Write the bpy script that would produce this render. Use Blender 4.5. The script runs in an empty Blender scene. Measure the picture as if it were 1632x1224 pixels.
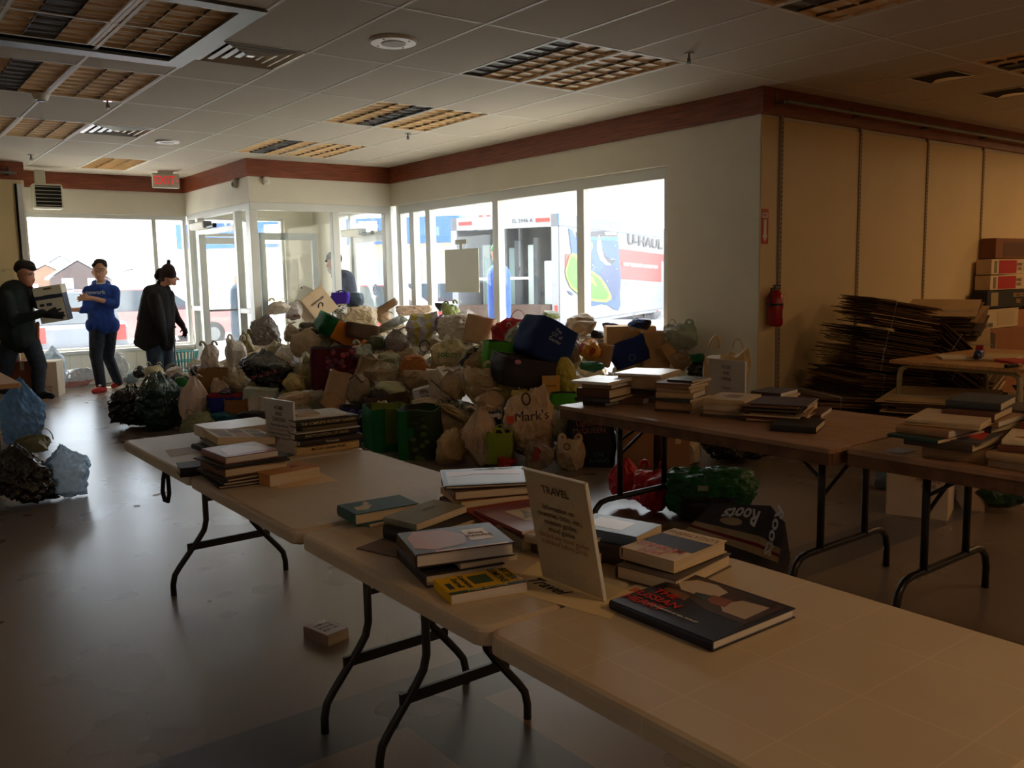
import bpy, math, random
import numpy as np
from mathutils import Vector, Matrix
random.seed(7); RS = np.random.RandomState(7)
SC = bpy.context.scene; COL = SC.collection; PI = math.pi
# ---------------------------------------------------------------- camera, world, sun, exposure
FPX, YAW, PITCH, ROLL, CZ = 1400.0, -0.6509, 0.1224, -0.0187, 1.45
def cam_axes():
    cy, sy, cp, sp, cr, sr = math.cos(YAW), math.sin(YAW), math.cos(PITCH), math.sin(PITCH), math.cos(ROLL), math.sin(ROLL)
    f = Vector((-sy*cp, cy*cp, -sp)); r = Vector((cy, sy, 0)); u = r.cross(f)
    return cr*r + sr*u, -sr*r + cr*u, f
CR, CU, CF = cam_axes(); C0 = Vector((0, 0, CZ))
cam = bpy.data.cameras.new('camera'); cam.sensor_width = 36; cam.lens = 36*FPX/1632; cam.clip_end = 400; cam.clip_start = .05
camo = bpy.data.objects.new('camera', cam); COL.objects.link(camo); SC.camera = camo
camo.matrix_world = Matrix(((CR.x, CU.x, -CF.x, 0), (CR.y, CU.y, -CF.y, 0), (CR.z, CU.z, -CF.z, CZ), (0, 0, 0, 1)))
SC.view_settings.view_transform = 'Standard'; SC.view_settings.look = 'None'; SC.view_settings.gamma = 1
SC.view_settings.exposure = 0.0; SC.view_settings.use_curve_mapping = False
w = bpy.data.worlds.new('sky'); SC.world = w; w.use_nodes = True
nt = w.node_tree; bg = nt.nodes['Background']
tc = nt.nodes.new('ShaderNodeTexCoord'); mp = nt.nodes.new('ShaderNodeMapping'); mp.inputs['Scale'].default_value = (1.5, 1.5, 5)
nz = nt.nodes.new('ShaderNodeTexNoise'); nz.inputs['Scale'].default_value = 2.0; nz.inputs['Detail'].default_value = 5
rp = nt.nodes.new('ShaderNodeValToRGB'); rp.color_ramp.elements[0].color = (.72, .84, 1, 1); rp.color_ramp.elements[1].color = (1, .99, .97, 1)
rp.color_ramp.elements[0].position = .35; rp.color_ramp.elements[1].position = .6
nt.links.new(tc.outputs['Generated'], mp.inputs[0]); nt.links.new(mp.outputs[0], nz.inputs['Vector'])
nt.links.new(nz.outputs[0], rp.inputs[0]); nt.links.new(rp.outputs[0], bg.inputs[0]); bg.inputs[1].default_value = 6.0
def sun(name, d, e, col, ang):
    l = bpy.data.lights.new(name, 'SUN'); l.energy = e; l.color = col; l.angle = math.radians(ang)
    o = bpy.data.objects.new(name, l); COL.objects.link(o); o.location = (0, 0, 20)
    o.rotation_euler = Vector(d).to_track_quat('-Z', 'Y').to_euler(); return o
sun('sun', (.12, -.62, -.80), 19, (1, .95, .88), .6)
def area(name, loc, sx, sy, e, col, rot=(0, 0, 0), portal=False):
    l = bpy.data.lights.new(name, 'AREA'); l.shape = 'RECTANGLE'; l.size = sx; l.size_y = sy; l.energy = e; l.color = col
    if portal: l.cycles.is_portal = True
    o = bpy.data.objects.new(name, l); COL.objects.link(o); o.location = loc; o.rotation_euler = rot; return o
WARM = (1, .60, .27)
# warm ceiling lamps of the shop, behind and to the right of the camera
for x, y, e in ((2.4, -1.6, 36), (6.1, -.6, 21), (10.5, 2.2, 32), (9.2, -1.6, 15), (-1.6, 1.2, 4), (12.6, 3.4, 17)):
    area('troffer_lamp', (x, y, 2.955), .6, 1.2, e, WARM)
# ---------------------------------------------------------------- helpers
def ray(u, v): return (CR*((u-816)/FPX) - CU*((v-612)/FPX) + CF)
def onz(u, v, z): d = ray(u, v); return C0 + d*((z-CZ)/d.z)
def onx(u, v, x): d = ray(u, v); return C0 + d*(x/d.x)
def ony(u, v, y): d = ray(u, v); return C0 + d*(y/d.y)
def lin(c): return tuple(((x/255)/12.92 if x/255 <= .04045 else ((x/255+.055)/1.055)**2.4) for x in c[:3]) + (1,)
MC = {}
def mat(name, c, rough=.6, metal=0, spec=.5, var=0, vs=8, bump=0, bs=60, trans=0, sub=0, emit=0, alpha=1, bd=.002, c2=None, stretch=None, kind='noise'):
    if name in MC: return MC[name]
    m = bpy.data.materials.new(name); m.use_nodes = True; n = m.node_tree; L = n.links; p = n.nodes['Principled BSDF']
    p.inputs['Base Color'].default_value = lin(c); p.inputs['Roughness'].default_value = rough; p.inputs['Metallic'].default_value = metal
    p.inputs['Specular IOR Level'].default_value = spec; p.inputs['Transmission Weight'].default_value = trans
    if alpha < 1: p.inputs['Alpha'].default_value = alpha
    if emit: p.inputs['Emission Color'].default_value = lin(c); p.inputs['Emission Strength'].default_value = emit
    if var or bump or c2:
        t = n.nodes.new('ShaderNodeTexCoord'); g = n.nodes.new('ShaderNodeMapping'); L.new(t.outputs['Object'], g.inputs[0])
        if stretch: g.inputs['Scale'].default_value = stretch
    if var or c2:
        z = n.nodes.new('ShaderNodeTexNoise'); z.inputs['Scale'].default_value = vs; z.inputs['Detail'].default_value = 4; L.new(g.outputs[0], z.inputs['Vector'])
        r = n.nodes.new('ShaderNodeValToRGB'); L.new(z.outputs[0], r.inputs[0]); L.new(r.outputs[0], p.inputs['Base Color'])
        a = lin(c); b = lin(c2) if c2 else tuple(x*(1-var) for x in a[:3])+(1,)
        r.color_ramp.elements[0].color = b; r.color_ramp.elements[1].color = a
        r.color_ramp.elements[0].position = .38; r.color_ramp.elements[1].position = .62
    if bump:
        if kind == 'voronoi':
            q = n.nodes.new('ShaderNodeTexVoronoi'); q.feature = 'DISTANCE_TO_EDGE'; q.inputs['Scale'].default_value = bs
            z2 = n.nodes.new('ShaderNodeTexNoise'); z2.inputs['Scale'].default_value = bs*.6; z2.inputs['Detail'].default_value = 3; L.new(g.outputs[0], z2.inputs['Vector'])
            mx = n.nodes.new('ShaderNodeMix'); mx.data_type = 'VECTOR'; mx.inputs[0].default_value = .25
            L.new(g.outputs[0], mx.inputs[4]); L.new(z2.outputs[1], mx.inputs[5]); L.new(mx.outputs[1], q.inputs['Vector']); h = q.outputs[0]
        else:
            q = n.nodes.new('ShaderNodeTexNoise'); q.inputs['Scale'].default_value = bs; q.inputs['Detail'].default_value = 4; L.new(g.outputs[0], q.inputs['Vector']); h = q.outputs[0]
        b = n.nodes.new('ShaderNodeBump'); b.inputs['Strength'].default_value = bump; b.inputs['Distance'].default_value = bd
        L.new(h, b.inputs['Height']); L.new(b.outputs[0], p.inputs['Normal'])
    MC[name] = m; return m
def col(c, rough=.6, **k): return mat('colour_%d_%d_%d_%s' % (c[0], c[1], c[2], ''.join('%s%s' % (a, b) for a, b in sorted(k.items()))+str(rough)), c, rough, **k)
def glass(name, haze, tint=(252, 253, 252)):
    m = bpy.data.materials.new(name); m.use_nodes = True; n = m.node_tree; L = n.links; n.nodes.remove(n.nodes['Principled BSDF'])
    o = n.nodes['Material Output']; t = n.nodes.new('ShaderNodeBsdfTransparent'); t.inputs[0].default_value = lin(tint)
    g = n.nodes.new('ShaderNodeBsdfGlossy'); g.inputs['Roughness'].default_value = .02
    f = n.nodes.new('ShaderNodeLayerWeight'); f.inputs[0].default_value = .5; pw = n.nodes.new('ShaderNodeMath'); pw.operation = 'POWER'; pw.inputs[1].default_value = 4
    ma = n.nodes.new('ShaderNodeMath'); ma.operation = 'MULTIPLY_ADD'; ma.inputs[1].default_value = .6; ma.inputs[2].default_value = .03; m1 = n.nodes.new('ShaderNodeMixShader')
    L.new(f.outputs[1], pw.inputs[0]); L.new(pw.outputs[0], ma.inputs[0]); L.new(ma.outputs[0], m1.inputs[0]); L.new(t.outputs[0], m1.inputs[1]); L.new(g.outputs[0], m1.inputs[2])
    d = n.nodes.new('ShaderNodeBsdfTranslucent'); d.inputs[0].default_value = (.95, .97, 1, 1); m2 = n.nodes.new('ShaderNodeMixShader')
    tc = n.nodes.new('ShaderNodeTexCoord'); z = n.nodes.new('ShaderNodeTexNoise'); z.inputs['Scale'].default_value = 2.5; z.inputs['Detail'].default_value = 6
    mr = n.nodes.new('ShaderNodeMapRange'); mr.inputs[1].default_value = .3; mr.inputs[2].default_value = .75; mr.inputs[3].default_value = haze*.5; mr.inputs[4].default_value = haze*1.5
    L.new(tc.outputs['Object'], z.inputs['Vector']); L.new(z.outputs[0], mr.inputs[0]); L.new(mr.outputs[0], m2.inputs[0])
    L.new(m1.outputs[0], m2.inputs[1]); L.new(d.outputs[0], m2.inputs[2]); L.new(m2.outputs[0], o.inputs[0]); return m
class MB:
    def __init__(s): s.v = []; s.f = []; s.m = []; s.mats = []
    def mi(s, m):
        if m not in s.mats: s.mats.append(m)
        return s.mats.index(m)
    def add(s, vs, fs, m):
        b = len(s.v); s.v += [tuple(x) for x in vs]; s.f += [tuple(b+i for i in f) for f in fs]; s.m += [s.mi(m)]*len(fs); return s
    def box(s, c, d, m, M=None, bev=0):
        x, y, z = d[0]/2, d[1]/2, d[2]/2
        if bev:
            e = min(bev, x*.9, y*.9, z*.9); vs = []
            for sz in (-1, 1):
                for (cx, cy) in ((-1, -1), (1, -1), (1, 1), (-1, 1)):
                    vs += [(cx*(x-e), cy*(y-e), sz*z), (cx*x, cy*(y-e), sz*(z-e)), (cx*(x-e), cy*y, sz*(z-e))]
            import itertools
            bm = bpy_hull(vs); vs, fs = bm
        else:
            vs = [(-x, -y, -z), (x, -y, -z), (x, y, -z), (-x, y, -z), (-x, -y, z), (x, -y, z), (x, y, z), (-x, y, z)]
            fs = [(0, 3, 2, 1), (4, 5, 6, 7), (0, 1, 5, 4), (1, 2, 6, 5), (2, 3, 7, 6), (3, 0, 4, 7)]
        T = Matrix.Translation(c) if M is None else M @ Matrix.Translation(c)
        return s.add([T @ Vector(q) for q in vs], fs, m)
    def bar(s, p, q, r, m, n=8, r2=None):
        return s.tube([p, q], r, m, n, r2=r2)
    def tube(s, pts, r, m, n=8, closed=False, r2=None, flat=1):
        P = [Vector(p) for p in pts]; K = len(P); rings = []; up = None
        for i in range(K):
            a = P[(i-1) % K] if (i or closed) else P[0]; b = P[(i+1) % K] if (i < K-1 or closed) else P[-1]
            t = (b-a).normalized()
            if up is None: up = Vector((0, 0, 1)) if abs(t.z) < .9 else Vector((1, 0, 0))
            x = t.cross(up).normalized(); y = x.cross(t).normalized(); up = y
            rr = r[i] if isinstance(r, (list, tuple)) else (r if r2 is None else r+(r2-r)*i/(K-1))
            rings.append([P[i] + x*math.cos(2*PI*k/n)*rr + y*math.sin(2*PI*k/n)*rr*flat for k in range(n)])
        vs = [v for R in rings for v in R]; fs = []
        for i in range(K if closed else K-1):
            for k in range(n):
                a = i*n+k; b = i*n+(k+1) % n; c2 = ((i+1) % K)*n
                fs.append((a, b, c2+(k+1) % n, c2+k))
        if not closed: fs += [tuple(range(n))[::-1], tuple((K-1)*n+k for k in range(n))]
        return s.add(vs, fs, m)
    def cyl(s, c, r, h, m, n=24, r2=None, M=None):
        r2 = r if r2 is None else r2; vs = [(c[0]+r*math.cos(2*PI*k/n), c[1]+r*math.sin(2*PI*k/n), c[2]) for k in range(n)]
        vs += [(c[0]+r2*math.cos(2*PI*k/n), c[1]+r2*math.sin(2*PI*k/n), c[2]+h) for k in range(n)]
        if M is not None: vs = [M @ Vector(v) for v in vs]
        fs = [(k, (k+1) % n, n+(k+1) % n, n+k) for k in range(n)] + [tuple(range(n))[::-1], tuple(range(n, 2*n))]
        return s.add(vs, fs, m)
    def poly(s, pts, m, th=0, nrm=None):
        """flat outline (3D points), given a thickness along nrm"""
        P = [Vector(p) for p in pts]; k = len(P)
        if not th: return s.add(P, [tuple(range(k))], m)
        N = Vector(nrm)*th
        return s.add(P+[p+N for p in P], [tuple(range(k))[::-1], tuple(range(k, 2*k))]+[(i, (i+1) % k, k+(i+1) % k, k+i) for i in range(k)], m)
    def ball(s, c, r, m, n=12, k=8):
        r = r if isinstance(r, (tuple, list)) else (r, r, r); vs = [(c[0], c[1], c[2]-r[2])]; fs = []
        for j in range(1, k):
            a = PI*j/k
            for i in range(n): t = 2*PI*i/n; vs.append((c[0]+r[0]*math.sin(a)*math.cos(t), c[1]+r[1]*math.sin(a)*math.sin(t), c[2]-r[2]*math.cos(a)))
        vs.append((c[0], c[1], c[2]+r[2])); e = len(vs)-1
        for i in range(n):
            fs.append((0, 1+(i+1) % n, 1+i)); fs.append((e, e-n+i, e-n+(i+1) % n))
            for j in range(k-2): a = 1+j*n; fs.append((a+i, a+(i+1) % n, a+n+(i+1) % n, a+n+i))
        return s.add(vs, fs, m)
    def mesh(s, name, smooth=False):
        me = bpy.data.meshes.new(name); me.from_pydata(s.v, [], s.f)
        for m in s.mats: me.materials.append(m)
        me.polygons.foreach_set('material_index', s.m)
        if smooth: me.polygons.foreach_set('use_smooth', [True]*len(s.f))
        me.update(); return me
    def build(s, name, parent=None, smooth=False, loc=None, rotz=None, M=None):
        return place(name, s.mesh(name, smooth), parent, loc, rotz, M)
def place(name, me, parent=None, loc=None, rotz=None, M=None):
    o = bpy.data.objects.new(name, me); COL.objects.link(o)
    if parent is not None: o.parent = parent
    if loc is not None: o.location = loc
    if rotz is not None: o.rotation_euler = (0, 0, rotz)
    if M is not None: o.matrix_local = M
    return o
import bmesh
def bpy_hull(vs):
    b = bmesh.new(); V = [b.verts.new(v) for v in vs]; r = bmesh.ops.convex_hull(b, input=V)
    b.verts.index_update(); out = [v.co.copy() for v in b.verts]; fs = [tuple(v.index for v in f.verts) for f in b.faces]; b.free(); return out, fs
def tag(o, label=None, cat=None, group=None, kind=None):
    if label: o['label'] = label
    if cat: o['category'] = cat
    if group: o['group'] = group
    if kind: o['kind'] = kind
    return o
def thing(name, label, cat, loc=(0, 0, 0), rotz=0, group=None, M=None):
    o = bpy.data.objects.new(name, None); COL.objects.link(o); o.empty_display_size = .1
    if M is not None: o.matrix_world = M
    else: o.location = loc; o.rotation_euler = (0, 0, rotz)
    return tag(o, label, cat, group)
def struct(o): o['kind'] = 'structure'; return o
def sbox(name, lo, hi, m, parent=None):
    c = [(a+b)/2 for a, b in zip(lo, hi)]; d = [abs(b-a) for a, b in zip(lo, hi)]
    o = MB().box((0, 0, 0), d, m).build(name, parent, loc=c)
    if parent is None: o['kind'] = 'structure'
    return o
TX = {}
def text_mesh(s, size, m, shear=0, bold=0, th=.0004, sx=1, align='CENTER', spacing=1):
    k = (s, size, m.name, shear, bold, th, sx, align, spacing)
    if k in TX: return TX[k]
    c = bpy.data.curves.new('lettering', 'FONT'); c.body = s; c.size = size; c.align_x = align; c.align_y = 'CENTER'; c.shear = shear
    c.offset = bold*size; c.extrude = th; c.resolution_u = 2; c.space_line = spacing
    o = bpy.data.objects.new('lettering', c); me = bpy.data.meshes.new_from_object(o); bpy.data.objects.remove(o)
    me.materials.clear(); me.materials.append(m)
    if sx != 1: me.transform(Matrix.Diagonal((sx, 1, 1, 1)))
    TX[k] = me; return me
def basis(o, x, y, z=None):
    """matrix with local x, y axes given (z = cross)"""
    x = Vector(x).normalized(); y = Vector(y); z = x.cross(y).normalized(); y = z.cross(x)
    return Matrix(((x.x, y.x, z.x, o[0]), (x.y, y.y, z.y, o[1]), (x.z, y.z, z.z, o[2]), (0, 0, 0, 1)))
def lettering(s, size, m, parent, M, **k): return place('lettering', text_mesh(s, size, m, **k), parent, M=M)
BLACK = mat('black_ink', (25, 22, 22), .7); WHITE = mat('white_ink', (235, 232, 225), .6); RED = mat('red_ink', (205, 35, 30), .6)
# ---------------------------------------------------------------- room shell
CH = 3.0; GX, GY, TS, TL = 1.511, 7.0234, .6096, 1.2192
M_WALL = mat('cream_paint', (232, 226, 208), .75, var=.04, vs=3, bump=.05, bs=200)
M_PANEL = mat('beige_laminate', (226, 200, 150), .55, var=.05, vs=2)
M_TRIM = mat('cherry_laminate', (150, 78, 46), .42, c2=(118, 56, 32), vs=3, stretch=(1, 1, 22))
M_ALU = mat('white_aluminium', (214, 214, 208), .4, metal=.2)
M_ALUD = mat('grey_aluminium', (120, 124, 122), .4, metal=.5)
M_GLASS = glass('window_glass', .013); M_GLASS2 = glass('clear_glass', .008)
M_TILE = mat('ceiling_tile', (212, 200, 182), .9, var=.12, vs=140, bump=.3, bs=160)
M_BAR = mat('ceiling_grid_metal', (226, 220, 206), .5)
M_DARK = mat('dark_void', (18, 16, 14), .9)
M_CHROME = mat('chrome', (220, 220, 220), .15, metal=1)
# floor: vinyl sheet with an inlaid darker border
fm = bpy.data.materials.new('vinyl_floor'); fm.use_nodes = True; n = fm.node_tree; L = n.links; p = n.nodes['Principled BSDF']
t = n.nodes.new('ShaderNodeTexCoord'); sx = n.nodes.new('ShaderNodeSeparateXYZ'); L.new(t.outputs['Object'], sx.inputs[0])
def mth(op, a, b):
    q = n.nodes.new('ShaderNodeMath'); q.operation = op
    for i, x in enumerate((a, b)):
        if isinstance(x, (int, float)): q.inputs[i].default_value = x
        else: L.new(x, q.inputs[i])
    return q.outputs[0]
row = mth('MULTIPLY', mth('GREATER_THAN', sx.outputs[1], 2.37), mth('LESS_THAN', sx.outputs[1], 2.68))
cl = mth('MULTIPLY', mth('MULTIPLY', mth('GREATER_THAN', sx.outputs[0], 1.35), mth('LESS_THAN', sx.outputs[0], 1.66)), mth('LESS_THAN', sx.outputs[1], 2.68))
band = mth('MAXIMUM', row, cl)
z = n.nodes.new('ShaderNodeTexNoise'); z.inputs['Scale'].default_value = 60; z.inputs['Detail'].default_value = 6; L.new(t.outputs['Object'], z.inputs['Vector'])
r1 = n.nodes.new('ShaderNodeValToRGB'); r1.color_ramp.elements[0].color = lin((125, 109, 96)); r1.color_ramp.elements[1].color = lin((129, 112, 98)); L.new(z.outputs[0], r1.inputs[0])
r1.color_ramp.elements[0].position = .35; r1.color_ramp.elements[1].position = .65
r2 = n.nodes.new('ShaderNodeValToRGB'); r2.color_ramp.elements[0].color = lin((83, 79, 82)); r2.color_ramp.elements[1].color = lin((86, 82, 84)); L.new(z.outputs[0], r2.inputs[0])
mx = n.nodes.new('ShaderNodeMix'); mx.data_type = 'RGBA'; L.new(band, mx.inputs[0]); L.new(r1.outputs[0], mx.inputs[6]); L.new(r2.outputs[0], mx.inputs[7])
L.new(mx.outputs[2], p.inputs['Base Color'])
z2 = n.nodes.new('ShaderNodeTexNoise'); z2.inputs['Scale'].default_value = 2.2; z2.inputs['Detail'].default_value = 2.5; L.new(t.outputs['Object'], z2.inputs['Vector'])
mr = n.nodes.new('ShaderNodeMapRange'); mr.inputs[3].default_value = .25; mr.inputs[4].default_value = .31; L.new(z2.outputs[0], mr.inputs[0]); L.new(mr.outputs[0], p.inputs['Roughness'])
bp = n.nodes.new('ShaderNodeBump'); bp.inputs['Strength'].default_value = .04; bp.inputs['Distance'].default_value = .002; z3 = n.nodes.new('ShaderNodeTexNoise'); z3.inputs['Scale'].default_value = 30; z3.inputs['Detail'].default_value = 2; L.new(t.outputs['Object'], z3.inputs['Vector']); pass
p.inputs['Specular IOR Level'].default_value = .95
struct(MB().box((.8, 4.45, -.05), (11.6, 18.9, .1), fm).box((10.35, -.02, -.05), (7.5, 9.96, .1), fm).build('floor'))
XW = 6.38; YF = 13.75; YV = 11.15; XV = 4.31; YR = 4.81
# ceiling slab, tiles and grid
ceil_o = MB().box((.8, 4.45, 3.2), (11.6, 18.9, .1), M_DARK).box((10.35, -.02, 3.2), (7.5, 9.96, .1), M_DARK).build('ceiling'); struct(ceil_o)
tb = {}
def tile_mesh(sx_, sy_):
    k = (round(sx_, 3), round(sy_, 3))
    if k not in tb:
        m = MB(); a, b = sx_/2-.012, sy_/2-.012; e = .006
        vs = [(-a, -b, .012), (a, -b, .012), (a, b, .012), (-a, b, .012), (-a+e, -b+e, 0), (a-e, -b+e, 0), (a-e, b-e, 0), (-a+e, b-e, 0)]
        m.add(vs, [(0, 1, 2, 3), (7, 6, 5, 4), (0, 4, 5, 1), (1, 5, 6, 2), (2, 6, 7, 3), (3, 7, 4, 0)], M_TILE); tb[k] = m.mesh('tile')
    return tb[k]
FIX = {(-2, 4), (-2, 5), (0, 4), (0, 5), (2, 4), (2, 5), (4, 2), (-4, 4), (-4, 5), (0, -1), (0, 0), (2, -1), (2, 0), (-4, 9), (-4, 10)}
BIG = {(-1, -1), (-1, 0), (-2, -1), (-2, 0)}
bars = MB()
for i in range(-8, 6):
    for j in range(-10, 22):
        x0, x1, y0, y1 = GX+j*TS, GX+(j+1)*TS, GY+i*TL, GY+(i+1)*TL
        if (i, j) in FIX or (i, j) in BIG: continue
        y1b, x1b, x0b = y1, x1, x0
        if x0 >= XW-.1 and y0 >= YR: continue
        if x0 >= XW-.1: y1b = min(y1, YR)
        if y1 > YF: y1b = min(y1b, YF)
        if x1 < 2.03 and y0 < 12.89: y1b = min(y1b, 12.89)
        if x1b > 14 or y1b-y0 < .1 or y0 < -3 or x0 < -4.6: continue
        if x0 >= XV+.3 and y0 >= YV: continue
        if (i, j) in ((-1, 1), (2, 1)): y0 = y0+TL/2    # half taken by an air diffuser
        elif i == -1 and j in (-1, 0): continue
        place('tile', tile_mesh(x1b-x0b, y1b-y0), ceil_o, ((x0b+x1b)/2, (y0+y1b)/2, CH))
for j in (-1, 0): place('tile', tile_mesh(TS, .3*TL), ceil_o, (GX+(j+.5)*TS, GY-.15*TL, CH))
for j in range(-9, 22):
    x = GX+j*TS; yt = YF if x < XW-.1 else YR
    if x < 2: yt = 12.89
    ch = MB().box((0, 0, 0), (.024, yt+3.2, .006), M_BAR).build('grid_bar', ceil_o, loc=(x, (yt-3.2)/2, CH+.001))
for i in range(-8, 6):
    y = GY+i*TL; xr = 14 if y < YR else XW
    MB().box((0, 0, 0), (xr+4.4, .024, .006), M_BAR).build('grid_bar', ceil_o, loc=((xr-4.4)/2, y, CH+.0015))
# walls
def wall(name, lo, hi, m=M_WALL): return sbox(name, lo, hi, m)
wall('wall_window_header', (XW, 5.87, 2.47), (6.6, YV+.1, 3.1)); wall('wall_window_pier', (XW, YR, 0), (6.6, 5.87, 3.1)); wall('wall_window_sill', (XW, 5.87, -.2), (6.6, YV+.1, .25))
wall('wall_right', (6.6, YR, 0), (14.1, YR+.15, 3.1)); wall('wall_right_end', (14.0, -5, 0), (14.1, YR, 3.1)); wall('wall_back', (-5, -5.1, 0), (14, -5, 3.1)); wall('wall_left', (-5.1, -5, 0), (-5, 12.9, 3.1))
wall('wall_left_return', (-5, 12.89, 0), (2.0, 13.1, 3.1), M_PANEL); wall('wall_left_corner', (1.99, 12.9, 0), (2.03, YF, 3.1))
wall('wall_far_header', (2.1, YF, 2.44), (5.88, YF+.2, 3.1)); wall('wall_far_sill', (2.1, YF, -.2), (4.4, YF+.2, .47)); wall('wall_far_left', (1.7, YF, 0), (2.1, YF+.2, 3.1))
wall('wall_vestibule_back', (5.88, YF, -.2), (XW+.2, YF+.2, 3.1)); wall('wall_vestibule_right', (XW, 12.95, -.2), (XW+.2, YF, 3.1)); wall('wall_vestibule_header', (XW, YV, 2.5), (XW+.2, 12.95, 3.1))
wall('wall_bulkhead_front', (XV, YV, 2.46), (XW, YV+.12, 3.1)); wall('wall_bulkhead_side', (XV, YV+.12, 2.46), (XV+.12, YF, 3.1))
wall('ceiling_vestibule', (XV+.12, YV+.12, 2.78), (XW, YF, 2.84))
# far wall skirting ledge with grooved boards
ws = bpy.data.objects['wall_far_sill']
for k in range(14): MB().box((0, 0, 0), (.148, .012, .44), M_WALL, bev=.004).build('board', None, loc=(2.18+k*.15, YF-.006, .225)).name
for o in [o for o in COL.objects if o.name.startswith('board')]:
    o.parent = ws; o.matrix_parent_inverse = Matrix.Translation(-ws.location)
sbox('trim_far_sill', (2.05, YF-.07, .455), (4.3, YF+.02, .50), M_ALU)
# cherry fascia band
TZ = 2.78
def trim(n, a, b, t=.03):
    x0, y0 = a; x1, y1 = b
    if abs(x1-x0) > abs(y1-y0): sbox('trim_%d' % n, (min(x0, x1), y0-t, TZ), (max(x0, x1), y0, CH), M_TRIM)
    else: sbox('trim_%d' % n, (x0-t, min(y0, y1), TZ), (x0, max(y0, y1), CH), M_TRIM)
trim(1, (XW, YR-.04), (XW, YV)); trim(2, (XW-.04, YR), (14, YR), .05); trim(3, (XV-.03, YV), (XW-.03, YV)); trim(4, (XV, YV), (XV, YF)); trim(5, (2.03, YF), (XV-.03, YF)); trim(6, (-5, 12.89), (2.03, 12.89), .05)
sbox('baseboard_right', (6.4, YR-.015, 0), (14, YR, .1), mat('vinyl_base', (70, 58, 48), .6)); sbox('baseboard_left', (-5, 12.875, 0), (2.03, 12.89, .1), MC['vinyl_base'])
# window frames and panes (shop front, window wall)
def frame(name, axis, c, a0, a1, z0, z1, mull, w=.055, gm=M_GLASS, fm_=M_ALU, cross=(), no=None):
    """a glazed frame in plane x=c or y=c from a0 to a1; mull = centres of mullions"""
    root = bpy.data.objects.new(name, None); COL.objects.link(root); root['kind'] = 'structure'
    P = (lambda a, z: (c, a, z)) if axis == 'x' else (lambda a, z: (a, c, z))
    D = (lambda a, z, d: (d, a, z)) if axis == 'x' else (lambda a, z, d: (a, d, z))
    root.location = P((a0+a1)/2, z0); inv = -Vector(root.location)
    def B(nm, ca, cz, da, dz, m, d=.1):
        o = MB().box((0, 0, 0), D(da, dz, d), m, bev=.004 if d > .02 else 0).build(nm, root, loc=Vector(P(ca, cz))+inv); return o
    B('frame_rail', (a0+a1)/2, z1-w/2, a1-a0, w, fm_); B('frame_rail', (a0+a1)/2, z0+w/2, a1-a0, w, fm_)
    ed = [a0+w/2]+list(mull)+[a1-w/2]
    for e in ed: B('frame_post', e, (z0+z1)/2, w, z1-z0-2*w, fm_)
    for i in range(len(ed)-1):
        if no and i in no: continue
        B('glass_pane', (ed[i]+ed[i+1])/2, (z0+z1)/2, ed[i+1]-ed[i]-w, z1-z0-2*w, gm, .008)
    for (i, zc) in cross: B('frame_rail', (ed[i]+ed[i+1])/2, zc, ed[i+1]-ed[i]-w, w*.8, fm_)
    return root
frame('window_1', 'x', XW+.12, 5.87, YV-.02, .25, 2.47, (7.2, 8.75, 10.3, 10.72), w=.115)
frame('window_2', 'y', YF+.1, 2.1, XV+.02, .47, 2.44, (3.85,), w=.06)
frame('window_3', 'y', YV+.06, XV, XW, 0, 2.46, (5.52,), w=.10, gm=M_GLASS2)
frame('window_4', 'x', XV+.06, YV+.1, YF, 0, 2.46, (11.75, 13.28), w=.085, gm=M_GLASS2, cross=((1, 2.17), (0, 1.05), (2, 1.05)), no=(1,))
frame('window_5', 'y', YF+.1, XV+.1, 5.9, 0, 2.46, (5.25,), w=.06, gm=M_GLASS, cross=((0, 2.17),))
frame('window_6', 'x', XW+.1, YV+.1, 12.97, 0, 2.5, (12.55,), w=.07, gm=M_GLASS, cross=((0, 2.12),))
# transom glass above inner door
MB().box((0, 0, 0), (.008, 1.45, .2), M_GLASS2).build('glass_pane', bpy.data.objects['window_4'], loc=(0, .1, 2.29))
# doors
def door(name, M, w_, h_, label_handle=True, rail=None, m=M_ALU):
    d = bpy.data.objects.new(name, None); COL.objects.link(d); d['kind'] = 'structure'; d.matrix_world = M
    f = MB()
    for (c_, s_) in (((.045, 0, h_/2), (.09, .045, h_)), ((w_-.045, 0, h_/2), (.09, .045, h_)), ((w_/2, 0, h_-.05), (w_-.18, .045, .1)), ((w_/2, 0, .1), (w_-.18, .045, .2))): f.box(c_, s_, m)
    f.build('door_frame', d); MB().box((w_/2, 0, h_/2+.05), (w_-.18, .008, h_-.3), M_GLASS2).build('glass_pane', d)
    MB().box((w_/2, -.06, 1.0), (w_-.1, .03, .035), M_ALUD).box((.1, -.03, 1.0), (.03, .06, .03), M_ALUD).box((w_-.1, -.03, 1.0), (.03, .06, .03), M_ALUD).build('push_bar', d)
    return d
door('door_1', Matrix.Translation((XV+.55, 12.3, 0)) @ Matrix.Rotation(math.radians(0), 4, 'Z'), .9, 2.13, m=M_ALUD)     # inner leaf standing open
door('door_2', Matrix.Translation((XV+.18, YF+.1, 0)), .9, 2.13)
door('door_3', Matrix.Translation((XW+.1, 12.5, 0)) @ Matrix.Rotation(-PI/2, 4, 'Z'), 1.15, 2.1)
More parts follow.
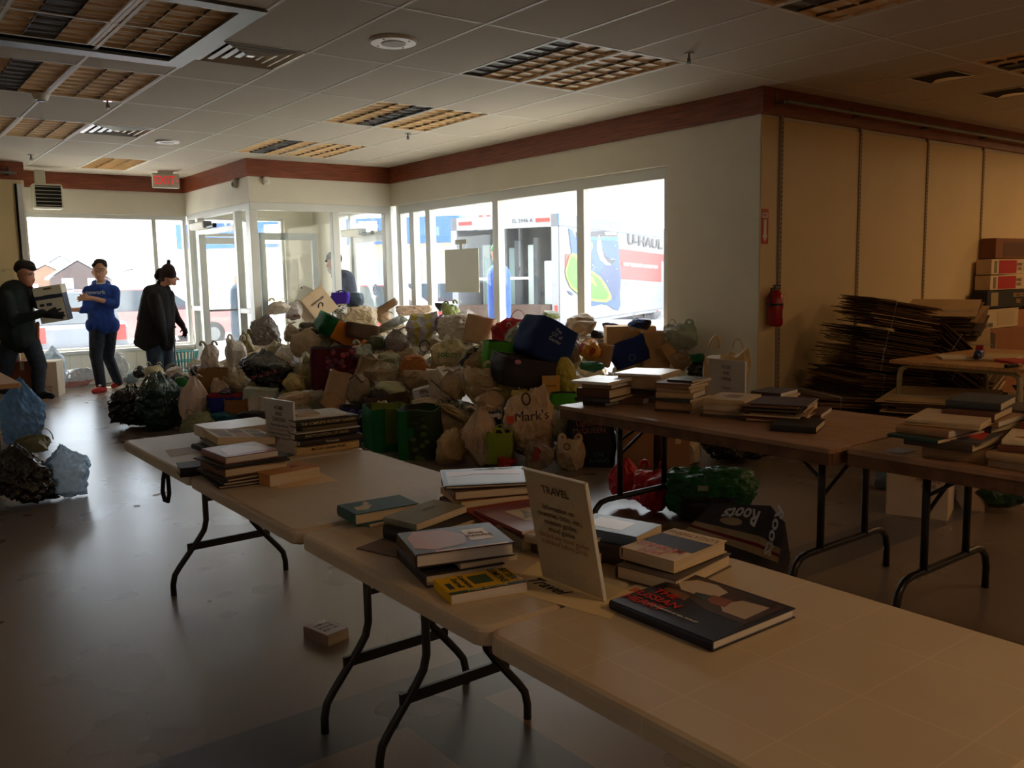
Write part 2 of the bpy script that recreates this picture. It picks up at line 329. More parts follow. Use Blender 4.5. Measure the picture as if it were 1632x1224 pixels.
# automatic door operators
def operator(label, M, arm=1):
    t_ = thing('door_operator', label, 'door operator', M=M); m = mat('operator_beige', (222, 218, 204), .5)
    MB().box((0, 0, 0), (.62, .13, .11), m, bev=.02).build('housing', t_); MB().box((.315, 0, 0), (.014, .12, .1), M_ALUD).build('end_cap', t_)
    MB().box((.5, -.02, -.04), (.36, .03, .02), M_ALUD).cyl((.66, -.02, -.06), .03, .06, BLACK, 12).build('arm', t_); return t_
operator('beige automatic door operator above the inner left vestibule door', Matrix.Translation((XV-.02, 13.05, 2.26)) @ Matrix.Rotation(-PI/2, 4, 'Z'))
operator('beige automatic door operator seen through the vestibule front glass', Matrix.Translation((XW-.02, 12.3, 2.15)) @ Matrix.Rotation(-PI/2, 4, 'Z'))
# stickers on the right hand exterior door
def disc(name, label, cat, M, r, c, txt, tm=None):
    dr = bpy.data.objects['door_3']; t_ = MB().cyl((0, 0, 0), r, .002, col(c, .5), 32).build(name, dr, M=(Matrix.Translation((XW+.1, 12.5, 0)) @ Matrix.Rotation(-PI/2, 4, 'Z')).inverted() @ M); t_['label'] = label
    for s_, y_, sz in txt: lettering(s_, sz, tm or WHITE, t_, Matrix.Translation((0, y_, .003)), bold=.02)
    return t_
Mst = lambda y, z: basis((XW+.094, y, z), (0, -1, 0), (0, 0, 1))
dd = disc('door_sticker', 'round blue accessibility sticker on the vestibule door glass', 'sticker', Mst(11.86, 1.28), .085, (60, 130, 200), ())
MB().tube([(.0, .035, .003), (0, .01, .003), (.02, .005, .003), (.03, -.03, .003)], .005, WHITE, 6).tube([(-.01+.03*math.cos(a), -.015+.03*math.sin(a), .003) for a in np.linspace(2.0, 5.8, 10)], .004, WHITE, 6).ball((0, .05, .003), .01, WHITE, 8, 6).build('wheelchair_symbol', dd)
disc('door_sticker', 'round yellow caution sticker on the vestibule door glass', 'sticker', Mst(11.55, 1.27), .085, (240, 190, 40), (('CAUTION', .02, .035), ('AUTOMATIC', -.015, .022), ('DOOR', -.045, .025)), BLACK)
# slotted standards, panels and hang rail on the right wall
wr = bpy.data.objects['wall_right']; inv = Matrix.Translation(-wr.location)
def on_wall(o): o.parent = wr; o.matrix_parent_inverse = inv; return o
xs = [6.645, 7.88, 9.14, 10.37, 11.6, 12.83]
for i, x in enumerate(xs):
    b = MB().box((0, 0, 0), (.03, .03, 2.78), mat('standard_beige', (170, 150, 120), .5)); b.box((.024, .006, 0), (.014, .02, 2.78), mat('dark_channel', (70, 58, 44), .7))
    for k in range(70): b.box((0, -.0155, -1.36+k*.039), (.008, .002, .022), M_DARK)
    on_wall(b.build('slotted_standard', loc=(x, YR-.015, 1.39)))
    if i < len(xs)-1: on_wall(MB().box((0, 0, 0), (xs[i+1]-x-.05, .016, 2.74), M_PANEL, bev=.003).build('panel', loc=((x+xs[i+1])/2+.01, YR-.009, 1.38)))
on_wall(MB().box((0, 0, 0), (6.6-XW-.005, .01, 2.76), M_PANEL).build('panel', loc=((6.6+XW)/2, YR-.006, 1.38)))
rl = MB().tube([(6.5, YR-.17, 2.87), (13.9, YR-.17, 2.87)], .017, M_ALUD, 10)
on_wall(rl.build('hang_rail'))
for x in (6.52, 7.7, 8.95, 10.2, 11.4, 12.6): on_wall(MB().box((x, YR-.11, 2.87), (.02, .14, .03), M_ALUD).box((x, YR-.05, 2.9), (.025, .01, .12), M_ALUD).build('rail_bracket'))
# left wall standard and rail
wl = bpy.data.objects['wall_left_return']; 
o = MB().box((0, 0, 0), (.06, .03, 2.7), M_ALU).box((-.045, 0, 0), (.02, .02, 2.7), M_DARK).build('slotted_standard', loc=(1.97, 12.875, 1.38)); o.parent = wl; o.matrix_parent_inverse = Matrix.Translation(-wl.location)
o = MB().tube([(-2, 12.73, 2.85), (1.93, 12.73, 2.85)], .015, M_ALUD, 8).box((1.85, 12.78, 2.87), (.02, .12, .1), M_ALUD).build('hang_rail'); o.parent = wl; o.matrix_parent_inverse = Matrix.Translation(-wl.location)
# ---------------------------------------------------------------- ceiling fixtures
M_LOUV = mat('glow_tinted_louver', (242, 214, 172), .42, metal=.2); M_LPAN = mat('glow_tinted_panel', (246, 214, 166), .5); M_HOUS = mat('troffer_white', (232, 226, 212), .45); M_LDARK = mat('grey_louver', (134, 134, 134), .45, metal=.2)  # warm lamp reflections put into louver and panel colours; one row plain grey
def troffer_parts(dark=-1):
    h = MB()
    for s_ in (-1, 1): h.box((s_*(TS/2-.012), 0, .05), (.02, TL-.02, .1), M_HOUS).box((0, s_*(TL/2-.012), .05), (TS-.02, .02, .1), M_HOUS)
    h.box((0, 0, .105), (TS-.02, TL-.02, .01), M_HOUS)
    out = [('housing', h.mesh('housing'))]
    cw = (TS-.05)/3
    for c in range(3):
        l = MB(); mm = M_LDARK if c == dark else M_LOUV; x0 = -TS/2+.025+c*cw
        xc = x0+cw/2; ch_ = mm; lp_ = M_LDARK if c == dark else M_LPAN; zz = .022
        l.add([(xc-cw/2, -TL/2+.025, zz), (xc+cw/2, -TL/2+.025, zz), (xc+cw/2, TL/2-.025, zz), (xc-cw/2, TL/2-.025, zz)], [(0, 1, 2, 3)], lp_)
        for k in range(9): l.box((xc, -TL/2+.025+k*(TL-.05)/8, .011), (cw, .002, .018), mm)
        for sx_ in (-1, 1): l.box((xc+sx_*cw/2, 0, .011), (.003, TL-.05, .018), mm)
        out.append(('louver', l.mesh('louver'))); out.append(('tube', MB().bar((x0+cw/2, -TL/2+.04, .03), (x0+cw/2, TL/2-.04, .03), .006, mat('lamp_tube', (235, 232, 225), .3), 8).mesh('tube')))
    return out
TP = {d: troffer_parts(d) for d in (-1, 0, 1, 2)}
def troffer(i, j, dark, label):
    t_ = thing('troffer', label, 'ceiling light', (GX+(j+.5)*TS, GY+(i+.5)*TL, CH), 0, 'ceiling troffers')
    for nm, me in TP[dark]: place(nm, me, t_)
tl = [(-2, 4, 0, 'two by four ceiling troffer nearest the long red-brown band, left half with a grey row'), (-2, 5, -1, 'troffer right half of the middle pair in the ceiling, all amber cells'),
      (0, 4, 2, 'troffer above the vestibule side, left half of pair with grey right row'), (0, 5, -1, 'troffer above the vestibule side, right half of pair, pale cells'),
      (2, 4, 1, 'bluish troffer just above the vestibule corner, left half'), (2, 5, -1, 'orange troffer just above the vestibule corner, right half'),
      (4, 2, -1, 'lone far troffer left of the exit sign by the window'), (-4, 4, -1, 'troffer cut by the top edge of the photo, left half of right pair'), (-4, 5, 0, 'troffer cut by the top edge of the photo, right half of right pair'),
      (0, -1, 1, 'troffer at the left edge, second row, left half with grey stripe'), (0, 0, -1, 'troffer second row at left with amber louver, right half'),
      (2, -1, -1, 'troffer third row cut by the left edge of the photo'), (2, 0, -1, 'troffer third row at left beside the small far diffuser'),
      (-4, 9, 2, 'dark troffer at the far right edge of the ceiling'), (-4, 10, -1, 'troffer beyond the right edge of the frame')]
for a in tl: troffer(*a)
# the large pair in a wide metal frame at top left
for j, d, lb in ((-1, 1, 'large framed troffer at top left corner, left half with grey stripe'), (0, -1, 'large framed troffer at top left, right half with amber cells')):
    t_ = thing('troffer', lb, 'ceiling light', (GX+(j+.42)*TS, GY-1.0*TL, CH), 0, 'ceiling troffers')
    for nm, me in TP[d]: place(nm, me, t_)
fr = MB()
x0, x1, y0, y1 = GX-1.12*TS, GX+1*TS, GY-1.62*TL, GY-.3*TL
for lo, hi in (((x1-.13, y0), (x1, y1)), ((x0, y0), (x0+.02, y1)), ((x0, y1-.15), (x1-.13, y1)), ((x0, y0), (x1-.13, y0+.1))):
    fr.box(((lo[0]+hi[0])/2, (lo[1]+hi[1])/2, CH-.006), (abs(hi[0]-lo[0]), abs(hi[1]-lo[1]), .02), M_ALUD)
fr.build('light_frame', ceil_o)
for (i, j) in ((-2, -1), (-2, 0)): place('tile', tile_mesh(TS, .38*TL), ceil_o, (GX+(j+.5)*TS, GY-1.81*TL, CH))
# air diffusers: nested square cones
def diffuser(x, y, label):
    t_ = thing('air_diffuser', label, 'air vent', (x, y, CH), 0)
    m = mat('diffuser_metal', (222, 220, 214), .25, metal=.6)
    for k in range(4):
        a = .295-k*.07; b = MB(); q = [(-1, -1), (1, -1), (1, 1), (-1, 1)]
        vs = [(cx*a, cy*a, -.004) for cx, cy in q]+[(cx*(a-.03), cy*(a-.03), -.012) for cx, cy in q]+[(cx*(a-.055), cy*(a-.055), .035) for cx, cy in q]
        b.add(vs, [(i_, (i_+1) % 4, 4+(i_+1) % 4, 4+i_) for i_ in range(4)]+[(4+i_, 4+(i_+1) % 4, 8+(i_+1) % 4, 8+i_) for i_ in range(4)], m); b.build('vane', t_)
    MB().box((0, 0, .07), (.58, .58, .01), M_DARK).build('duct', t_); MB().box((0, 0, -.003), (.05, .05, .006), m).build('core', t_)
diffuser(GX+1.5*TS, GY-.75*TL, 'square stepped air diffuser beside the large top left light'); diffuser(GX+1.5*TS, GY+2.25*TL, 'smaller looking square diffuser farther back near the window')
def round_speaker(p, r, label):
    t_ = thing('ceiling_speaker', label, 'ceiling speaker', (p.x, p.y, CH), 0); m = mat('speaker_white', (236, 232, 224), .3)
    MB().cyl((0, 0, -.018), r*.93, .02, m, 40, r2=r).build('ring', t_); MB().cyl((0, 0, -.022), r*.5, .006, mat('speaker_mesh', (170, 160, 150), .5), 32).build('grille', t_)
    for a in range(4): MB().cyl((r*.75*math.cos(a*PI/2+.5), r*.75*math.sin(a*PI/2+.5), -.021), .008, .004, M_ALUD, 8).build('screw', t_)
round_speaker(onz(627, 65, CH), .16, 'round white speaker in the ceiling near the top centre'); round_speaker(onz(267, 225, CH), .13, 'small round speaker above the exit sign')
def sprinkler(p, label):
    t_ = thing('sprinkler', label, 'sprinkler', (p.x, p.y, CH), 0)
    MB().cyl((0, 0, -.008), .035, .012, M_CHROME, 20).build('plate', t_); MB().cyl((0, 0, -.06), .009, .055, M_ALUD, 10).box((.013, 0, -.05), (.004, .006, .03), M_ALUD).box((-.013, 0, -.05), (.004, .006, .03), M_ALUD).build('body', t_)
    MB().cyl((0, 0, -.07), .018, .003, M_ALUD, 12).build('deflector', t_)
for p_, lb in ((onz(1098, 85, CH), 'sprinkler head right of the middle lights'), (onz(650, 212, CH), 'sprinkler head below the second pair of lights'), (onz(171, 160, CH), 'sprinkler head beside the left second row light'), (onz(49, 246, CH), 'sprinkler head at the far left by the brown band')): sprinkler(p_, lb)
t_ = thing('smoke_detector', 'round smoke detector at the edge of the left second row light', 'smoke detector', onz(65, 150, CH)); MB().cyl((0, 0, -.05), .05, .05, M_HOUS, 24, r2=.07).build('body', t_); MB().cyl((0, 0, -.06), .03, .012, M_ALUD, 16).build('sensor', t_)
# recessed square downlights, right side (switched off)
for p_, lb in ((onz(1500, 122, CH), 'square recessed downlight at right, nearer the middle'), (onz(1607, 147, CH), 'square recessed downlight at the far right edge')):
    t_ = thing('downlight', lb, 'ceiling light', (p_.x, p_.y, CH-.004)); b = MB(); a = .17
    q = [(-1, -1), (1, -1), (1, 1), (-1, 1)]; vs = [(cx*(a+.02), cy*(a+.02), 0) for cx, cy in q]+[(cx*a, cy*a, 0) for cx, cy in q]+[(cx*a*.45, cy*a*.45, .003) for cx, cy in q]
    MB().add([(v[0], v[1], -.002) for v in vs[:8]], [(i_, (i_+1) % 4, 4+(i_+1) % 4, 4+i_) for i_ in range(4)], M_HOUS).build('frame', t_)
    MB().add([(x_, y_, z_-.001) for x_, y_, z_ in [(cx*a, cy*a, 0) for cx, cy in q]], [(0, 1, 2, 3)], M_DARK).build('well', t_)
    MB().add([(a, -a, -.002), (a, a, -.002), (a*.3, a*.4, -.003), (a*.3, -a*.2, -.003)], [(0, 1, 2, 3)], M_CHROME).build('reflector', t_)
# exit sign
p_ = ony(263, 270, 12.95); t_ = thing('exit_sign', 'illuminated EXIT sign hanging from the ceiling', 'exit sign', (p_.x, 12.95, CH), -.12)
MB().box((0, 0, -.02), (.2, .08, .04), M_HOUS).build('canopy', t_); MB().box((0, 0, -.135), (.36, .06, .2), mat('exit_case', (225, 222, 205), .5), bev=.008).build('case', t_)
me_ = mat('exit_red', (255, 40, 50), .5, emit=.55)
lettering('EXIT', .165, me_, t_, basis((-.02, -.034, -.135), (1, 0, 0), (0, 0, 1)), bold=.0, sx=.82); lettering('>', .08, me_, t_, basis((.155, -.034, -.135), (1, 0, 0), (0, 0, 1)))
# unit heater at the far left
t_ = thing('unit_heater', 'grey fan heater with slatted grille hanging at the far left window', 'heater', onx(65, 300, 2.30)); c_ = t_.location
t_.location = (2.36, 13.3, 2.62); hm = mat('heater_putty', (200, 196, 176), .5)
MB().box((0, .02, 0), (.36, .2, .33), hm, bev=.02).build('case', t_); MB().box((0, -.085, 0), (.31, .01, .28), M_DARK).build('core', t_)
for k in range(6): MB().box((0, -.095, -.12+k*.048), (.31, .012, .006), hm).build('slat', t_)
MB().cyl((0, 0, -.09), .06, .01, M_ALUD, 18, M=Matrix.Rotation(PI/2, 4, 'X')).build('fan', t_)
MB().box((-.07, .02, .255), (.13, .04, .19), hm, bev=.01).build('bracket', t_)
# motion sensors on the vestibule bulkhead
t_ = thing('motion_sensor', 'small beige motion sensor on the bulkhead, left of the corner', 'sensor', (XV-.03, 11.55, 2.72)); MB().box((0, 0, 0), (.06, .08, .12), hm, bev=.012).build('case', t_); MB().ball((-.03, 0, -.01), (.015, .025, .035), M_ALUD).build('lens', t_)
t_ = thing('motion_sensor', 'small white motion sensor on the bulkhead, right of the corner', 'sensor', (4.54, YV-.03, 2.73)); MB().box((0, 0, 0), (.09, .06, .1), M_HOUS, bev=.012).build('case', t_); MB().ball((0, -.03, -.01), (.03, .012, .03), M_HOUS).build('lens', t_)
# fire sign and extinguisher on the pier end
t_ = thing('fire_sign', 'red fire extinguisher sign with white arrow on the wall', 'sign', (6.44, YR-.012, 1.835)); MB().box((0, 0, 0), (.095, .004, .30), mat('sign_red', (190, 22, 22), .4)).build('plate', t_)
MB().box((0, -.0032, .095), (.078, .001, .045), WHITE).poly([(-.02, -.0035, .06), (.02, -.0035, .06), (.02, -.0035, -.075), (.036, -.0035, -.075), (0, -.0035, -.135), (-.036, -.0035, -.075), (-.02, -.0035, -.075)], WHITE, .0008, (0, -1, 0)).build('arrow', t_)
lettering('FIRE', .034, MC['sign_red'], t_, basis((0, -.0045, .095), (1, 0, 0), (0, 0, 1)), bold=.03)
t_ = thing('fire_extinguisher', 'red fire extinguisher with paper tag hung on the wall', 'extinguisher', (6.5, YR-.09, .97)); rm = mat('extinguisher_red', (165, 20, 20), .25)
MB().tube([(0, 0, 0), (0, 0, .02), (0, 0, .27), (0, 0, .30), (0, 0, .32)], [.055, .068, .068, .045, .02], rm, 24).build('cylinder', t_, True)
MB().cyl((0, 0, .32), .016, .03, M_ALUD, 12).box((.02, 0, .355), (.09, .018, .012), BLACK).box((.03, 0, .33), (.07, .016, .008), BLACK).build('valve', t_)
MB().tube([(-.02, -.01, .335), (-.07, -.01, .33), (-.085, -.01, .25), (-.08, -.01, .16)], .009, BLACK, 8).build('hose', t_)
MB().tube([(0, 0, .18), (0, 0, .2)], .0705, BLACK, 24).build('strap', t_)
MB().add([(.0, -.075, .07), (.06, -.045, .07), (.06, -.045, .15), (.0, -.075, .15)], [(0, 1, 2, 3)], mat('label_paper', (215, 200, 175), .7)).build('label_plate', t_)
MB().poly([(.03, -.05, .34), (.07, -.05, .31), (.115, -.06, .18), (.08, -.06, .18)], mat('tag_manila', (225, 190, 130), .8), .001, (0, -1, 0)).build('paper_tag', t_)
# outlet plate seen in the vestibule
t_ = thing('wall_plate', 'small electrical wall plate inside the vestibule', 'wall plate', (6.12, YF-.006, 1.32)); MB().box((0, 0, 0), (.08, .01, .12), M_HOUS, bev=.003).build('plate', t_); MB().box((0, -.006, 0), (.02, .006, .03), BLACK).build('socket', t_)
# white sheets taped on the window
t_ = thing('paper_sheet', 'large blank grey-white poster hung on the window wall glass', 'poster', (XW+.112, 9.33, 0)); pm = mat('poster_paper', (225, 226, 218), .8, trans=0); pn = pm.node_tree; tr_ = pn.nodes.new('ShaderNodeBsdfTranslucent'); tr_.inputs[0].default_value = (.8, .82, .78, 1); ms_ = pn.nodes.new('ShaderNodeMixShader'); ms_.inputs[0].default_value = .06; pn.links.new(pn.nodes['Principled BSDF'].outputs[0], ms_.inputs[1]); pn.links.new(tr_.outputs[0], ms_.inputs[2]); pn.links.new(ms_.outputs[0], pn.nodes['Material Output'].inputs[0])
MB().box((0, .23, 1.53), (.006, .78, .56), pm).build('sheet', t_); MB().box((0, .23, 1.84), (.006, .07, .07), pm).build('tape', t_); MB().box((0, .23, 1.90), (.006, .26, .06), pm).build('tape', t_)
# ---------------------------------------------------------------- outside
GZ = -.15
M_SNOW = mat('snow', (244, 247, 252), .8, bump=.5, bs=.8, bd=.2); M_ASPH = mat('wet_asphalt', (150, 150, 155), .5, c2=(200, 202, 208), vs=.4)
og = MB().box((0, 0, 0), (260, 260, .1), M_SNOW).build('ground_snow', loc=(20, 100, GZ-.3)); struct(og)
struct(MB().box((0, 0, 0), (60, 26, .06), M_ASPH).build('parking_lot', loc=(14, 27.2, GZ-.1)))
struct(MB().box((0, 0, 0), (40, 22, .06), mat('dark_asphalt', (98, 98, 102), .6, c2=(150, 152, 158), vs=.3)).build('parking_lot', loc=(27.2, 6, GZ-.1)))
struct(MB().box((0, 0, 0), (12, 2.2, .12), mat('concrete', (190, 188, 180), .8, var=.1)).build('sidewalk', loc=(1.9, 15.05, -.11)))
struct(MB().box((0, 0, 0), (2.6, 16, .12), mat('concrete', (190, 188, 180), .8, var=.1)).build('sidewalk', loc=(7.9, 10, -.11)))
struct(MB().box((0, 0, 0), (12.5, 1.3, .3), M_WALL).build('added_sun_overhang', loc=(1.5, 14.6, 2.85)))  # unseen overhang, added to shorten the sun patch inside the far window
# low snow banks
def mound(name, label, x, y, rx, ry, h, m=M_SNOW, seed=1, cat='snow bank', n=48):
    rs = np.random.RandomState(seed); ph = rs.rand(8, 3)*6; vs = []; fs = []
    for a in range(n+1):
        for b in range(n//2+1):
            X = -1+2*a/n; Y = -1+4*b/n; r_ = X*X+Y*Y
            z_ = max(0, 1-r_)**.7*(1+.25*sum(math.sin((3+k)*X*2+ph[k, 0])*math.sin((2+k)*Y*2+ph[k, 1]) for k in range(5))/2.5)
            vs.append((X*rx, Y*ry, z_*h))
    w_ = n//2+1
    for a in range(n):
        for b in range(n//2): fs.append((a*w_+b, (a+1)*w_+b, (a+1)*w_+b+1, a*w_+b+1))
    return tag(MB().add(vs, fs, m).build(name, None, True, loc=(x, y, GZ-.26)), label, cat)
mound('snow_bank', 'long snow bank across the street beyond the far window', 4, 46, 9, 3, 1.0, seed=3); mound('snow_bank', 'low snow bank in front of the long store building', 12.6, 34, 4, 2, .9, seed=5)
tag(mound('hill', '', 40, 215, 110, 40, 8, mat('far_hill', (128, 134, 142), .9, c2=(84, 92, 98), vs=.15), 8), 'pale wooded hill on the horizon beyond the houses', 'hill')
def house(name, label, x, y, w_, d_, h_, rh, wallc, rz=0, wins=()):
    t_ = thing(name, label, 'house', (x, y, GZ-.2), rz); m = mat('siding_%d' % wallc[0], wallc, .8)
    MB().box((0, 0, h_/2), (w_, d_, h_), m).poly([(-w_/2, -d_/2, h_), (w_/2, -d_/2, h_), (0, -d_/2, h_+rh)], m, d_, (0, 1, 0)).build('walls', t_)
    for s_ in (-1, 1):
        a = Vector((0, 0, h_+rh+.15)); b = Vector((s_*(w_/2+.4), 0, h_-.1)); N = (b-a).cross(Vector((0, 1, 0))).normalized()
        MB().poly([(a.x, -d_/2-.4, a.z), (b.x, -d_/2-.4, b.z), (b.x, d_/2+.4, b.z), (a.x, d_/2+.4, a.z)], M_SNOW, .2, (0, 0, 1)).build('roof', t_)
    for (wx, wz, ww, wh) in wins:
        f_ = MB().box((wx, -d_/2-.05, wz), (ww, .1, wh), WHITE).build('window', t_); MB().box((wx, -d_/2-.11, wz), (ww*.7, .02, wh*.75), col((150, 165, 175), .3)).build('pane', f_)
def hp(u, y): return ony(u, 462, y)
for nm_, u_, y_, w_, d_, h_, rh_, c_, wn_ in (('tan gabled house on the left behind the man with the cap', 82, 128, 7.5, 7, 2.2, 2.0, (110, 84, 66), ((-1.6, 1.3, 1.2, 1.2), (1.6, 1.3, 1.2, 1.4))),
        ('dark brown gabled house with two white windows behind the boy', 132, 106, 5.6, 6, 2.4, 1.8, (66, 54, 52), ((-1.1, 1.5, 1.1, 1.8), (1.2, 1.7, .7, 1.4))), ('low pale house left of the entrance beyond the far window', 215, 150, 11, 7, 2.4, 1.5, (190, 184, 176), ((-3, 1.5, 1.6, 1.2), (1, 1.5, 1.6, 1.2), (4, 1.5, 1.2, 1.2))),
        ('small grey house peeking between the tan and brown houses', 104, 150, 6, 6, 4.0, 2, (150, 150, 152), ((0, 1.7, 1.4, 1.3),))):
    q_ = hp(u_, y_); house('house', nm_, q_.x, q_.y, w_, d_, h_, rh_, c_, -.3, wn_)
# long store building across the lot (through window wall)
t_ = thing('store_building', 'long pale building with a blue roof band across the parking lot', 'building', (21.6, 42.2, GZ-.2), -.86)
MB().box((0, 0, 1.7), (14, 8, 3.4), mat('store_cream', (196, 182, 150), .8)).build('walls', t_); MB().box((0, -.2, 4.0), (14.4, 8.6, 1.2), mat('store_blue', (50, 90, 150), .6)).build('roof_band', t_)
for k in range(3): f_ = MB().box((-4+k*4, -4.06, 1.5), (2.4, .1, 2.2), col((140, 150, 155), .3)).build('window', t_)
for k in range(4): MB().box((-2+k*1.6, -4.55, 4.0), (.9, .06, .9), WHITE).build('sign_letter_panel', t_)
# dark fence and boats behind the exterior door
t_ = thing('wood_fence', 'grey board fence far behind the vestibule exterior door', 'fence', (23.4, 24.6, GZ-.2), -.9)
for k in range(34): MB().box((-4.9+k*.29, 0, .95), (.26, .04, 1.9), col((120, 116, 122), .8), bev=.01).build('board', t_)
mound('snow_bank', 'rounded snow heap before the grey fence beyond the vestibule door', 18.6, 24.8, 2.2, 1.4, 1.5, seed=9)
# light pole
t_ = thing('light_pole', 'tall thin grey light pole behind the rental truck', 'light pole', (24.6, 21.5, GZ), 0); pl = col((150, 155, 165), .5)
MB().bar((0, 0, 0), (0, 0, 11), .09, pl, 10, r2=.06).build('pole', t_); MB().box((.5, 0, 11), (1.2, .3, .12), pl).build('lamp_head', t_)
t_ = thing('light_pole', 'short white street pole beside the tan house', 'light pole', (8.8, 40, GZ), 0); MB().bar((0, 0, 0), (0, 0, 4.6), .12, col((235, 235, 235), .5), 10).build('pole', t_); MB().box((0, 0, 5.1), (.3, .3, .9), col((130, 130, 135), .5)).build('lamp_head', t_)
# bare trees at the far right horizon
def bare_tree(x, y, h_, seed, label):
    rs = random.Random(seed); t_ = thing('bare_tree', label, 'tree', (x, y, GZ-.2)); m = col((120, 112, 108), .9); b = MB(); tw = MB()
    def br(p, d, l, r, k):
        q = p+d*l; (b if k > 1 else tw).bar(p, q, r, m, 5, r2=r*.65)
        if k:
            for _ in range(3 if k > 1 else 4): br(q, (d+Vector((rs.uniform(-.8, .8), rs.uniform(-.8, .8), rs.uniform(-.1, .5)))).normalized(), l*.7, r*.62, k-1)
    br(Vector((0, 0, 0)), Vector((0, 0, 1)), h_*.35, .14, 4); b.build('trunk', t_); tag(tw.build('twigs', t_), kind='stuff')
for k, (x, y) in enumerate(((33, 17), (37, 20.4), (41, 19))): bare_tree(x, y, 5.6, k, ('bare tree nearest the truck roof at right', 'bare tree in the middle of three beyond the truck', 'farthest bare tree beyond the truck')[k])
# cars
def car(label, x, y, rz, c, kind='suv', L_=4.4, tail=(200, 30, 30)):
    t_ = thing('car', label, 'car', (x, y, GZ-.2), rz); m = mat('car_%d_%d' % (c[0], c[2]), c, .25, spec=.8); g = mat('car_glass', (60, 72, 80), .08, spec=1); W_ = 1.75
    pr = [(-L_/2, .35), (L_/2, .35), (L_/2, .8), (L_/2-.15, .95), (L_*.22, 1.05), (-L_/2+.15, 1.05), (-L_/2, .95)]
    MB().poly([(a, -W_/2, b) for a, b in pr], m, W_, (0, 1, 0)).build('body', t_)
    top = [(L_*.24, 1.05), (L_*.08, 1.6), (-L_*.38 if kind == 'suv' else -L_*.2, 1.62), (-L_*.47 if kind == 'suv' else -L_*.36, 1.05)]
    MB().poly([(a, -W_/2+.1, b) for a, b in top], g, W_-.2, (0, 1, 0)).build('glass', t_)
    MB().poly([(a*.98, -W_/2+.14, b+.03) for a, b in top[1:3]]+[(top[2][0], -W_/2+.14, 1.56), (top[1][0], -W_/2+.14, 1.56)], m, W_-.28, (0, 1, 0)).build('roof', t_)
    for sx_ in (-1, 1):
        for sy_ in (-1, 1):
            w_ = MB().cyl((0, 0, -.1), .34, .2, mat('tyre', (30, 30, 32), .8), 24).build('wheel', t_, M=Matrix.Translation((sx_*L_*.31, sy_*(W_/2-.08), .34)) @ Matrix.Rotation(PI/2, 4, 'X'))
            MB().cyl((0, 0, -.11), .19, .22, M_ALUD, 16).build('hub_cap', w_)
    for sy_ in (-1, 1):
        MB().box((-L_/2-.01, sy_*.72, .85), (.06, .22, .3), col(tail, .3)).build('tail_light', t_); MB().box((L_/2+.01, sy_*.65, .72), (.05, .3, .16), col((240, 240, 235), .2)).build('head_light', t_)
    MB().box((-L_/2-.04, 0, .5), (.12, W_, .2), M_ALUD).box((L_/2+.04, 0, .5), (.12, W_, .2), M_ALUD).build('bumper', t_)
    return t_
car('grey-blue car parked behind the man carrying the box', ony(84, 520, 20.5).x, 20.5, 1.62, (110, 120, 138), L_=4.2); car('red pickup parked outside behind the boy in blue', ony(262, 520, 23.5).x, 25.5, .1, (206, 116, 112), L_=5.2)
car('white car farther back in the lot', 3.4, 31, .1, (225, 228, 232)); car('dark car far behind between the houses', 7, 38, 0, (70, 76, 90))
car('silver car parked outside the window wall behind the poster', 15.6, 23.6, -.75, (180, 186, 190)); car('dark green car beyond the silver one', 15.4, 29.6, -.75, (70, 90, 84)); car('red car in the lot behind the leaning cardboard', 11.0, 19.6, -.75, (150, 30, 36))
# rental truck
ang = math.radians(27.5); TM = Matrix.Translation((11.6, 13.62, GZ-.1)) @ Matrix.Rotation(ang, 4, 'Z')   # local x = along side away, local y = across rear
t_ = thing('rental_truck', 'white rental box truck with red band parked at the window', 'truck', M=TM); TH = 2.93; TW = 2.44; TLN = 8.2
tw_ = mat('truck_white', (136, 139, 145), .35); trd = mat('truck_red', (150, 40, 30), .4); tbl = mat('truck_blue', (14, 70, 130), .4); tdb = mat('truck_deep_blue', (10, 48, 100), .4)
MB().box((TLN/2, .02, TH/2+.35), (TLN, .04, TH-.7), tw_).box((TLN/2, TW-.02, TH/2+.35), (TLN, .04, TH-.7), tw_).box((TLN/2, TW/2, TH-.03), (TLN, TW, .06), tw_).box((TLN/2, TW/2, .68), (TLN, TW, .08), tw_).box((TLN-.03, TW/2, TH/2+.3), (.06, TW, TH-.7), tw_).build('box_body', t_)
MB().box((TLN/2, -.012, TH-.12), (TLN, .03, .24), mat('truck_rail', (92, 118, 150), .25, metal=.3)).build('roof_rail', t_)
fr = MB(); fr.box((.04, .07, TH/2+.33), (.1, .14, TH-.66), tw_).box((.04, TW-.07, TH/2+.33), (.1, .14, TH-.66), tw_).box((.04, TW/2, TH-.13), (.1, TW, .26), tw_).box((.04, TW/2, .62), (.14, TW, .16), M_ALUD)
fr.build('rear_frame', t_)
for y_ in (.32, TW-.35): MB().box((-.02, y_, TH-.12), (.02, .3, .07), col((225, 40, 30), .3)).build('marker_light', t_)
for k in range(3): MB().box((.02, TW/2+.15+k*.18, TH+.02), (.06, .09, .04), col((225, 40, 30), .3)).build('roof_marker', t_)
MB().box((-.02, .05, .95), (.02, .06, .28), col((215, 40, 30), .4)).box((-.02, .05, .6), (.02, .06, .2), col((235, 170, 40), .4)).build('reflector_strip', t_)
lettering('EL 5946 A', .11, BLACK, t_, basis((-.015, TW/2-.45, TH-.12), (0, -1, 0), (0, 0, 1)))
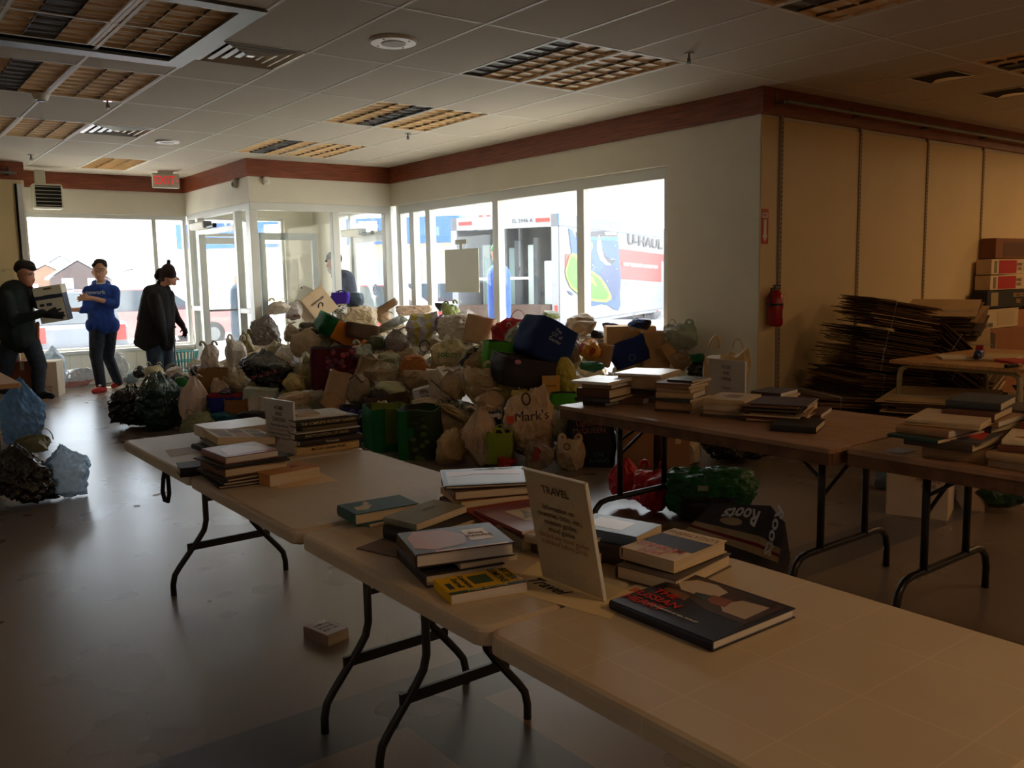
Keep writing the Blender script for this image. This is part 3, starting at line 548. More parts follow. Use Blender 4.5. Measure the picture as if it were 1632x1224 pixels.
# load space: quilted walls, mattresses and shelving uprights
ldm = col((130, 158, 158), .7); ldw = col((205, 220, 216), .6); ldd = col((46, 52, 56), .7)
for k, (y_, w_, z0, z1, x_, m_) in enumerate(((.35, .3, .75, 2.0, .5, ldw), (.62, .12, .75, 2.5, .35, ldd), (.85, .22, .75, 2.35, .7, ldw), (1.1, .16, .75, 2.45, .5, ldd), (1.35, .2, .75, 2.3, .8, ldm), (1.6, .1, .75, 2.5, .4, ldd), (1.9, .42, .75, 2.1, .9, ldm), (2.2, .2, .75, 2.4, 1.2, ldw))):
    MB().box((x_, y_, (z0+z1)/2), (.12, w_, z1-z0), m_, bev=.02).build('load_panel', t_)
MB().box((1.9, TW/2, TH/2+.35), (.04, TW-.1, TH-.8), ldd).build('load_back', t_); MB().box((.2, TW/2, .95), (.5, 2.1, .3), col((70, 48, 34), .8)).build('load_crate', t_)
MB().box((.1, 1.4, 1.65), (.05, 1.5, .05), WHITE).build('load_bar', t_)
# side livery: outlines measured off the photograph, brought onto the truck's side plane
TI = TM.inverted()
def SP(x, y):
    d = ray(760+x/5.264, 310+y/5.264); o = TI @ C0; e = TI.to_3x3() @ d; t = -o.y/e.y; q = o+e*t; return q.x, q.z
def flat(name, pts, m, off=0): return MB().poly([(x, -.004-off, z) for x, z in [SP(*p) for p in pts]], m, .004, (0, -1, 0)).build(name, t_)
flat('red_band', [(738, 500), (772, 498), (772, 560), (738, 640)], trd); flat('red_band', [(1190, 455), (1590, 507), (1590, 560), (1545, 560), (1545, 735), (1190, 708)], trd)
flat('sea_mural', [(765, 282), (800, 300), (830, 380), (900, 385), (1180, 388), (1188, 440), (1190, 520), (1200, 620), (1206, 720), (1198, 830), (1202, 930), (1182, 975), (1150, 965), (1100, 930), (1040, 920), (980, 935), (920, 940), (895, 880), (800, 800), (770, 640), (790, 480)], tbl, .004)
flat('header_panel', [(830, 314), (1178, 303), (1178, 352), (830, 352)], col((70, 68, 74), .5), .008); flat('text_strip', [(830, 358), (1178, 358), (1178, 386), (830, 386)], col((60, 112, 170), .5), .008)
flat('mural_shadow', [(1000, 700), (1100, 560), (1190, 640), (1196, 760), (1150, 900), (1100, 780)], tdb, .006)
gr = col((84, 130, 44), .5); gr2 = col((140, 176, 70), .5)
flat('green_fish', [(735, 640), (770, 520), (790, 490), (830, 500), (890, 610), (960, 640), (1030, 690), (1080, 760), (1125, 850), (1120, 880), (1080, 905), (1000, 900), (920, 885), (850, 840), (780, 780), (745, 700)], gr2, .010)
flat('green_fish', [(750, 650), (776, 540), (792, 520), (820, 530), (880, 630), (950, 656), (1015, 705), (1065, 775), (1100, 845), (1070, 880), (1000, 880), (920, 862), (855, 820), (795, 765), (760, 700)], gr, .013)
flat('fish_tail', [(880, 520), (925, 475), (942, 400), (960, 398), (966, 440), (945, 490), (905, 540)], gr2, .013); flat('fish_highlight', [(905, 660), (960, 690), (1005, 770), (950, 740), (910, 705)], gr2, .016)
flat('white_fish', [(1020, 335), (1003, 400), (1003, 470), (1030, 550), (1080, 592), (1120, 590), (1165, 545), (1110, 540), (1070, 515), (1045, 470), (1035, 400)], WHITE, .010); flat('white_fish_shade', [(1045, 455), (1075, 515), (1120, 545), (1165, 545), (1125, 588), (1090, 566), (1060, 525)], col((60, 66, 78), .5), .013)
flat('small_fish', [(750, 805), (790, 818), (802, 850), (775, 835)], tdb, .013)
for k in range(12): a = RS.rand(2)*(260, 380)+(910, 420); flat('spray_dot', [(a[0]+3*math.cos(q), a[1]+4*math.sin(q)) for q in np.linspace(0, 5.2, 6)], WHITE, .018)
def side_text(s_, m, x0, y0, x1, y1, hpx, shear=0, bold=0):
    a, b = SP(x0, y0), SP(x1, y1); h_ = SP(x0, y0-hpx/2)[1]-SP(x0, y0+hpx/2)[1]; sz = h_/.72 if '\n' not in s_ else h_/(.72*3.4)
    me = text_mesh(s_, sz, m, shear=shear, bold=bold); xs_ = [v.co.x for v in me.vertices]; k = (b[0]-a[0])/(max(xs_)-min(xs_))
    lettering(s_, sz, m, t_, basis(((a[0]+b[0])/2, -.026, (a[1]+b[1])/2), (1, 0, (b[1]-a[1])/(b[0]-a[0])), (0, 0, 1)) , shear=shear, bold=bold, sx=k)
gm = col((72, 68, 66), .5)
side_text('U-HAUL', gm, 1258, 378, 1550, 424, 88, bold=.03); side_text('RIGHT EQUIPMENT / LOWEST COST', WHITE, 1222, 585, 1512, 612, 30, bold=.02); side_text('VIRGINIA', WHITE, 1062, 330, 1168, 328, 32, bold=.01)
side_text('Gentle-Ride Van', gm, 1298, 1022, 1502, 1028, 40, shear=.15); side_text("Don't\nBreak\nIt", gm, 1232, 755, 1268, 757, 50)
for x_ in (7.2, 1.0): MB().box((x_, -.03, .66), (.12, .01, .05), col((215, 40, 30), .4)).build('side_marker', t_)
for k in range(30): MB().cyl((0, 0, 0), .01, .006, M_ALUD, 6, M=Matrix.Translation((.2+k*.26, -.028, TH-.27)) @ Matrix.Rotation(PI/2, 4, 'X')).build('rivet', t_)
for x_ in (1.4, 6.6):
    for y_ in (.2, TW-.2): MB().cyl((0, 0, -.12), .38, .24, MC['tyre'], 24).build('wheel', t_, M=Matrix.Translation((x_, y_, .36)) @ Matrix.Rotation(PI/2, 4, 'X'))
MB().box((TLN+.9, TW/2, 1.1), (1.7, 2.0, 1.5), tw_, bev=.15).build('cab', t_); MB().box((TLN+.8, TW/2, 1.5), (1.4, 2.03, .5), MC['car_glass'], bev=.05).build('cab_window', t_)
# second trailer behind at right
t_ = thing('rental_truck', 'second rental vehicle just showing behind the first truck at right', 'truck', M=Matrix.Translation((21.3, 17.4, GZ-.1)) @ Matrix.Rotation(ang, 4, 'Z'))
MB().box((2, 1, 1.6), (4, 2, 1.9), tw_, bev=.04).build('box_body', t_); MB().box((2, -.01, 1.0), (4, .02, .4), trd).build('red_band', t_); MB().box((1.2, -.015, 1.8), (1.6, .02, .7), tbl).build('mural', t_)
for x_ in (.8, 3.2): MB().cyl((0, 0, -.12), .36, .24, MC['tyre'], 24).build('wheel', t_, M=Matrix.Translation((x_, .15, .36)) @ Matrix.Rotation(PI/2, 4, 'X'))
# ---------------------------------------------------------------- people
def capsules(parts, voxel, it=3, m=None, name='body'):
    """parts: (p, q, r0, r1[, squash]) tapered capsules fused into one continuous surface"""
    b = MB()
    for P in parts:
        p, q, r0, r1 = Vector(P[0]), Vector(P[1]), P[2], P[3]; sq = P[4] if len(P) > 4 else 1
        d = q-p; L_ = d.length
        if L_ < 1e-5: d = Vector((0, 0, 1)); q = p+d*.001; L_ = .001
        pts = []; rr = []
        for k in range(4): a = PI/2*(k+.3)/4.3; pts.append(p-d.normalized()*r0*math.cos(a)); rr.append(r0*math.sin(a))
        for k in range(5): pts.append(p+d*(k/4)); rr.append(r0+(r1-r0)*k/4)
        for k in range(3, -1, -1): a = PI/2*(k+.3)/4.3; pts.append(q+d.normalized()*r1*math.cos(a)); rr.append(r1*math.sin(a))
        i0 = len(b.v); b.tube(pts, rr, m, 14)
        if sq != 1:   # flatten towards / away from the camera
            A = Vector(VD)
            for i in range(i0, len(b.v)):
                v = Vector(b.v[i]); c_ = p+d*max(0, min(1, (v-p).dot(d)/(L_*L_))); o_ = (v-c_).dot(A); b.v[i] = tuple(v-A*o_*(1-sq))
    me = b.mesh(name, True); o = bpy.data.objects.new('tmp', me); COL.objects.link(o)
    r = o.modifiers.new('r', 'REMESH'); r.mode = 'VOXEL'; r.voxel_size = voxel; r.use_smooth_shade = True
    s = o.modifiers.new('s', 'SMOOTH'); s.factor = .5; s.iterations = it
    dg = bpy.context.evaluated_depsgraph_get(); out = bpy.data.meshes.new_from_object(o.evaluated_get(dg)); bpy.data.objects.remove(o); bpy.data.meshes.remove(me)
    out.materials.clear(); out.materials.append(m); out.name = name
    out.polygons.foreach_set('material_index', [0]*len(out.polygons)); return out
VD = (0, 1, 0)
class Fig:
    def __init__(s, label, u, v, z=0, depth=None):
        global VD
        g = onz(u, v, z) if depth is None else C0+ray(u, v)*depth
        s.o = g; s.D = (g-C0).dot(CF); s.px = s.D/FPX; s.t = thing('person', label, 'person', g)
        d = Vector((g.x, g.y, 0)).normalized(); VD = s.vd = d; s.rt = Vector((d.y, -d.x, 0))
    def J(s, u, v, dy=0):
        """joint at a picture position, dy metres behind the figure's own plane"""
        d = ray(u, v); n_ = s.vd; t_ = ((s.o+n_*dy-C0).dot(n_))/d.dot(n_); return (C0+d*t_)-s.o
    def part(s, name, caps, m, vox=.011, it=3, lab=None):
        P = []
        for c in caps: P.append((s.J(*c[0]), s.J(*c[1]), c[2], c[3])+tuple(c[4:]))
        o = place(name, capsules(P, vox, it, m, name), s.t)
        if lab: o['label'] = lab
        return o
    def hand(s, base, dirs, r=.011, L_=.075):
        """palm base joint, finger end points in pixels with depth"""
        return [(base, d, r, r*.75) for d in dirs]
SKIN = mat('skin', (205, 150, 122), .55, sub=.1); SKIN2 = mat('skin_ruddy', (190, 130, 104), .55)
DENIM = mat('dark_denim', (44, 52, 66), .85, c2=(30, 36, 48), vs=20, bump=.3, bs=90); DENIM2 = mat('blue_denim', (58, 72, 92), .85, c2=(42, 54, 72), vs=12, bump=.3, bs=90)
def face(F, u, v, r, m, look=(0, 1), hairm=None, glasses=False):
    """eyes, brows and mouth; look=(side, front): front 1 faces the camera; r in pixels"""
    k = r/12.5
    for s_ in (-1, 1):
        if look[1] < .5 and s_*look[0] < 0: continue
        uu = u+(s_*4.4*look[1]+look[0]*6.5)*k; dy = -(.088*look[1]+.03)*k
        place('eye', MB().ball(F.J(uu, v-1.0*k, dy), (.011, .011, .008), WHITE, 10, 8).ball(F.J(uu+look[0]*.4, v-1.0*k, dy-.007), .006, BLACK, 8, 6).mesh('eye', True), F.t)
        place('eyebrow', MB().bar(F.J(uu-2*k, v-3.4*k, dy-.004), F.J(uu+2*k, v-3.4*k, dy-.004), .004, hairm or BLACK, 6).mesh('eyebrow'), F.t)
    um = u+look[0]*7*k
    place('mouth', MB().bar(F.J(um-2.6*k, v+6.3*k, -.085*k*max(.4, look[1])-.01), F.J(um+2.6*k, v+6.3*k, -.085*k*max(.4, look[1])-.01), .005, mat('lips', (150, 84, 76), .5), 6).mesh('mouth'), F.t)
    if glasses:
        g_ = MB()
        for s_ in (-1, 1):
            c_ = (u+(s_*4.8*look[1]+look[0]*5)*k, v-1*k); g_.tube([F.J(c_[0]+4*k*math.cos(a), c_[1]+2.6*k*math.sin(a), -.115*k) for a in np.linspace(0, 2*PI, 14)[:-1]], .0022, BLACK, 5, closed=True)
            g_.bar(F.J(c_[0]+s_*4*k, c_[1]-.5, -.11*k), F.J(u+s_*11.5*k, v-1, 0), .002, BLACK, 5)
        g_.build('glasses', F.t)
# --- boy in blue hoodie, reaching to the left
F = Fig('boy in a blue hoodie and red shoes reaching out for the box', 168, 624)
head = [((159, 427, 0), (158.5, 437, -.02), .088, .078), ((158.5, 440, -.03), (158.5, 443, -.035), .058, .042), ((160, 440, .01), (162, 456, .02), .055, .06), ((158.5, 436, -.09), (158, 438.5, -.115), .012, .016), ((147.6, 433, 0), (147.8, 437, 0), .018, .014), ((170, 433, 0), (169.6, 437, 0), .018, .014)]
arms = [((184, 466, 0), (182, 484, -.08), .05, .042), ((182, 484, -.08), (146, 475, -.30), .04, .028), ((146, 475, -.3), (136, 475, -.33), .03, .034), ((140, 466, .05), (138, 493, 0), .045, .04), ((138, 493, 0), (116, 494, -.06), .037, .026), ((116, 494, -.06), (110, 493, -.07), .028, .032),
        ((136, 477, -.33), (124, 480.5, -.34), .012, .009), ((136, 474.5, -.34), (122.5, 477, -.35), .012, .009), ((136, 472, -.33), (123, 473.5, -.34), .012, .009), ((136, 470.5, -.32), (127, 469.5, -.33), .011, .009), ((139, 471, -.33), (131, 466.5, -.36), .012, .009),
        ((110, 491, -.07), (106, 486, -.09), .011, .009), ((109, 493, -.07), (103.5, 489, -.09), .011, .009), ((109, 494, -.07), (103.5, 493, -.09), .011, .009), ((110, 496, -.07), (105, 497, -.09), .011, .009), ((112, 490, -.08), (110, 485, -.1), .011, .009)]
torso = [((161, 476, .02), (160, 500, .02), .13, .13), ((160, 500, .02), (162, 514, .03), .11, .10), ((144, 464, .03), (180, 464, .02), .06, .06)]
legs = [((155, 525, 0), (153, 566, -.03), .088, .068), ((153, 566, -.03), (162, 612, .02), .062, .045), ((174, 525, .03), (172, 568, .12), .088, .066), ((172, 568, .12), (187, 605, .3), .06, .045)]
F.part('body', head+arms+torso+legs, SKIN, .0095)
blue = mat('royal_blue_fleece', (34, 76, 170), .85, c2=(24, 58, 140), vs=10, bump=.4, bs=50)
F.part('hoodie', [((161, 468, .02), (161, 502, .01), .165, .165, .85), ((161, 502, .01), (164, 516, .02), .168, .17, .9), ((152, 518, .01), (174, 518, .02), .125, .135, .95), ((142, 465, .03), (180, 464, .02), .085, .088), ((146, 460, .02), (156, 455, .0), .05, .045), ((176, 460, .02), (166, 455, .0), .05, .045), ((183, 466, 0), (183, 485, -.07), .07, .062), ((183, 485, -.07), (169, 481.5, -.16), .06, .052), ((140, 468, .05), (137.5, 493, 0), .06, .054), ((137.5, 493, 0), (130, 494.5, -.02), .052, .046), ((149, 457, .04), (153, 455, -.03), .045, .04), ((153, 455, -.03), (160, 459, -.09), .04, .035), ((160, 459, -.09), (168, 455, -.03), .035, .04), ((168, 455, -.03), (173, 457, .04), .04, .045), ((152, 452, .08), (170, 452, .08), .05, .05)], blue, .011, 2)
F.part('trousers', [((155, 527, 0), (153, 566, -.03), .105, .085), ((153, 566, -.03), (161, 613, .02), .08, .068), ((174, 527, .03), (172, 568, .12), .105, .082), ((172, 568, .12), (188, 608, .28), .078, .066), ((158, 521, .01), (171, 521, .02), .12, .12, .85)], DENIM, .011, 2)
shoe = mat('red_suede', (196, 48, 42), .7); sole = mat('shoe_sole', (235, 215, 200), .6)
F.part('shoe', [((164, 619, .02), (150, 623.5, -.1), .045, .036), ((166, 620, .03), (158, 622, -.04), .042, .044)], shoe, .009); F.part('shoe', [((188, 609, .3), (181, 615, .24), .045, .038), ((191, 610, .3), (186, 613, .28), .042, .04)], shoe, .009)
F.part('shoe_laces', [((158, 614.5, -.05), (165, 612, .0), .018, .02)], WHITE, .008)
hair = mat('dark_hair', (52, 38, 30), .8, bump=.6, bs=120)
F.part('hair', [((157, 419.5, .0), (163, 420, .01), .062, .062), ((150, 423, -.03), (167, 422.5, -.03), .035, .035), ((160, 427, .05), (160, 434, .05), .075, .06), ((149.5, 424, .02), (149.5, 430, .02), .022, .018), ((168.5, 424, .02), (168.5, 430, .02), .022, .018)], hair, .01)
face(F, 158.5, 431, 11, SKIN, (0, 1), hair, True)
lettering('cowork', .075, col((190, 200, 210), .6), F.t, basis(F.J(152, 466, -.165), F.rt, (0, 0, 1)), bold=.02)
F.part('hood_lining', [((155, 452, -.06), (166, 452, -.05), .018, .018)], WHITE, .008)
# --- man in flat cap, with file box
F = Fig('man in flat cap and dark jacket carrying a white file box', 40, 643)
F.part('body', [((41, 436, 0), (43, 446, -.02), .095, .085), ((45, 450, -.02), (46, 453, -.03), .055, .045), ((38, 448, .02), (33, 463, .03), .06, .065), ((52.5, 442, -.05), (54, 446, -.06), .014, .018), ((33, 441, -.06), (33, 445, -.06), .018, .014),
    ((25, 472, .0), (30, 530, 0), .15, .15), ((8, 468, -.05), (40, 466, .05), .07, .07), ((14, 475, -.12), (25, 512, -.2), .055, .045), ((25, 512, -.2), (72, 501, -.28), .042, .03),
    ((22, 535, .02), (14, 578, .05), .09, .07), ((14, 578, .05), (8, 615, .12), .062, .045), ((45, 535, 0), (62, 580, -.05), .09, .07), ((62, 580, -.05), (62, 622, -.02), .062, .045)], SKIN2, .0105)
jk = mat('dark_green_jacket', (28, 42, 36), .85, c2=(18, 24, 30), vs=5, bump=.4, bs=30)
F.part('jacket', [((24, 470, .0), (26, 512, 0), .185, .2, .85), ((26, 512, 0), (30, 535, 0), .2, .215, .85), ((6, 468, -.05), (42, 464, .05), .085, .08), ((10, 474, -.12), (20, 512, -.2), .085, .07), ((20, 512, -.2), (68, 499, -.28), .066, .05), ((42, 468, .1), (60, 486, -.1), .07, .055), ((30, 455, .04), (42, 462, .02), .05, .04)], jk, .012, 2)
F.part('trousers', [((20, 535, .02), (10, 578, .05), .12, .098), ((10, 578, .05), (4, 618, .12), .092, .078), ((44, 535, 0), (62, 582, -.05), .12, .095), ((62, 582, -.05), (61, 620, -.02), .09, .075), ((22, 530, .0), (42, 530, 0), .13, .13)], DENIM, .012, 2)
F.part('shoe', [((62, 626, -.02), (82, 631, -.08), .05, .042), ((60, 628, .0), (70, 630, -.04), .048, .05)], BLACK, .01); F.part('shoe', [((6, 622, .12), (22, 628, .05), .05, .042)], BLACK, .01)
glv = mat('black_glove', (22, 22, 26), .8)
F.part('glove', [((72, 501, -.28), (84, 502, -.33), .045, .042), ((84, 497, -.34), (97, 492.5, -.33), .016, .013), ((86, 500, -.35), (101, 498, -.35), .016, .013), ((86, 503, -.35), (103, 503, -.35), .016, .013), ((85, 506, -.34), (100, 507.5, -.34), .015, .012), ((78, 496, -.32), (88, 490.5, -.33), .017, .013)], glv, .0085, 2)
cap = mat('tweed_cap', (72, 64, 62), .9, c2=(52, 46, 46), vs=60, bump=.5, bs=150)
F.part('flat_cap', [((36, 426, .02), (46, 425, -.02), .095, .075, .9), ((44, 423, -.02), (55, 428, -.08), .05, .026), ((30, 428, .03), (40, 430, .0), .06, .06)], cap, .0095, 2)
F.part('scarf', [((47, 457, -.05), (51, 459, -.05), .02, .018)], mat('red_scarf', (150, 22, 24), .8), .008); F.part('orange_lining', [((60, 515, -.08), (61, 540, -.08), .022, .016)], mat('orange_cloth', (176, 96, 42), .8), .008)
F.part('hair', [((33, 432, .05), (33, 440, .04), .05, .04)], mat('grey_hair', (150, 142, 136), .9), .01)
face(F, 45, 438, 11.5, SKIN2, (.35, .8), mat('grey_brow', (170, 165, 160), .9), True)
# the carried file box
c0, c1, c2, c3 = F.J(46.6, 458, -.18), F.J(93, 451, -.26), F.J(109.5, 510, -.24), F.J(65, 517, -.16)
X_ = (c1-c0).normalized(); Z_ = (c1-c2).normalized(); N_ = X_.cross(Z_).normalized(); Z_ = N_.cross(X_)*-1 if N_.cross(X_).z < 0 else N_.cross(X_)
wd = (c1-c0).length*.98; ht = (c1-c2).length*.96; org = F.o+c3+X_*0
dep = Vector(F.vd); bm_ = Matrix(((X_.x, dep.x, Z_.x, org.x), (X_.y, dep.y, Z_.y, org.y), (X_.z, dep.z, Z_.z, org.z), (0, 0, 0, 1)))
t_ = thing('file_box', 'white lidded file box with navy band held by the capped man', 'box', M=basis(org, X_, dep)); bw = mat('box_white', (222, 214, 192), .75); nv = mat('box_navy', (44, 50, 74), .7)
MB().box((wd/2, .14, ht*.4), (wd*.95, .26, ht*.8), bw).build('body', t_); MB().box((wd/2, .14, ht*.88), (wd, .285, ht*.24), bw, bev=.004).build('lid', t_)
MB().box((wd/2, .006, ht*.70), (wd*.955, .004, ht*.1), nv).poly([(wd*.3, .004, ht*.74), (wd*.38, .004, ht*.80), (wd*.66, .004, ht*.80), (wd*.74, .004, ht*.74)], nv, .002, (0, -1, 0)).box((wd*.975, .14, ht*.4), (.006, .262, ht*.8), nv).build('band', t_)
MB().box((wd*.52, -.004, ht*.93), (wd*.28, .004, ht*.05), col((110, 84, 62), .8)).build('handle_slot', t_); MB().box((wd*.2, .006, ht*.5), (.05, .004, .03), BLACK).box((wd*.45, .006, ht*.5), (.06, .004, .035), nv).build('print', t_)
# --- person in dark coat and woollen hat, walking right with a cane
F = Fig('person in long black coat and pompom hat walking right with a cane', 250, 622)
F.part('body', [((266, 436, 0), (269, 446, 0), .09, .08), ((272, 442, 0), (273.5, 447, 0), .07, .062), ((276, 450, 0), (278, 452, 0), .034, .028), ((281.5, 442, 0), (285, 445.5, 0), .013, .016), ((262, 452, .0), (256, 466, 0), .06, .07), ((252, 480, 0), (252, 532, 0), .13, .13, .8), ((244, 478, -.02), (262, 476, .06), .06, .055),
    ((248, 478, -.14), (256, 515, -.2), .05, .042), ((256, 515, -.2), (262, 540, -.2), .04, .028), ((262, 540, -.2), (262, 547, -.2), .032, .034), ((268, 480, .12), (280, 505, .1), .048, .04), ((280, 505, .1), (291, 521, .02), .036, .026), ((291, 521, .02), (294, 526, 0), .028, .03),
    ((245, 545, .02), (250, 580, 0), .1, .075), ((250, 580, 0), (243, 612, .05), .065, .05), ((262, 545, .08), (266, 582, .1), .095, .072), ((266, 582, .1), (264, 612, .15), .06, .05)], SKIN2, .0115)
ct = mat('black_wool_coat', (34, 31, 34), .95, c2=(24, 22, 26), vs=30, bump=.4, bs=60)
F.part('coat', [((250, 476, 0), (248, 510, 0), .20, .235, .85), ((248, 510, 0), (238, 538, 0), .225, .19, .8), ((248, 510, .0), (262, 542, .02), .20, .15, .8), ((222, 545, .02), (266, 550, 0), .075, .09, .9), ((234, 535, .1), (258, 545, .1), .12, .12), ((240, 466, -.05), (264, 468, .08), .1, .09), ((246, 476, -.15), (255, 514, -.2), .085, .07), ((255, 514, -.2), (261, 538, -.2), .066, .052), ((268, 478, .12), (280, 505, .1), .078, .062), ((280, 505, .1), (290, 518, .03), .058, .045), ((256, 452, .02), (266, 460, -.02), .055, .05), ((270, 470, -.02), (274, 545, -.02), .07, .045)], ct, .013, 2)
F.part('trousers', [((245, 545, .02), (248, 582, 0), .12, .1), ((248, 582, 0), (240, 618, .05), .098, .085), ((262, 548, .08), (267, 584, .1), .11, .092), ((267, 584, .1), (264, 618, .15), .088, .08)], DENIM2, .0125, 2)
F.part('shoe', [((242, 622, .04), (258, 625, .02), .05, .042)], BLACK, .011); F.part('shoe', [((264, 620, .15), (279, 622, .13), .05, .042)], BLACK, .011)
F.part('glove', [((262, 541, -.2), (263, 547, -.2), .042, .04), ((259, 547, -.2), (260, 554, -.2), .014, .011), ((262, 548, -.2), (263.5, 556, -.2), .014, .011), ((265, 548, -.2), (267, 555, -.19), .014, .011), ((267, 546, -.2), (269.5, 552, -.18), .013, .011), ((265, 542, -.21), (270, 547, -.22), .014, .011)], glv, .009, 2)
F.part('glove', [((291, 520, .02), (294, 526, 0), .038, .034), ((293, 528, .01), (291, 536, 0), .013, .01), ((295, 528, 0), (295, 538, -.01), .013, .01), ((296.5, 526, -.01), (297, 535, -.02), .013, .01), ((297, 524, 0), (299, 531, -.01), .012, .01), ((291, 524, -.02), (287.5, 529, -.04), .013, .011)], glv, .009, 2)
ht_ = mat('knit_hat', (52, 30, 30), .95, c2=(40, 24, 26), vs=50, bump=.8, bs=120)
F.part('knit_hat', [((268, 431, 0), (268, 434, 0), .092, .1), ((266, 436, 0), (269, 437, 0), .098, .098), ((268.8, 416.5, 0), (268.8, 418.5, 0), .026, .024), ((256, 434, .03), (252, 440, .04), .06, .055)], ht_, .01, 2)
F.part('hair', [((262, 444, .0), (262, 449, 0), .07, .05)], hair, .01); face(F, 271, 441, 11.5, SKIN2, (1, .1), hair)
t_ = thing('cane', 'thin dark cane held by the person in the black coat', 'cane', F.o+F.J(281, 602, -.1)); b_ = F.J(281, 602, -.1)
MB().bar((0, 0, 0), F.J(277, 522, -.05)-b_, .011, M_ALUD, 8).build('shaft', t_); MB().bar(F.J(273, 521, -.05)-b_, F.J(281, 521, -.05)-b_, .014, BLACK, 8).build('grip', t_)
# --- man in vestibule
F = Fig('bearded man in grey jacket and dark cap inside the vestibule', 548, 490, depth=12.9)
F.part('body', [((531, 414, 0), (531, 424, 0), .095, .08), ((529, 427, 0), (528, 430, 0), .045, .04), ((522.5, 421, 0), (521, 424, 0), .013, .017), ((536, 428, .02), (542, 437, .02), .06, .07), ((547, 450, 0), (549, 560, 0), .15, .15), ((540, 470, -.1), (520, 482, -.15), .045, .035), ((520, 482, -.15), (508, 480, -.15), .03, .03), ((545, 560, 0), (544, 625, 0), .09, .06), ((556, 560, .05), (556, 625, .1), .09, .06),
    ((508, 479, -.15), (500, 476, -.16), .012, .009), ((508, 481, -.15), (500, 480, -.16), .012, .009), ((508, 483, -.15), (501, 484, -.16), .012, .009), ((509, 485, -.15), (503, 487, -.16), .011, .009), ((511, 477, -.16), (506, 473, -.17), .012, .009)], SKIN2, .0125)
F.part('jacket', [((548, 448, 0), (552, 500, 0), .17, .21, .85), ((552, 500, 0), (550, 545, 0), .21, .2, .85), ((536, 440, .02), (552, 442, .02), .075, .1), ((541, 450, -.12), (540, 470, -.14), .075, .07), ((540, 470, -.14), (524, 481, -.15), .06, .05)], mat('slate_jacket', (92, 98, 122), .85, c2=(70, 76, 98), vs=10), .013, 2)
F.part('trousers', [((545, 548, 0), (544, 620, 0), .11, .085), ((556, 548, .05), (556, 620, .1), .11, .085)], DENIM, .014, 2); F.part('shoe', [((545, 624, 0), (534, 628, -.03), .05, .042)], BLACK, .011); F.part('shoe', [((556, 624, .1), (546, 628, .06), .05, .042)], BLACK, .011)
F.part('cap', [((531, 411, 0), (535, 412, 0), .098, .095), ((524, 414, -.0), (520, 416, -.01), .035, .02)], mat('dark_cap', (38, 46, 50), .85), .011, 2); F.part('beard', [((526, 428, 0), (528, 433, 0), .045, .04)], mat('grey_beard', (196, 190, 186), .9), .01); face(F, 530, 420, 11, SKIN2, (-.9, .15), MC['grey_brow'])
# --- person outdoors seen through the entrance glass, back turned
F = Fig('person in dark navy coat outside, seen between the vestibule frames', 384, 560, z=-.1, depth=16.2)
F.part('body', [((382, 441, 0), (381, 448, 0), .1, .09), ((374, 446, 0), (373.5, 448, 0), .014, .016), ((382, 450, 0), (384, 460, 0), .06, .07), ((384, 470, 0), (385, 520, 0), .15, .15), ((382, 525, 0), (381, 572, 0), .09, .06), ((389, 525, .05), (390, 572, .1), .09, .06), ((378, 470, -.05), (377, 498, -.1), .05, .035), ((377, 500, -.1), (377, 505, -.1), .03, .02)], SKIN2, .014)
nvm = mat('navy_coat', (40, 58, 78), .85)
F.part('coat', [((384, 466, 0), (385, 510, 0), .19, .2, .85), ((385, 510, 0), (386, 535, 0), .2, .19, .85), ((379, 466, -.08), (377, 495, -.12), .07, .055)], nvm, .015, 2); F.part('trousers', [((382, 530, 0), (381, 572, 0), .11, .08), ((389, 530, .05), (390, 572, .1), .11, .08)], DENIM, .015, 2)
F.part('knit_hat', [((382, 438, 0), (384, 439, 0), .11, .105)], mat('striped_hat', (90, 60, 48), .9, c2=(225, 215, 200), vs=12), .012, 2); F.part('shoe', [((380, 575, 0), (376, 577, -.03), .05, .04)], BLACK, .012); F.part('shoe', [((390, 574, .1), (386, 576, .06), .05, .04)], BLACK, .012)
# --- helper by the truck
F = Fig('person in blue sweater and green cap unloading by the truck', 797, 560, depth=12.6)
F.part('body', [((793, 402, 0), (793, 411, 0), .095, .08), ((793, 414, 0), (794, 425, 0), .055, .07), ((795, 440, 0), (796, 500, 0), .14, .14), ((804, 440, 0), (806, 462, -.1), .045, .04), ((806, 462, -.1), (800, 476, -.18), .035, .03), ((793, 510, 0), (793, 600, 0), .09, .06), ((801, 510, .05), (802, 600, .1), .09, .06)], SKIN2, .0125)
F.part('sweater', [((795, 438, 0), (796, 480, 0), .165, .17, .85), ((796, 480, 0), (796, 500, 0), .17, .165, .85), ((804, 438, 0), (807, 460, -.1), .07, .06), ((807, 460, -.1), (801, 473, -.17), .055, .045)], mat('bright_blue_knit', (40, 84, 190), .8), .013, 2)
F.part('cap', [((793, 397, 0), (795, 398, 0), .098, .09)], mat('green_cap', (70, 120, 80), .8), .012, 2); F.part('trousers', [((793, 510, 0), (793, 600, 0), .11, .085), ((801, 510, .05), (802, 600, .1), .11, .085)], DENIM, .014, 2)
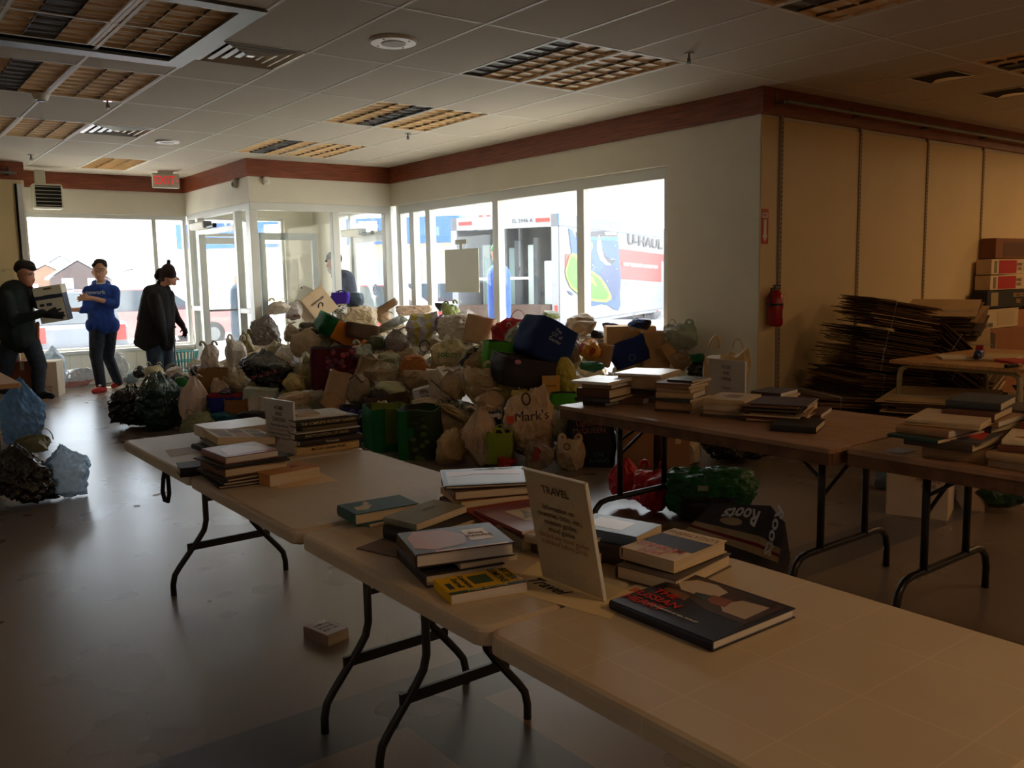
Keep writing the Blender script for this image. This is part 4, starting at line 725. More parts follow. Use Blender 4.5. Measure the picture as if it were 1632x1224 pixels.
# ---------------------------------------------------------------- tables
M_PLA = mat('beige_table_plastic', (214, 194, 164), .5, var=.05, vs=6, bump=.12, bs=400, bd=.001); _n = M_PLA.node_tree; _b = _n.nodes.new('ShaderNodeTexBrick'); _b.inputs['Scale'].default_value = 1; _b.inputs['Brick Width'].default_value = .23; _b.inputs['Row Height'].default_value = .19; _b.inputs['Mortar Size'].default_value = .0035; _b.inputs['Mortar Smooth'].default_value = 1; _b.offset = 0
_b.inputs['Color1'].default_value = _b.inputs['Color2'].default_value = (.92, .92, .92, 1); _b.inputs['Mortar'].default_value = (1.04, 1.04, 1.04, 1); _m = _n.nodes.new('ShaderNodeMix'); _m.data_type = 'RGBA'; _m.blend_type = 'MULTIPLY'; _m.inputs[0].default_value = 1
_tc = _n.nodes.new('ShaderNodeTexCoord'); _mp = _n.nodes.new('ShaderNodeMapping'); _mp.inputs['Location'].default_value = (.05, .07, .5); _n.links.new(_tc.outputs['Object'], _mp.inputs[0]); _n.links.new(_mp.outputs[0], _b.inputs['Vector']); _p = _n.nodes['Principled BSDF']; _src = _p.inputs['Base Color'].links[0].from_socket; _n.links.new(_src, _m.inputs[6]); _n.links.new(_b.outputs[0], _m.inputs[7]); _n.links.new(_m.outputs[2], _p.inputs['Base Color'])
M_LEG = mat('black_leg_paint', (26, 22, 20), .35)
def rrect(x0, y0, x1, y1, r, n=6):
    out = []
    for cx, cy, a0 in ((x1-r, y0+r, -PI/2), (x1-r, y1-r, 0), (x0+r, y1-r, PI/2), (x0+r, y0+r, PI)):
        out += [(cx+r*math.cos(a0+k*PI/2/n), cy+r*math.sin(a0+k*PI/2/n)) for k in range(n+1)]
    return out
def slab(x0, y0, x1, y1, r, zs, m, mt=None):
    """rounded slab; zs = list of (inset, z) going down"""
    b = MB(); vs = []; K = 0
    for ins, z_ in zs:
        o = rrect(x0+ins, y0+ins, x1-ins, y1-ins, max(r-ins, .004)); K = len(o); vs += [(x, y, z_) for x, y in o]
    fs = [tuple(range(K))] + [tuple(((i+1)*K+k, (i+1)*K+(k+1) % K, i*K+(k+1) % K, i*K+k)) for i in range(len(zs)-1) for k in range(K)] + [tuple((len(zs)-1)*K+k for k in range(K))[::-1]]
    b.add(vs[:], fs, m); return b
def plastic_table(label, x0, x1, y0, y1, zt, group='folding plastic tables in the long row', seam=True, rotz=0):
    cx, cy = (x0+x1)/2, (y0+y1)/2; t_ = thing('folding_table', label, 'table', (cx, cy, 0), rotz, group); hx, hy = (x1-x0)/2, (y1-y0)/2
    ys = [(-hy, -.001), (.001, hy)] if seam else [(-hy, hy)]
    for a, b_ in ys:
        s_ = slab(-hx, a, hx, b_, .045, [(.012, zt), (.003, zt-.004), (0, zt-.012), (0, zt-.04), (.006, zt-.045)], M_PLA)
        for k in range(1, 5): pass
        s_.build('tabletop', t_)
    g = MB()    # faint moulded ribs of the top
    for s_ in (-1, 1):
        g.box((s_*(hx-.07), 0, zt-.06), (.02, 2*hy-.2, .03), M_LEG)
    g.build('frame_rail', t_)
    off = .04
    for yy in (hy-.16, -hy+.16):
        for s_ in (-1, 1):
            xt, xb = off+s_*.105, off+s_*.275
            MB().tube([(xt, yy, zt-.05), (xt, yy, .33), (xt+s_*.012, yy, .285), (xt+s_*.04, yy, .245), (xb-s_*.035, yy, .13), (xb-s_*.01, yy, .095), (xb, yy, .05), (xb, yy, 0)], .0135, M_LEG, 10).build('leg', t_, True)
        MB().box((off, yy, .215), (.40, .012, .035), M_LEG).build('stretcher', t_); MB().box((off, yy, .43), (.2, .012, .02), M_LEG).build('stretcher', t_)
        MB().bar((off, yy, .42), (off, yy-math.copysign(.28, yy), zt-.05), .009, M_LEG, 8).build('brace', t_)
    return t_
T1 = plastic_table('beige folding table with the home and garden books, farther left', .985, 1.735, 2.345, 4.27, .73)
T2 = plastic_table('beige folding table with the travel books in the foreground', .99, 1.755, .505, 2.325, .73)
T6 = plastic_table('beige folding table corner just visible at bottom right edge', .98, 1.75, -1.33, .488, .736)
# strap hanging under the left end of the first table
t_ = thing('carry_strap', 'black strap loop hanging under the left end of the near table', 'strap', onz(270, 742, .69)); p0 = onx(262, 741, 1.0); p0 = Vector((1.0, p0.y, .69)); t_.location = p0
MB().tube([(0, 0, 0), (-.005, .012, -.04), (-.01, .015, -.09), (-.008, .0, -.125), (-.004, -.03, -.125), (0, -.042, -.09), (0, -.04, -.04), (0, -.035, 0)], .009, BLACK, 8).build('webbing', t_, True)
M_WOOD = mat('table_laminate', (172, 136, 108), .35, c2=(150, 114, 88), vs=6, stretch=(8, 1, 1)); M_EDGE = mat('worn_edge', (120, 84, 58), .6, c2=(88, 60, 42), vs=12)
def wood_table(label, x0, x1, y0, y1, zt):
    cx, cy = (x0+x1)/2, (y0+y1)/2; t_ = thing('folding_table', label, 'table', (cx, cy, 0), 0, 'wooden folding tables on the right'); hx, hy = (x1-x0)/2, (y1-y0)/2
    slab(-hx, -hy, hx, hy, .02, [(.004, zt), (0, zt-.003), (0, zt-.02), (.002, zt-.022)], M_WOOD).build('tabletop', t_)
    f_ = MB()
    for s_ in (-1, 1): f_.box((s_*(hx-.012), 0, zt-.046), (.018, 2*hy-.02, .05), M_EDGE).box((0, s_*(hy-.012), zt-.046), (2*hx-.04, .018, .05), M_EDGE)
    f_.build('apron', t_)
    for yy, sg in ((-hy+.22, 1), (hy-.2, -1)):
        for s_ in (-1, 1): 
            MB().bar((s_*.18, yy, .2), (s_*.18, yy, zt-.03), .0165, M_LEG, 10).build('leg', t_, True)
            MB().bar((s_*.18, yy, .52), (s_*.16, yy+sg*.26, zt-.03), .008, M_LEG, 8).build('brace', t_)
        MB().tube([(-.385, yy, 0), (-.385, yy, .10), (-.37, yy, .155), (-.33, yy, .19), (-.28, yy, .2), (.28, yy, .2), (.33, yy, .19), (.37, yy, .155), (.385, yy, .10), (.385, yy, 0)], .0165, M_LEG, 10).build('foot', t_, True)
        MB().bar((-.18, yy, zt-.08), (.18, yy, zt-.08), .01, M_LEG, 8).build('stretcher', t_)
        MB().bar((-.18, yy, .44), (.18, yy, zt-.08), .009, M_LEG, 8).build('brace', t_)
    return t_
T3 = wood_table('brown wooden folding table with the food and drink books', 3.14, 4.06, 2.0, 3.70, .73)
T4 = wood_table('brown wooden folding table covered with books at the right edge', 3.20, 4.12, .2, 1.975, .73)
# school desk table at the far right
t_ = thing('work_table', 'light wooden table with bent tube legs at the right edge', 'table', (7.05, 3.05, 0), math.radians(-2)); tube_m = mat('beige_tube', (168, 150, 110), .45)
slab(-.72, -.5, .72, .5, .02, [(.003, .76), (0, .757), (0, .735), (.002, .733)], mat('desk_wood', (206, 156, 96), .4, c2=(186, 134, 78), vs=4, stretch=(1, 9, 1))).build('tabletop', t_)
for s_ in (-1, 1): MB().tube([(s_*.66, -.44, 0), (s_*.66, -.44, .64), (s_*.655, -.43, .69), (s_*.65, -.38, .72), (s_*.65, .38, .72), (s_*.655, .43, .69), (s_*.66, .44, .64), (s_*.66, .44, 0)], .02, tube_m, 12).build('leg', t_, True)
# wooden counter corner at the left edge
t_ = thing('work_table', 'corner of a light wooden table at the left edge of the photo', 'table', (.45, 7.72, 0)); slab(-.55, -.55, .55, .55, .01, [(.002, .75), (0, .748), (0, .715), (.002, .713)], mat('pine', (214, 168, 112), .5, c2=(190, 140, 88), vs=4, stretch=(1, 9, 1))).build('tabletop', t_)
for a in (-1, 1):
    for b in (-1, 1): MB().bar((a*.38, b*.46, 0), (a*.38, b*.46, .715), .02, M_LEG, 10).build('leg', t_)
t_ = thing('wood_block', 'small wooden box standing on the left edge table', 'box', (.72, 7.45, .75), .2); MB().box((0, 0, .045), (.14, .2, .09), MC['pine'], bev=.003).build('body', t_)
# ---------------------------------------------------------------- books
M_PAGE = mat('book_pages', (222, 202, 168), .85, var=.18, vs=260, stretch=(.02, .02, 1)); M_PAGE2 = mat('book_pages_white', (226, 218, 205), .85, var=.16, vs=260, stretch=(.02, .02, 1))
BC = {}
def book_parts(w_, d_, t_, c, hard, glossy, white):
    k = (round(w_, 3), round(d_, 3), round(t_, 3), c, hard, glossy, white)
    if k in BC: return BC[k]
    cm = mat('cover_%d_%d_%d_%d' % (c+(glossy,)), c, .3 if glossy else .6, spec=.35 if glossy else .5, var=.12, vs=18); b = MB(); th = .003 if hard else .0008; e = .004 if hard else 0
    b.box((0, 0, th/2), (w_, d_, th), cm, bev=.0008).box((0, 0, t_-th/2), (w_, d_, th), cm, bev=.0008)
    n_ = 6; vs = []
    for s_ in (-1, 1):
        for q in range(n_+1): a = PI*q/n_; vs.append((-w_/2+.001-math.sin(a)*(.005 if hard else .001), s_*d_/2, t_/2-math.cos(a)*t_/2))
    b.add(vs, [(q, q+1, n_+2+q, n_+1+q) for q in range(n_)] + [tuple(range(n_+1)), tuple(range(n_+1, 2*n_+2))[::-1]], cm)
    p = MB().box((e*-.5+.001, 0, t_/2), (w_-e*1.4-.002, d_-2*e-.0006, t_-2*th), M_PAGE2 if white else M_PAGE)
    BC[k] = (b.mesh('cover'), p.mesh('pages')); return BC[k]
NB = 0
def book(label, x, y, z_, w_, d_, t_, yaw, c, hard=True, glossy=0, white=False, group=None, tilt=0, art=()):
    """art: ('rect', x0, y0, x1, y1, colour) patches in 0..1 of the cover, ('text', s, x, y, size, colour, turn)"""
    global NB; NB += 1
    M = Matrix.Translation((x, y, z_)) @ Matrix.Rotation(math.radians(yaw), 4, 'Z')
    if tilt: M = M @ Matrix.Rotation(math.radians(tilt), 4, 'Y')
    o = thing('book', label, 'book', group=group, M=M); a, b = book_parts(w_, d_, t_, c, hard, glossy, white)
    place('cover', a, o); place('pages', b, o)
    for A in art:
        if A[0] == 'rect':
            x0, y0, x1, y1 = (A[1]-.5)*w_, (A[2]-.5)*d_, (A[3]-.5)*w_, (A[4]-.5)*d_; k = .0003+.0002*(A[6] if len(A) > 6 else 0)
            MB().box(((x0+x1)/2, (y0+y1)/2, t_+k/2), (x1-x0, y1-y0, k), col(A[5], .3 if glossy else .6)).build('cover_print', o)
        elif A[0] == 'poly': MB().poly([((u-.5)*w_, (v-.5)*d_, t_+.0001) for u, v in A[1]], col(A[2], .3 if glossy else .6), .0004+.0002*(A[3] if len(A) > 3 else 0), (0, 0, 1)).build('cover_print', o)
        elif A[0] == 'text':
            r_ = A[6] if len(A) > 6 else 0
            lettering(A[1], A[4], col(A[5], .5), o, Matrix.Translation(((A[2]-.5)*w_, (A[3]-.5)*d_, t_+.0012)) @ Matrix.Rotation(math.radians(r_), 4, 'Z'), th=.0002, bold=.01)
        elif A[0] == 'spine':  # lettering on the spine (-x side)
            lettering(A[1], A[2], col(A[3], .5), o, basis((-w_/2-.0062, (A[4]-.5)*d_, t_/2), (0, -1, 0), (0, 0, 1)), th=.0002, bold=.01)
    return o
T = .7305
G1 = 'travel books on the near table'
# near table, Travel. yaw: spine is on the local -x side
RH = book('large dark blue photo book with red title lying alone at the front', 1.398, 1.187, T, .262, .282, .022, 0, (30, 30, 48), glossy=1, group=G1, white=True, art=(
    ('poly', [(.42, .05), (.96, .05), (.96, .93), (.60, .93), (.5, .6), (.42, .4)], (70, 44, 40)), ('poly', [(.62, .5), (.86, .52), (.93, .68), (.9, .86), (.74, .93), (.62, .8)], (206, 190, 168), 1),
    ('poly', [(.5, .1), (.84, .12), (.8, .34), (.6, .4), (.5, .3)], (190, 170, 150), 1), ('poly', [(.58, .34), (.74, .38), (.72, .56), (.62, .54), (.56, .46)], (148, 84, 56), 2), ('poly', [(.56, .52), (.7, .55), (.66, .68), (.6, .66)], (40, 70, 80), 3),
    ('poly', [(.44, .62), (.56, .66), (.58, .9), (.52, .9)], (120, 84, 54), 1), ('poly', [(.84, .1), (.94, .12), (.93, .4), (.86, .36)], (36, 32, 38), 2),
    ('text', 'THE\nRUSSIAN\nHEART', .30, .80, .036, (214, 40, 30), -90), ('text', 'PHOTOGRAPHS BY BILL HURLEY', .17, .52, .0095, (220, 214, 200), -90)))
book('cream hardback with red lettering, on top of the pair right of the sign', 1.562, 1.412, T+.037, .158, .215, .03, 96-180, (222, 198, 158), group=G1, art=(
    ('poly', [(.02, .38), (.98, .34), (.98, .74), (.02, .74)], (44, 40, 58)), ('text', 'JAN\nMORRIS', .48, .2, .038, (190, 50, 36), 180), ('text', 'LOCATIONS', .5, .87, .026, (150, 116, 70), 180), ('spine', 'LOCATIONS', .016, (90, 60, 40), .5)))
book('grey hardback under the cream book right of the sign', 1.55, 1.40, T, .168, .25, .034, 100-180, (92, 82, 76), group=G1)
book('blue-grey paperback with white label partly behind the sign', 1.555, 1.61, T+.045, .13, .2, .028, 15, (110, 132, 158), hard=False, glossy=1, group=G1, art=(('rect', .2, .3, .8, .85, (226, 226, 222)),))
book('thick cream edged book under the blue-grey paperback', 1.54, 1.62, T+.0, .15, .21, .043, 8, (60, 48, 44), group=G1)
book('yellow paperback with green strip at the table edge', 1.121, 1.609, T, .186, .118, .022, -13, (236, 186, 30), hard=False, group=G1, white=True, art=(
    ('rect', 0, 0, 1, .14, (48, 74, 62)), ('rect', .40, .36, .66, .82, (70, 90, 50), 1), ('text', 'BITTER\nLEMONS', .84, .62, .026, (30, 60, 50), -90), ('text', 'Lawrence\nDurrell', .27, .55, .021, (30, 60, 50), -90), ('rect', .06, .3, .13, .62, (40, 60, 50), 1), ('text', 'FABER EDITIONS', .5, .07, .013, (200, 205, 180), 0)))
book('dark dust-jacketed hardback under the orange map cover book', 1.158, 1.79, T, .20, .235, .03, -14, (42, 34, 38), group=G1)
book('small thin grey paperback between the two hardbacks of the front stack', 1.21, 1.76, T+.031, .15, .19, .012, -12, (150, 140, 122), hard=False, group=G1)
book('glossy black hardback with orange map and tan label, top of front stack', 1.165, 1.775, T+.044, .245, .19, .034, -17, (52, 38, 40), glossy=1, group=G1, white=True, art=(
    ('poly', [(.03, .25), (.2, .1), (.55, .2), (.62, .55), (.45, .9), (.15, .95), (.04, .7)], (178, 92, 50)), ('rect', .62, .28, .86, .78, (204, 160, 90), 1), ('text', 'Blue\nDanube', .74, .54, .022, (110, 60, 30), 0), ('rect', .2, .0, .95, .05, (190, 110, 60), 1)))
book('dark teal hardback with flower pattern at the left corner of the table', 1.238, 2.30, T+.012, .205, .132, .034, -4, (42, 84, 84), group=G1, art=(('poly', [(.1, .3), (.25, .2), (.4, .5), (.34, .7), (.22, .55), (.14, .6)], (196, 180, 140)), ('poly', [(.3, .6), (.42, .7), (.4, .9), (.33, .8)], (196, 180, 140))))
book('thin pale blue paperback under the teal hardback', 1.265, 2.31, T, .2, .14, .010, 4, (140, 180, 188), hard=False, group=G1)
book('worn grey-green paperback leaning on the pile behind the front stack', 1.272, 2.085, T+.042, .205, .128, .020, 14, (140, 136, 112), hard=False, group=G1, tilt=-2, art=(('text', 'A TRAVELLER\nIN ITALY', .6, .6, .013, (70, 76, 66), 0),))
book('thick black hardback with cream pages under the grey-green paperback', 1.27, 2.05, T+.004, .225, .15, .037, 10, (32, 28, 30), group=G1)
t_ = book('oval edged magazine lying under the black hardback', 1.2, 2.02, T, .26, .2, .004, 18, (110, 92, 84), hard=False, group=G1)
book('large landscape photo book, top of the rear stack', 1.555, 2.185, T+.092, .265, .225, .012, -30, (50, 44, 46), glossy=1, group=G1, art=(('rect', .04, .06, .96, .84, (112, 96, 98)), ('poly', [(.06, .5), (.4, .62), (.9, .5), (.92, .8), (.08, .8)], (150, 90, 70), 1), ('text', 'National Parks', .62, .92, .021, (210, 205, 195), 0)))
book('brown hardback under the landscape book in the rear stack', 1.552, 2.17, T+.062, .25, .2, .029, -22, (90, 60, 50), group=G1, glossy=1)
book('tan paperback third in the rear stack', 1.56, 2.17, T+.04, .26, .21, .02, -16, (176, 130, 80), hard=False, group=G1)
book('cream edged hardback at the bottom of the rear stack', 1.54, 2.18, T, .22, .16, .039, -8, (80, 50, 40), group=G1)
book('red and gold patterned paperback beside the rear stack', 1.50, 1.97, T+.034, .235, .2, .012, -8, (150, 52, 34), hard=False, group=G1, art=(('rect', .1, .7, .6, .85, (212, 170, 90)), ('text', 'THE', .3, .78, .03, (60, 20, 20), 0)))
book('large maroon magazine with engraving on its cover', 1.485, 1.88, T+.047, .215, .26, .010, -96+90, (136, 52, 62), hard=False, glossy=1, white=True, group=G1, art=(('rect', .3, .3, .85, .75, (190, 166, 130)), ('poly', [(.35, .4), (.8, .38), (.78, .6), (.6, .5), (.5, .68), (.42, .5)], (110, 96, 80), 1)))
book('thick paperback under the maroon magazine', 1.49, 1.85, T, .2, .2, .033, -12, (150, 140, 120), hard=False, group=G1)
book('small hardback left of the sign, lower of two', 1.47, 1.66, T, .15, .19, .03, 6, (64, 50, 44), group=G1)
book('small cream hardback left of the sign, upper of two', 1.455, 1.68, T+.031, .14, .18, .022, 12, (190, 174, 150), group=G1)
def sheet(label, pts, z_, c=(232, 208, 160), name='paper_sheet', txt=None):
    P = [onz(u, v, z_) for u, v in pts]; ctr = sum(P, Vector())/len(P); o = thing(name, label, 'paper', ctr)
    MB().poly([p-ctr for p in P], col(c, .85), .0006, (0, 0, 1)).build('sheet', o); return o
o = sheet('manila sheet of paper under the travel sign', [(800, 937), (972, 987), (1015, 946), (860, 893)], T); lettering('Travel', .05, BLACK, o, basis((-.03, .05, .002), (0, -1, 0), (1, 0, 0)), shear=.4)
def acrylic(label, a, b, zt, lines, dz=T, lean=.0):
    """upright acrylic sign holder from floor point a to b (left, right as seen)"""
    a = Vector(a); b = Vector(b); X = (b-a).normalized(); w_ = (b-a).length; N = Vector((0, 0, 1)).cross(X)*-1; h_ = zt-dz
    M = basis(a+Vector((0, 0, .001)), X, Vector((0, 0, 1))-N*(-lean)); o = thing('sign_holder', label, 'sign', M=M)
    MB().box((w_/2, h_/2, -.004), (w_, h_, .0015), M_GLASS2).box((w_/2, h_/2, .002), (w_, h_, .0012), M_GLASS2).build('acrylic_sheet', o); MB().box((w_/2, .0015, -.04), (w_, .003, .07), M_GLASS2).build('base', o)
    MB().box((w_/2, h_/2, -.001), (w_-.006, h_-.006, .002), col((206, 182, 146) if 'travel' in label else (214, 200, 186), .8)).build('paper', o)
    em = mat('acrylic_edge', (236, 236, 232), .2); MB().box((w_/2, h_-.001, -.001), (w_, .002, .009), em).box((w_-.001, h_/2, -.001), (.002, h_, .009), em).build('edge', o)
    for s_, y_, sz, c in lines: lettering(s_, sz, col(c, .7), o, Matrix.Translation((w_/2, y_*h_, .0035)), th=.0001, bold=.012)
    return o
K_ = (64, 48, 38); K2 = (150, 100, 70)
acrylic('upright travel sign in clear holder on the near table', (1.285, 1.582, T), (1.29, 1.368, T), 1.012, (('TRAVEL', .855, .026, K_), ('Information on', .70, .0175, K_), ('countries, cities, etc.;', .635, .0175, K_), ('museum guides;', .57, .0175, K_), ('travel guides', .505, .0175, K_), ('(discard any travel guides', .44, .0165, K2), ('published before 2010)', .38, .0165, K2)), lean=.2)
acrylic('upright home and garden sign in clear holder on the far end of the long row', (1.41, 3.60, T), (1.45, 3.385, T), .953, (('HOME', .84, .024, K_), ('AND', .73, .024, K_), ('GARDEN', .62, .024, K_), ('Home improvement', .51, .016, K_), ('(discard anything before 2000)', .43, .0125, K2), ('Furniture and woodworking', .35, .014, K_), ('Gardening / Flowers', .27, .016, K_)), lean=0)
fa, fb = onz(1129, 628, T), onz(1188, 637, T); acrylic('upright food and drink sign in clear holder on the wooden table', fa, fb, .945, (('FOOD', .80, .026, K_), ('AND', .64, .026, K_), ('DRINK', .48, .026, K_), ('Cookbooks', .24, .016, K_)), lean=0)
# Home and Garden group
G2 = 'home and garden books on the far end of the row'
book('glossy pink-brown picture hardback, top of the home and garden stack', 1.124, 3.125, T+.083, .2, .228, .026, 2, (150, 100, 98), glossy=1, group=G2, white=True, art=(('poly', [(.1, .1), (.9, .15), (.85, .5), (.5, .9), (.2, .7)], (178, 130, 124)),))
for k, (dz, th, c, w_, d_, yw, lb) in enumerate(((.0, .012, (30, 28, 30), .25, .26, -6, 'thin black hardback at the bottom of the home and garden stack'), (.0125, .012, (46, 40, 38), .24, .27, -2, 'thin dark hardback second from bottom of the home and garden stack'),
        (.025, .012, (60, 50, 44), .25, .26, 5, 'thin brown book third from bottom of the home and garden stack'), (.0375, .031, (120, 84, 60), .235, .23, 2, 'thick brown hardback in the middle of the home and garden stack'), (.069, .007, (38, 34, 34), .26, .25, -5, 'thin dark board book just under the pink-brown hardback'), (.0765, .006, (60, 56, 50), .27, .24, 8, 'thin grey board jutting right under the pink-brown hardback'))):
    book(lb, 1.135, 3.12, T+dz, w_, d_, th, yw, c, group=G2)
book('thick paperback with orange cover lying on a sheet of paper', 1.237, 2.985, T+.001, .2, .128, .042, 6, (214, 150, 84), hard=False, group=G2, art=(('poly', [(.55, .4), (.8, .5), (.7, .8), (.6, .6)], (170, 90, 60)),))
sheet('sheet of manila paper under the orange paperback', [(426, 768), (446, 779), (540, 767), (505, 750)], T, (236, 206, 160))
sheet('glossy white leaflet on the left corner of the far table', [(263, 718), (273, 729), (323, 719), (318, 710)], T, (235, 238, 242), 'leaflet')
book('small dark-spined hardback left of the home and garden stack', 1.05, 3.33, T, .12, .18, .035, 80, (34, 28, 28), group=G2)
book('tan boxed book with small pictures leaning on the left pile', 1.31, 3.66, T+.045, .24, .26, .03, -6, (196, 168, 120), hard=False, group=G2, tilt=6, art=tuple(('rect', .08+.3*(k % 3), .12+.42*(k//3), .32+.3*(k % 3), .46+.42*(k//3), ((120, 96, 70), (170, 110, 66), (90, 84, 60), (150, 120, 84), (110, 76, 50), (130, 110, 80))[k], 1) for k in range(6)))
book('thin dark hardback under the boxed picture book', 1.31, 3.72, T, .27, .26, .02, 2, (40, 34, 32), group=G2); book('grey paperback between boxed book and dark hardback', 1.33, 3.70, T+.021, .25, .24, .02, -3, (140, 130, 116), hard=False, group=G2)
book('large pale shiny book catching the light behind the boxed book', 1.40, 3.93, T+.022, .3, .24, .05, 1, (206, 188, 160), glossy=1, group=G2); book('brown book supporting the pale shiny book', 1.42, 3.95, T, .28, .22, .021, 4, (84, 60, 44), group=G2)
st = [(.037, (206, 172, 112), 'tan thick hardback with Garden Book on its spine, bottom of the right stack', "McCall's Garden Book", (70, 40, 20)), (.024, (46, 34, 30), 'dark brown hardback second from bottom of the right stack', 'Perennials', (196, 184, 160)), (.028, (38, 30, 30), 'very dark hardback third from bottom of the right stack', 'ENCYCLOPEDIA OF HERBS', (180, 164, 120)), (.006, (196, 192, 178), 'thin pale magazine in the middle of the right stack', None, None), (.020, (104, 88, 60), 'olive brown hardback near the top of the right stack', None, None), (.026, (26, 24, 26), 'black hardback with gold spine title at the top of the right stack', 'THE COMPLETE VICTORY GARDEN', (196, 176, 110))]
z_ = T
for k, (th, c, lb, tx, tcx) in enumerate(st):
    book(lb, 1.56+.01*math.sin(k*2), 3.33+.012*math.cos(k*3), z_, .2, .285 if k != 4 else .25, th, 182+3*math.sin(k*4) if tx is None else 90+90+2*math.sin(k), c, group=G2, white=k == 5)
    if tx: 
        b_ = [o for o in COL.objects if o.name.startswith('book')][-1]
    z_ += th+.0005
# turn the stack so that the spines look towards the camera (spine side is -x)
for o in list(COL.objects):
    if o.get('group') == G2 and 'right stack' in str(o.get('label')):
        R_ = 90+random.uniform(-2.5, 2.5); M_ = Matrix.Translation(Vector(o.location)+Vector((.03, .13, 0)))
        o.matrix_world = M_ @ Matrix.Rotation(math.radians(R_), 4, 'Z')
        for (th, c, lb, tx, tcx) in st:
            if lb == o['label'] and tx: lettering(tx, min(.017, th*.6), col(tcx, .5), o, basis((-.1-.0065, 0, th/2), (0, -1, 0), (0, 0, 1)), th=.0002, bold=.01)
book('white paperback lying on top of the right stack behind the sign', 1.58, 3.48, z_, .2, .24, .008, 84, (222, 220, 208), hard=False, group=G2); book('thin tan notebook lying highest on the right stack', 1.54, 3.5, z_+.0085, .1, .15, .008, -8, (150, 120, 80), hard=False, group=G2)
# Food and drink table stacks -------------------------------------------------
PAL = [(168, 128, 92), (120, 84, 62), (96, 58, 44), (190, 160, 120), (70, 50, 46), (150, 110, 80), (60, 66, 70), (176, 150, 118), (110, 60, 44), (204, 180, 146), (84, 72, 60), (130, 40, 34)]
CN = {PAL[0]: 'tan', PAL[1]: 'brown', PAL[2]: 'reddish brown', PAL[3]: 'sand coloured', PAL[4]: 'dark brown', PAL[5]: 'light brown', PAL[6]: 'slate', PAL[7]: 'beige', PAL[8]: 'rust', PAL[9]: 'cream', PAL[10]: 'olive grey', PAL[11]: 'dark red', (235, 232, 225): 'white', (28, 24, 24): 'black', (40, 70, 66): 'dark green', (200, 70, 50): 'red'}
ORD = ['lowest', 'second from bottom', 'third from bottom', 'fourth from bottom', 'fifth from bottom', 'sixth from bottom', 'seventh from bottom', 'eighth from bottom', 'ninth from bottom', 'tenth from bottom', 'eleventh from bottom', 'twelfth from bottom']
def stack(where, x, y, items, group, z0=T, yaw=0):
    """items bottom to top: (w, d, t, colour index or rgb, yaw, dx, dy, hard, glossy)"""
    z_ = z0
    for k, it in enumerate(items):
        w_, d_, th, c, yw = it[:5]; dx, dy = (it[5], it[6]) if len(it) > 6 else (0, 0); hard = it[7] if len(it) > 7 else th > .02; gl = it[8] if len(it) > 8 else 0
        c = PAL[c] if isinstance(c, int) else c
        pos = 'topmost' if k == len(items)-1 else ORD[k]
        book('%s %s, %s in %s' % (CN.get(c, 'plain'), 'hardback' if hard else 'paperback', pos, where.replace('the second food table stack with the curved thick book', 'the food stack with the thick curved book').replace('the third food table stack with the black booklet', 'the food stack under the black booklet')), x+dx, y+dy, z_, w_, d_, th, yaw+yw, c, hard, gl, group=group, white=(k % 3 == 0)); z_ += th+.0004
    return z_
G3 = 'cookbooks in stacks on the food and drink table'
stack('the leftmost food table stack', 3.36, 3.56, [(.2, .15, .026, 4, 12), (.28, .22, .022, 6, 18), (.24, .21, .048, 2, 15), (.22, .18, .026, 0, 20, .01, 0), (.29, .24, .016, (235, 232, 225), 16, 0, .01, True, 1)], G3)
stack('the low stack behind the leftmost', 3.52, 3.50, [(.2, .2, .035, 1, 24)], G3)
stack('the second food table stack with the curved thick book', 3.66, 3.50, [(.24, .2, .042, 5, 18), (.25, .22, .018, 4, 14), (.26, .22, .016, 6, 17), (.27, .25, .062, 7, 15, -.01, 0), (.30, .26, .012, 3, 20), (.31, .28, .012, (235, 232, 225), 22, -.01, .01, False, 1)], G3)
stack('the third food table stack with the black booklet', 3.50, 3.12, [(.22, .2, .012, 4, 18), (.21, .2, .045, 0, 20), (.25, .22, .016, 6, 16), (.23, .2, .028, 3, 24), (.2, .19, .022, 7, 18), (.22, .2, .016, 5, 14), (.3, .2, .010, 1, 20, .04, .02), (.2, .15, .010, (28, 24, 24), 12, .06, 0, False, 1)], G3)
z_ = stack('the stack under the spiral book', 3.56, 2.83, [(.26, .24, .014, 10, 16), (.24, .22, .02, 7, 20), (.26, .2, .03, 9, 17), (.27, .22, .012, 3, 22)], G3)
sb = book('cream spiral-bound cookbook on top of its stack', 3.56, 2.83, z_, .27, .21, .016, 20, (206, 182, 136), False, group=G3, art=(('poly', [(.3, .3), (.7, .28), (.75, .6), (.5, .75), (.35, .55)], (140, 112, 74)),))
MB().tube([(-.13+.27*(k/120), .108+.005*math.cos(k*2.1), .01+.007*math.sin(k*2.1)) for k in range(118)], .0012, M_ALUD, 4).build('spiral_binding', sb)
mg = [(.29, .27, .007, c, yw) for c, yw in ((10, 22), (3, 26), (8, 20), (11, 25), (9, 22), (3, 28), (2, 24), (7, 20), (10, 26), (6, 22), (1, 25), (4, 24))]
stack('the magazine stack right of the spiral book', 3.62, 2.60, [(a, b, c, d, e, .02*math.sin(k*3), .02*math.cos(k*2), False, 0) for k, (a, b, c, d, e) in enumerate(mg)], G3)
stack('the pair at the end of the food table', 3.85, 2.62, [(.26, .2, .018, 2, 22, 0, -.02), (.22, .16, .035, 7, 16, -.03, .02)], G3)
book('black hardback lying flat at the right end of the food table', 3.46, 2.375, T, .245, .2, .03, 24, (34, 32, 34), group=G3)
stack('the dark pair behind the food sign', 4.0, 2.90, [(.2, .16, .03, 6, 10), (.22, .18, .014, 4, 14), (.24, .18, .012, 7, 8), (.22, .17, .02, 4, 12)], G3)
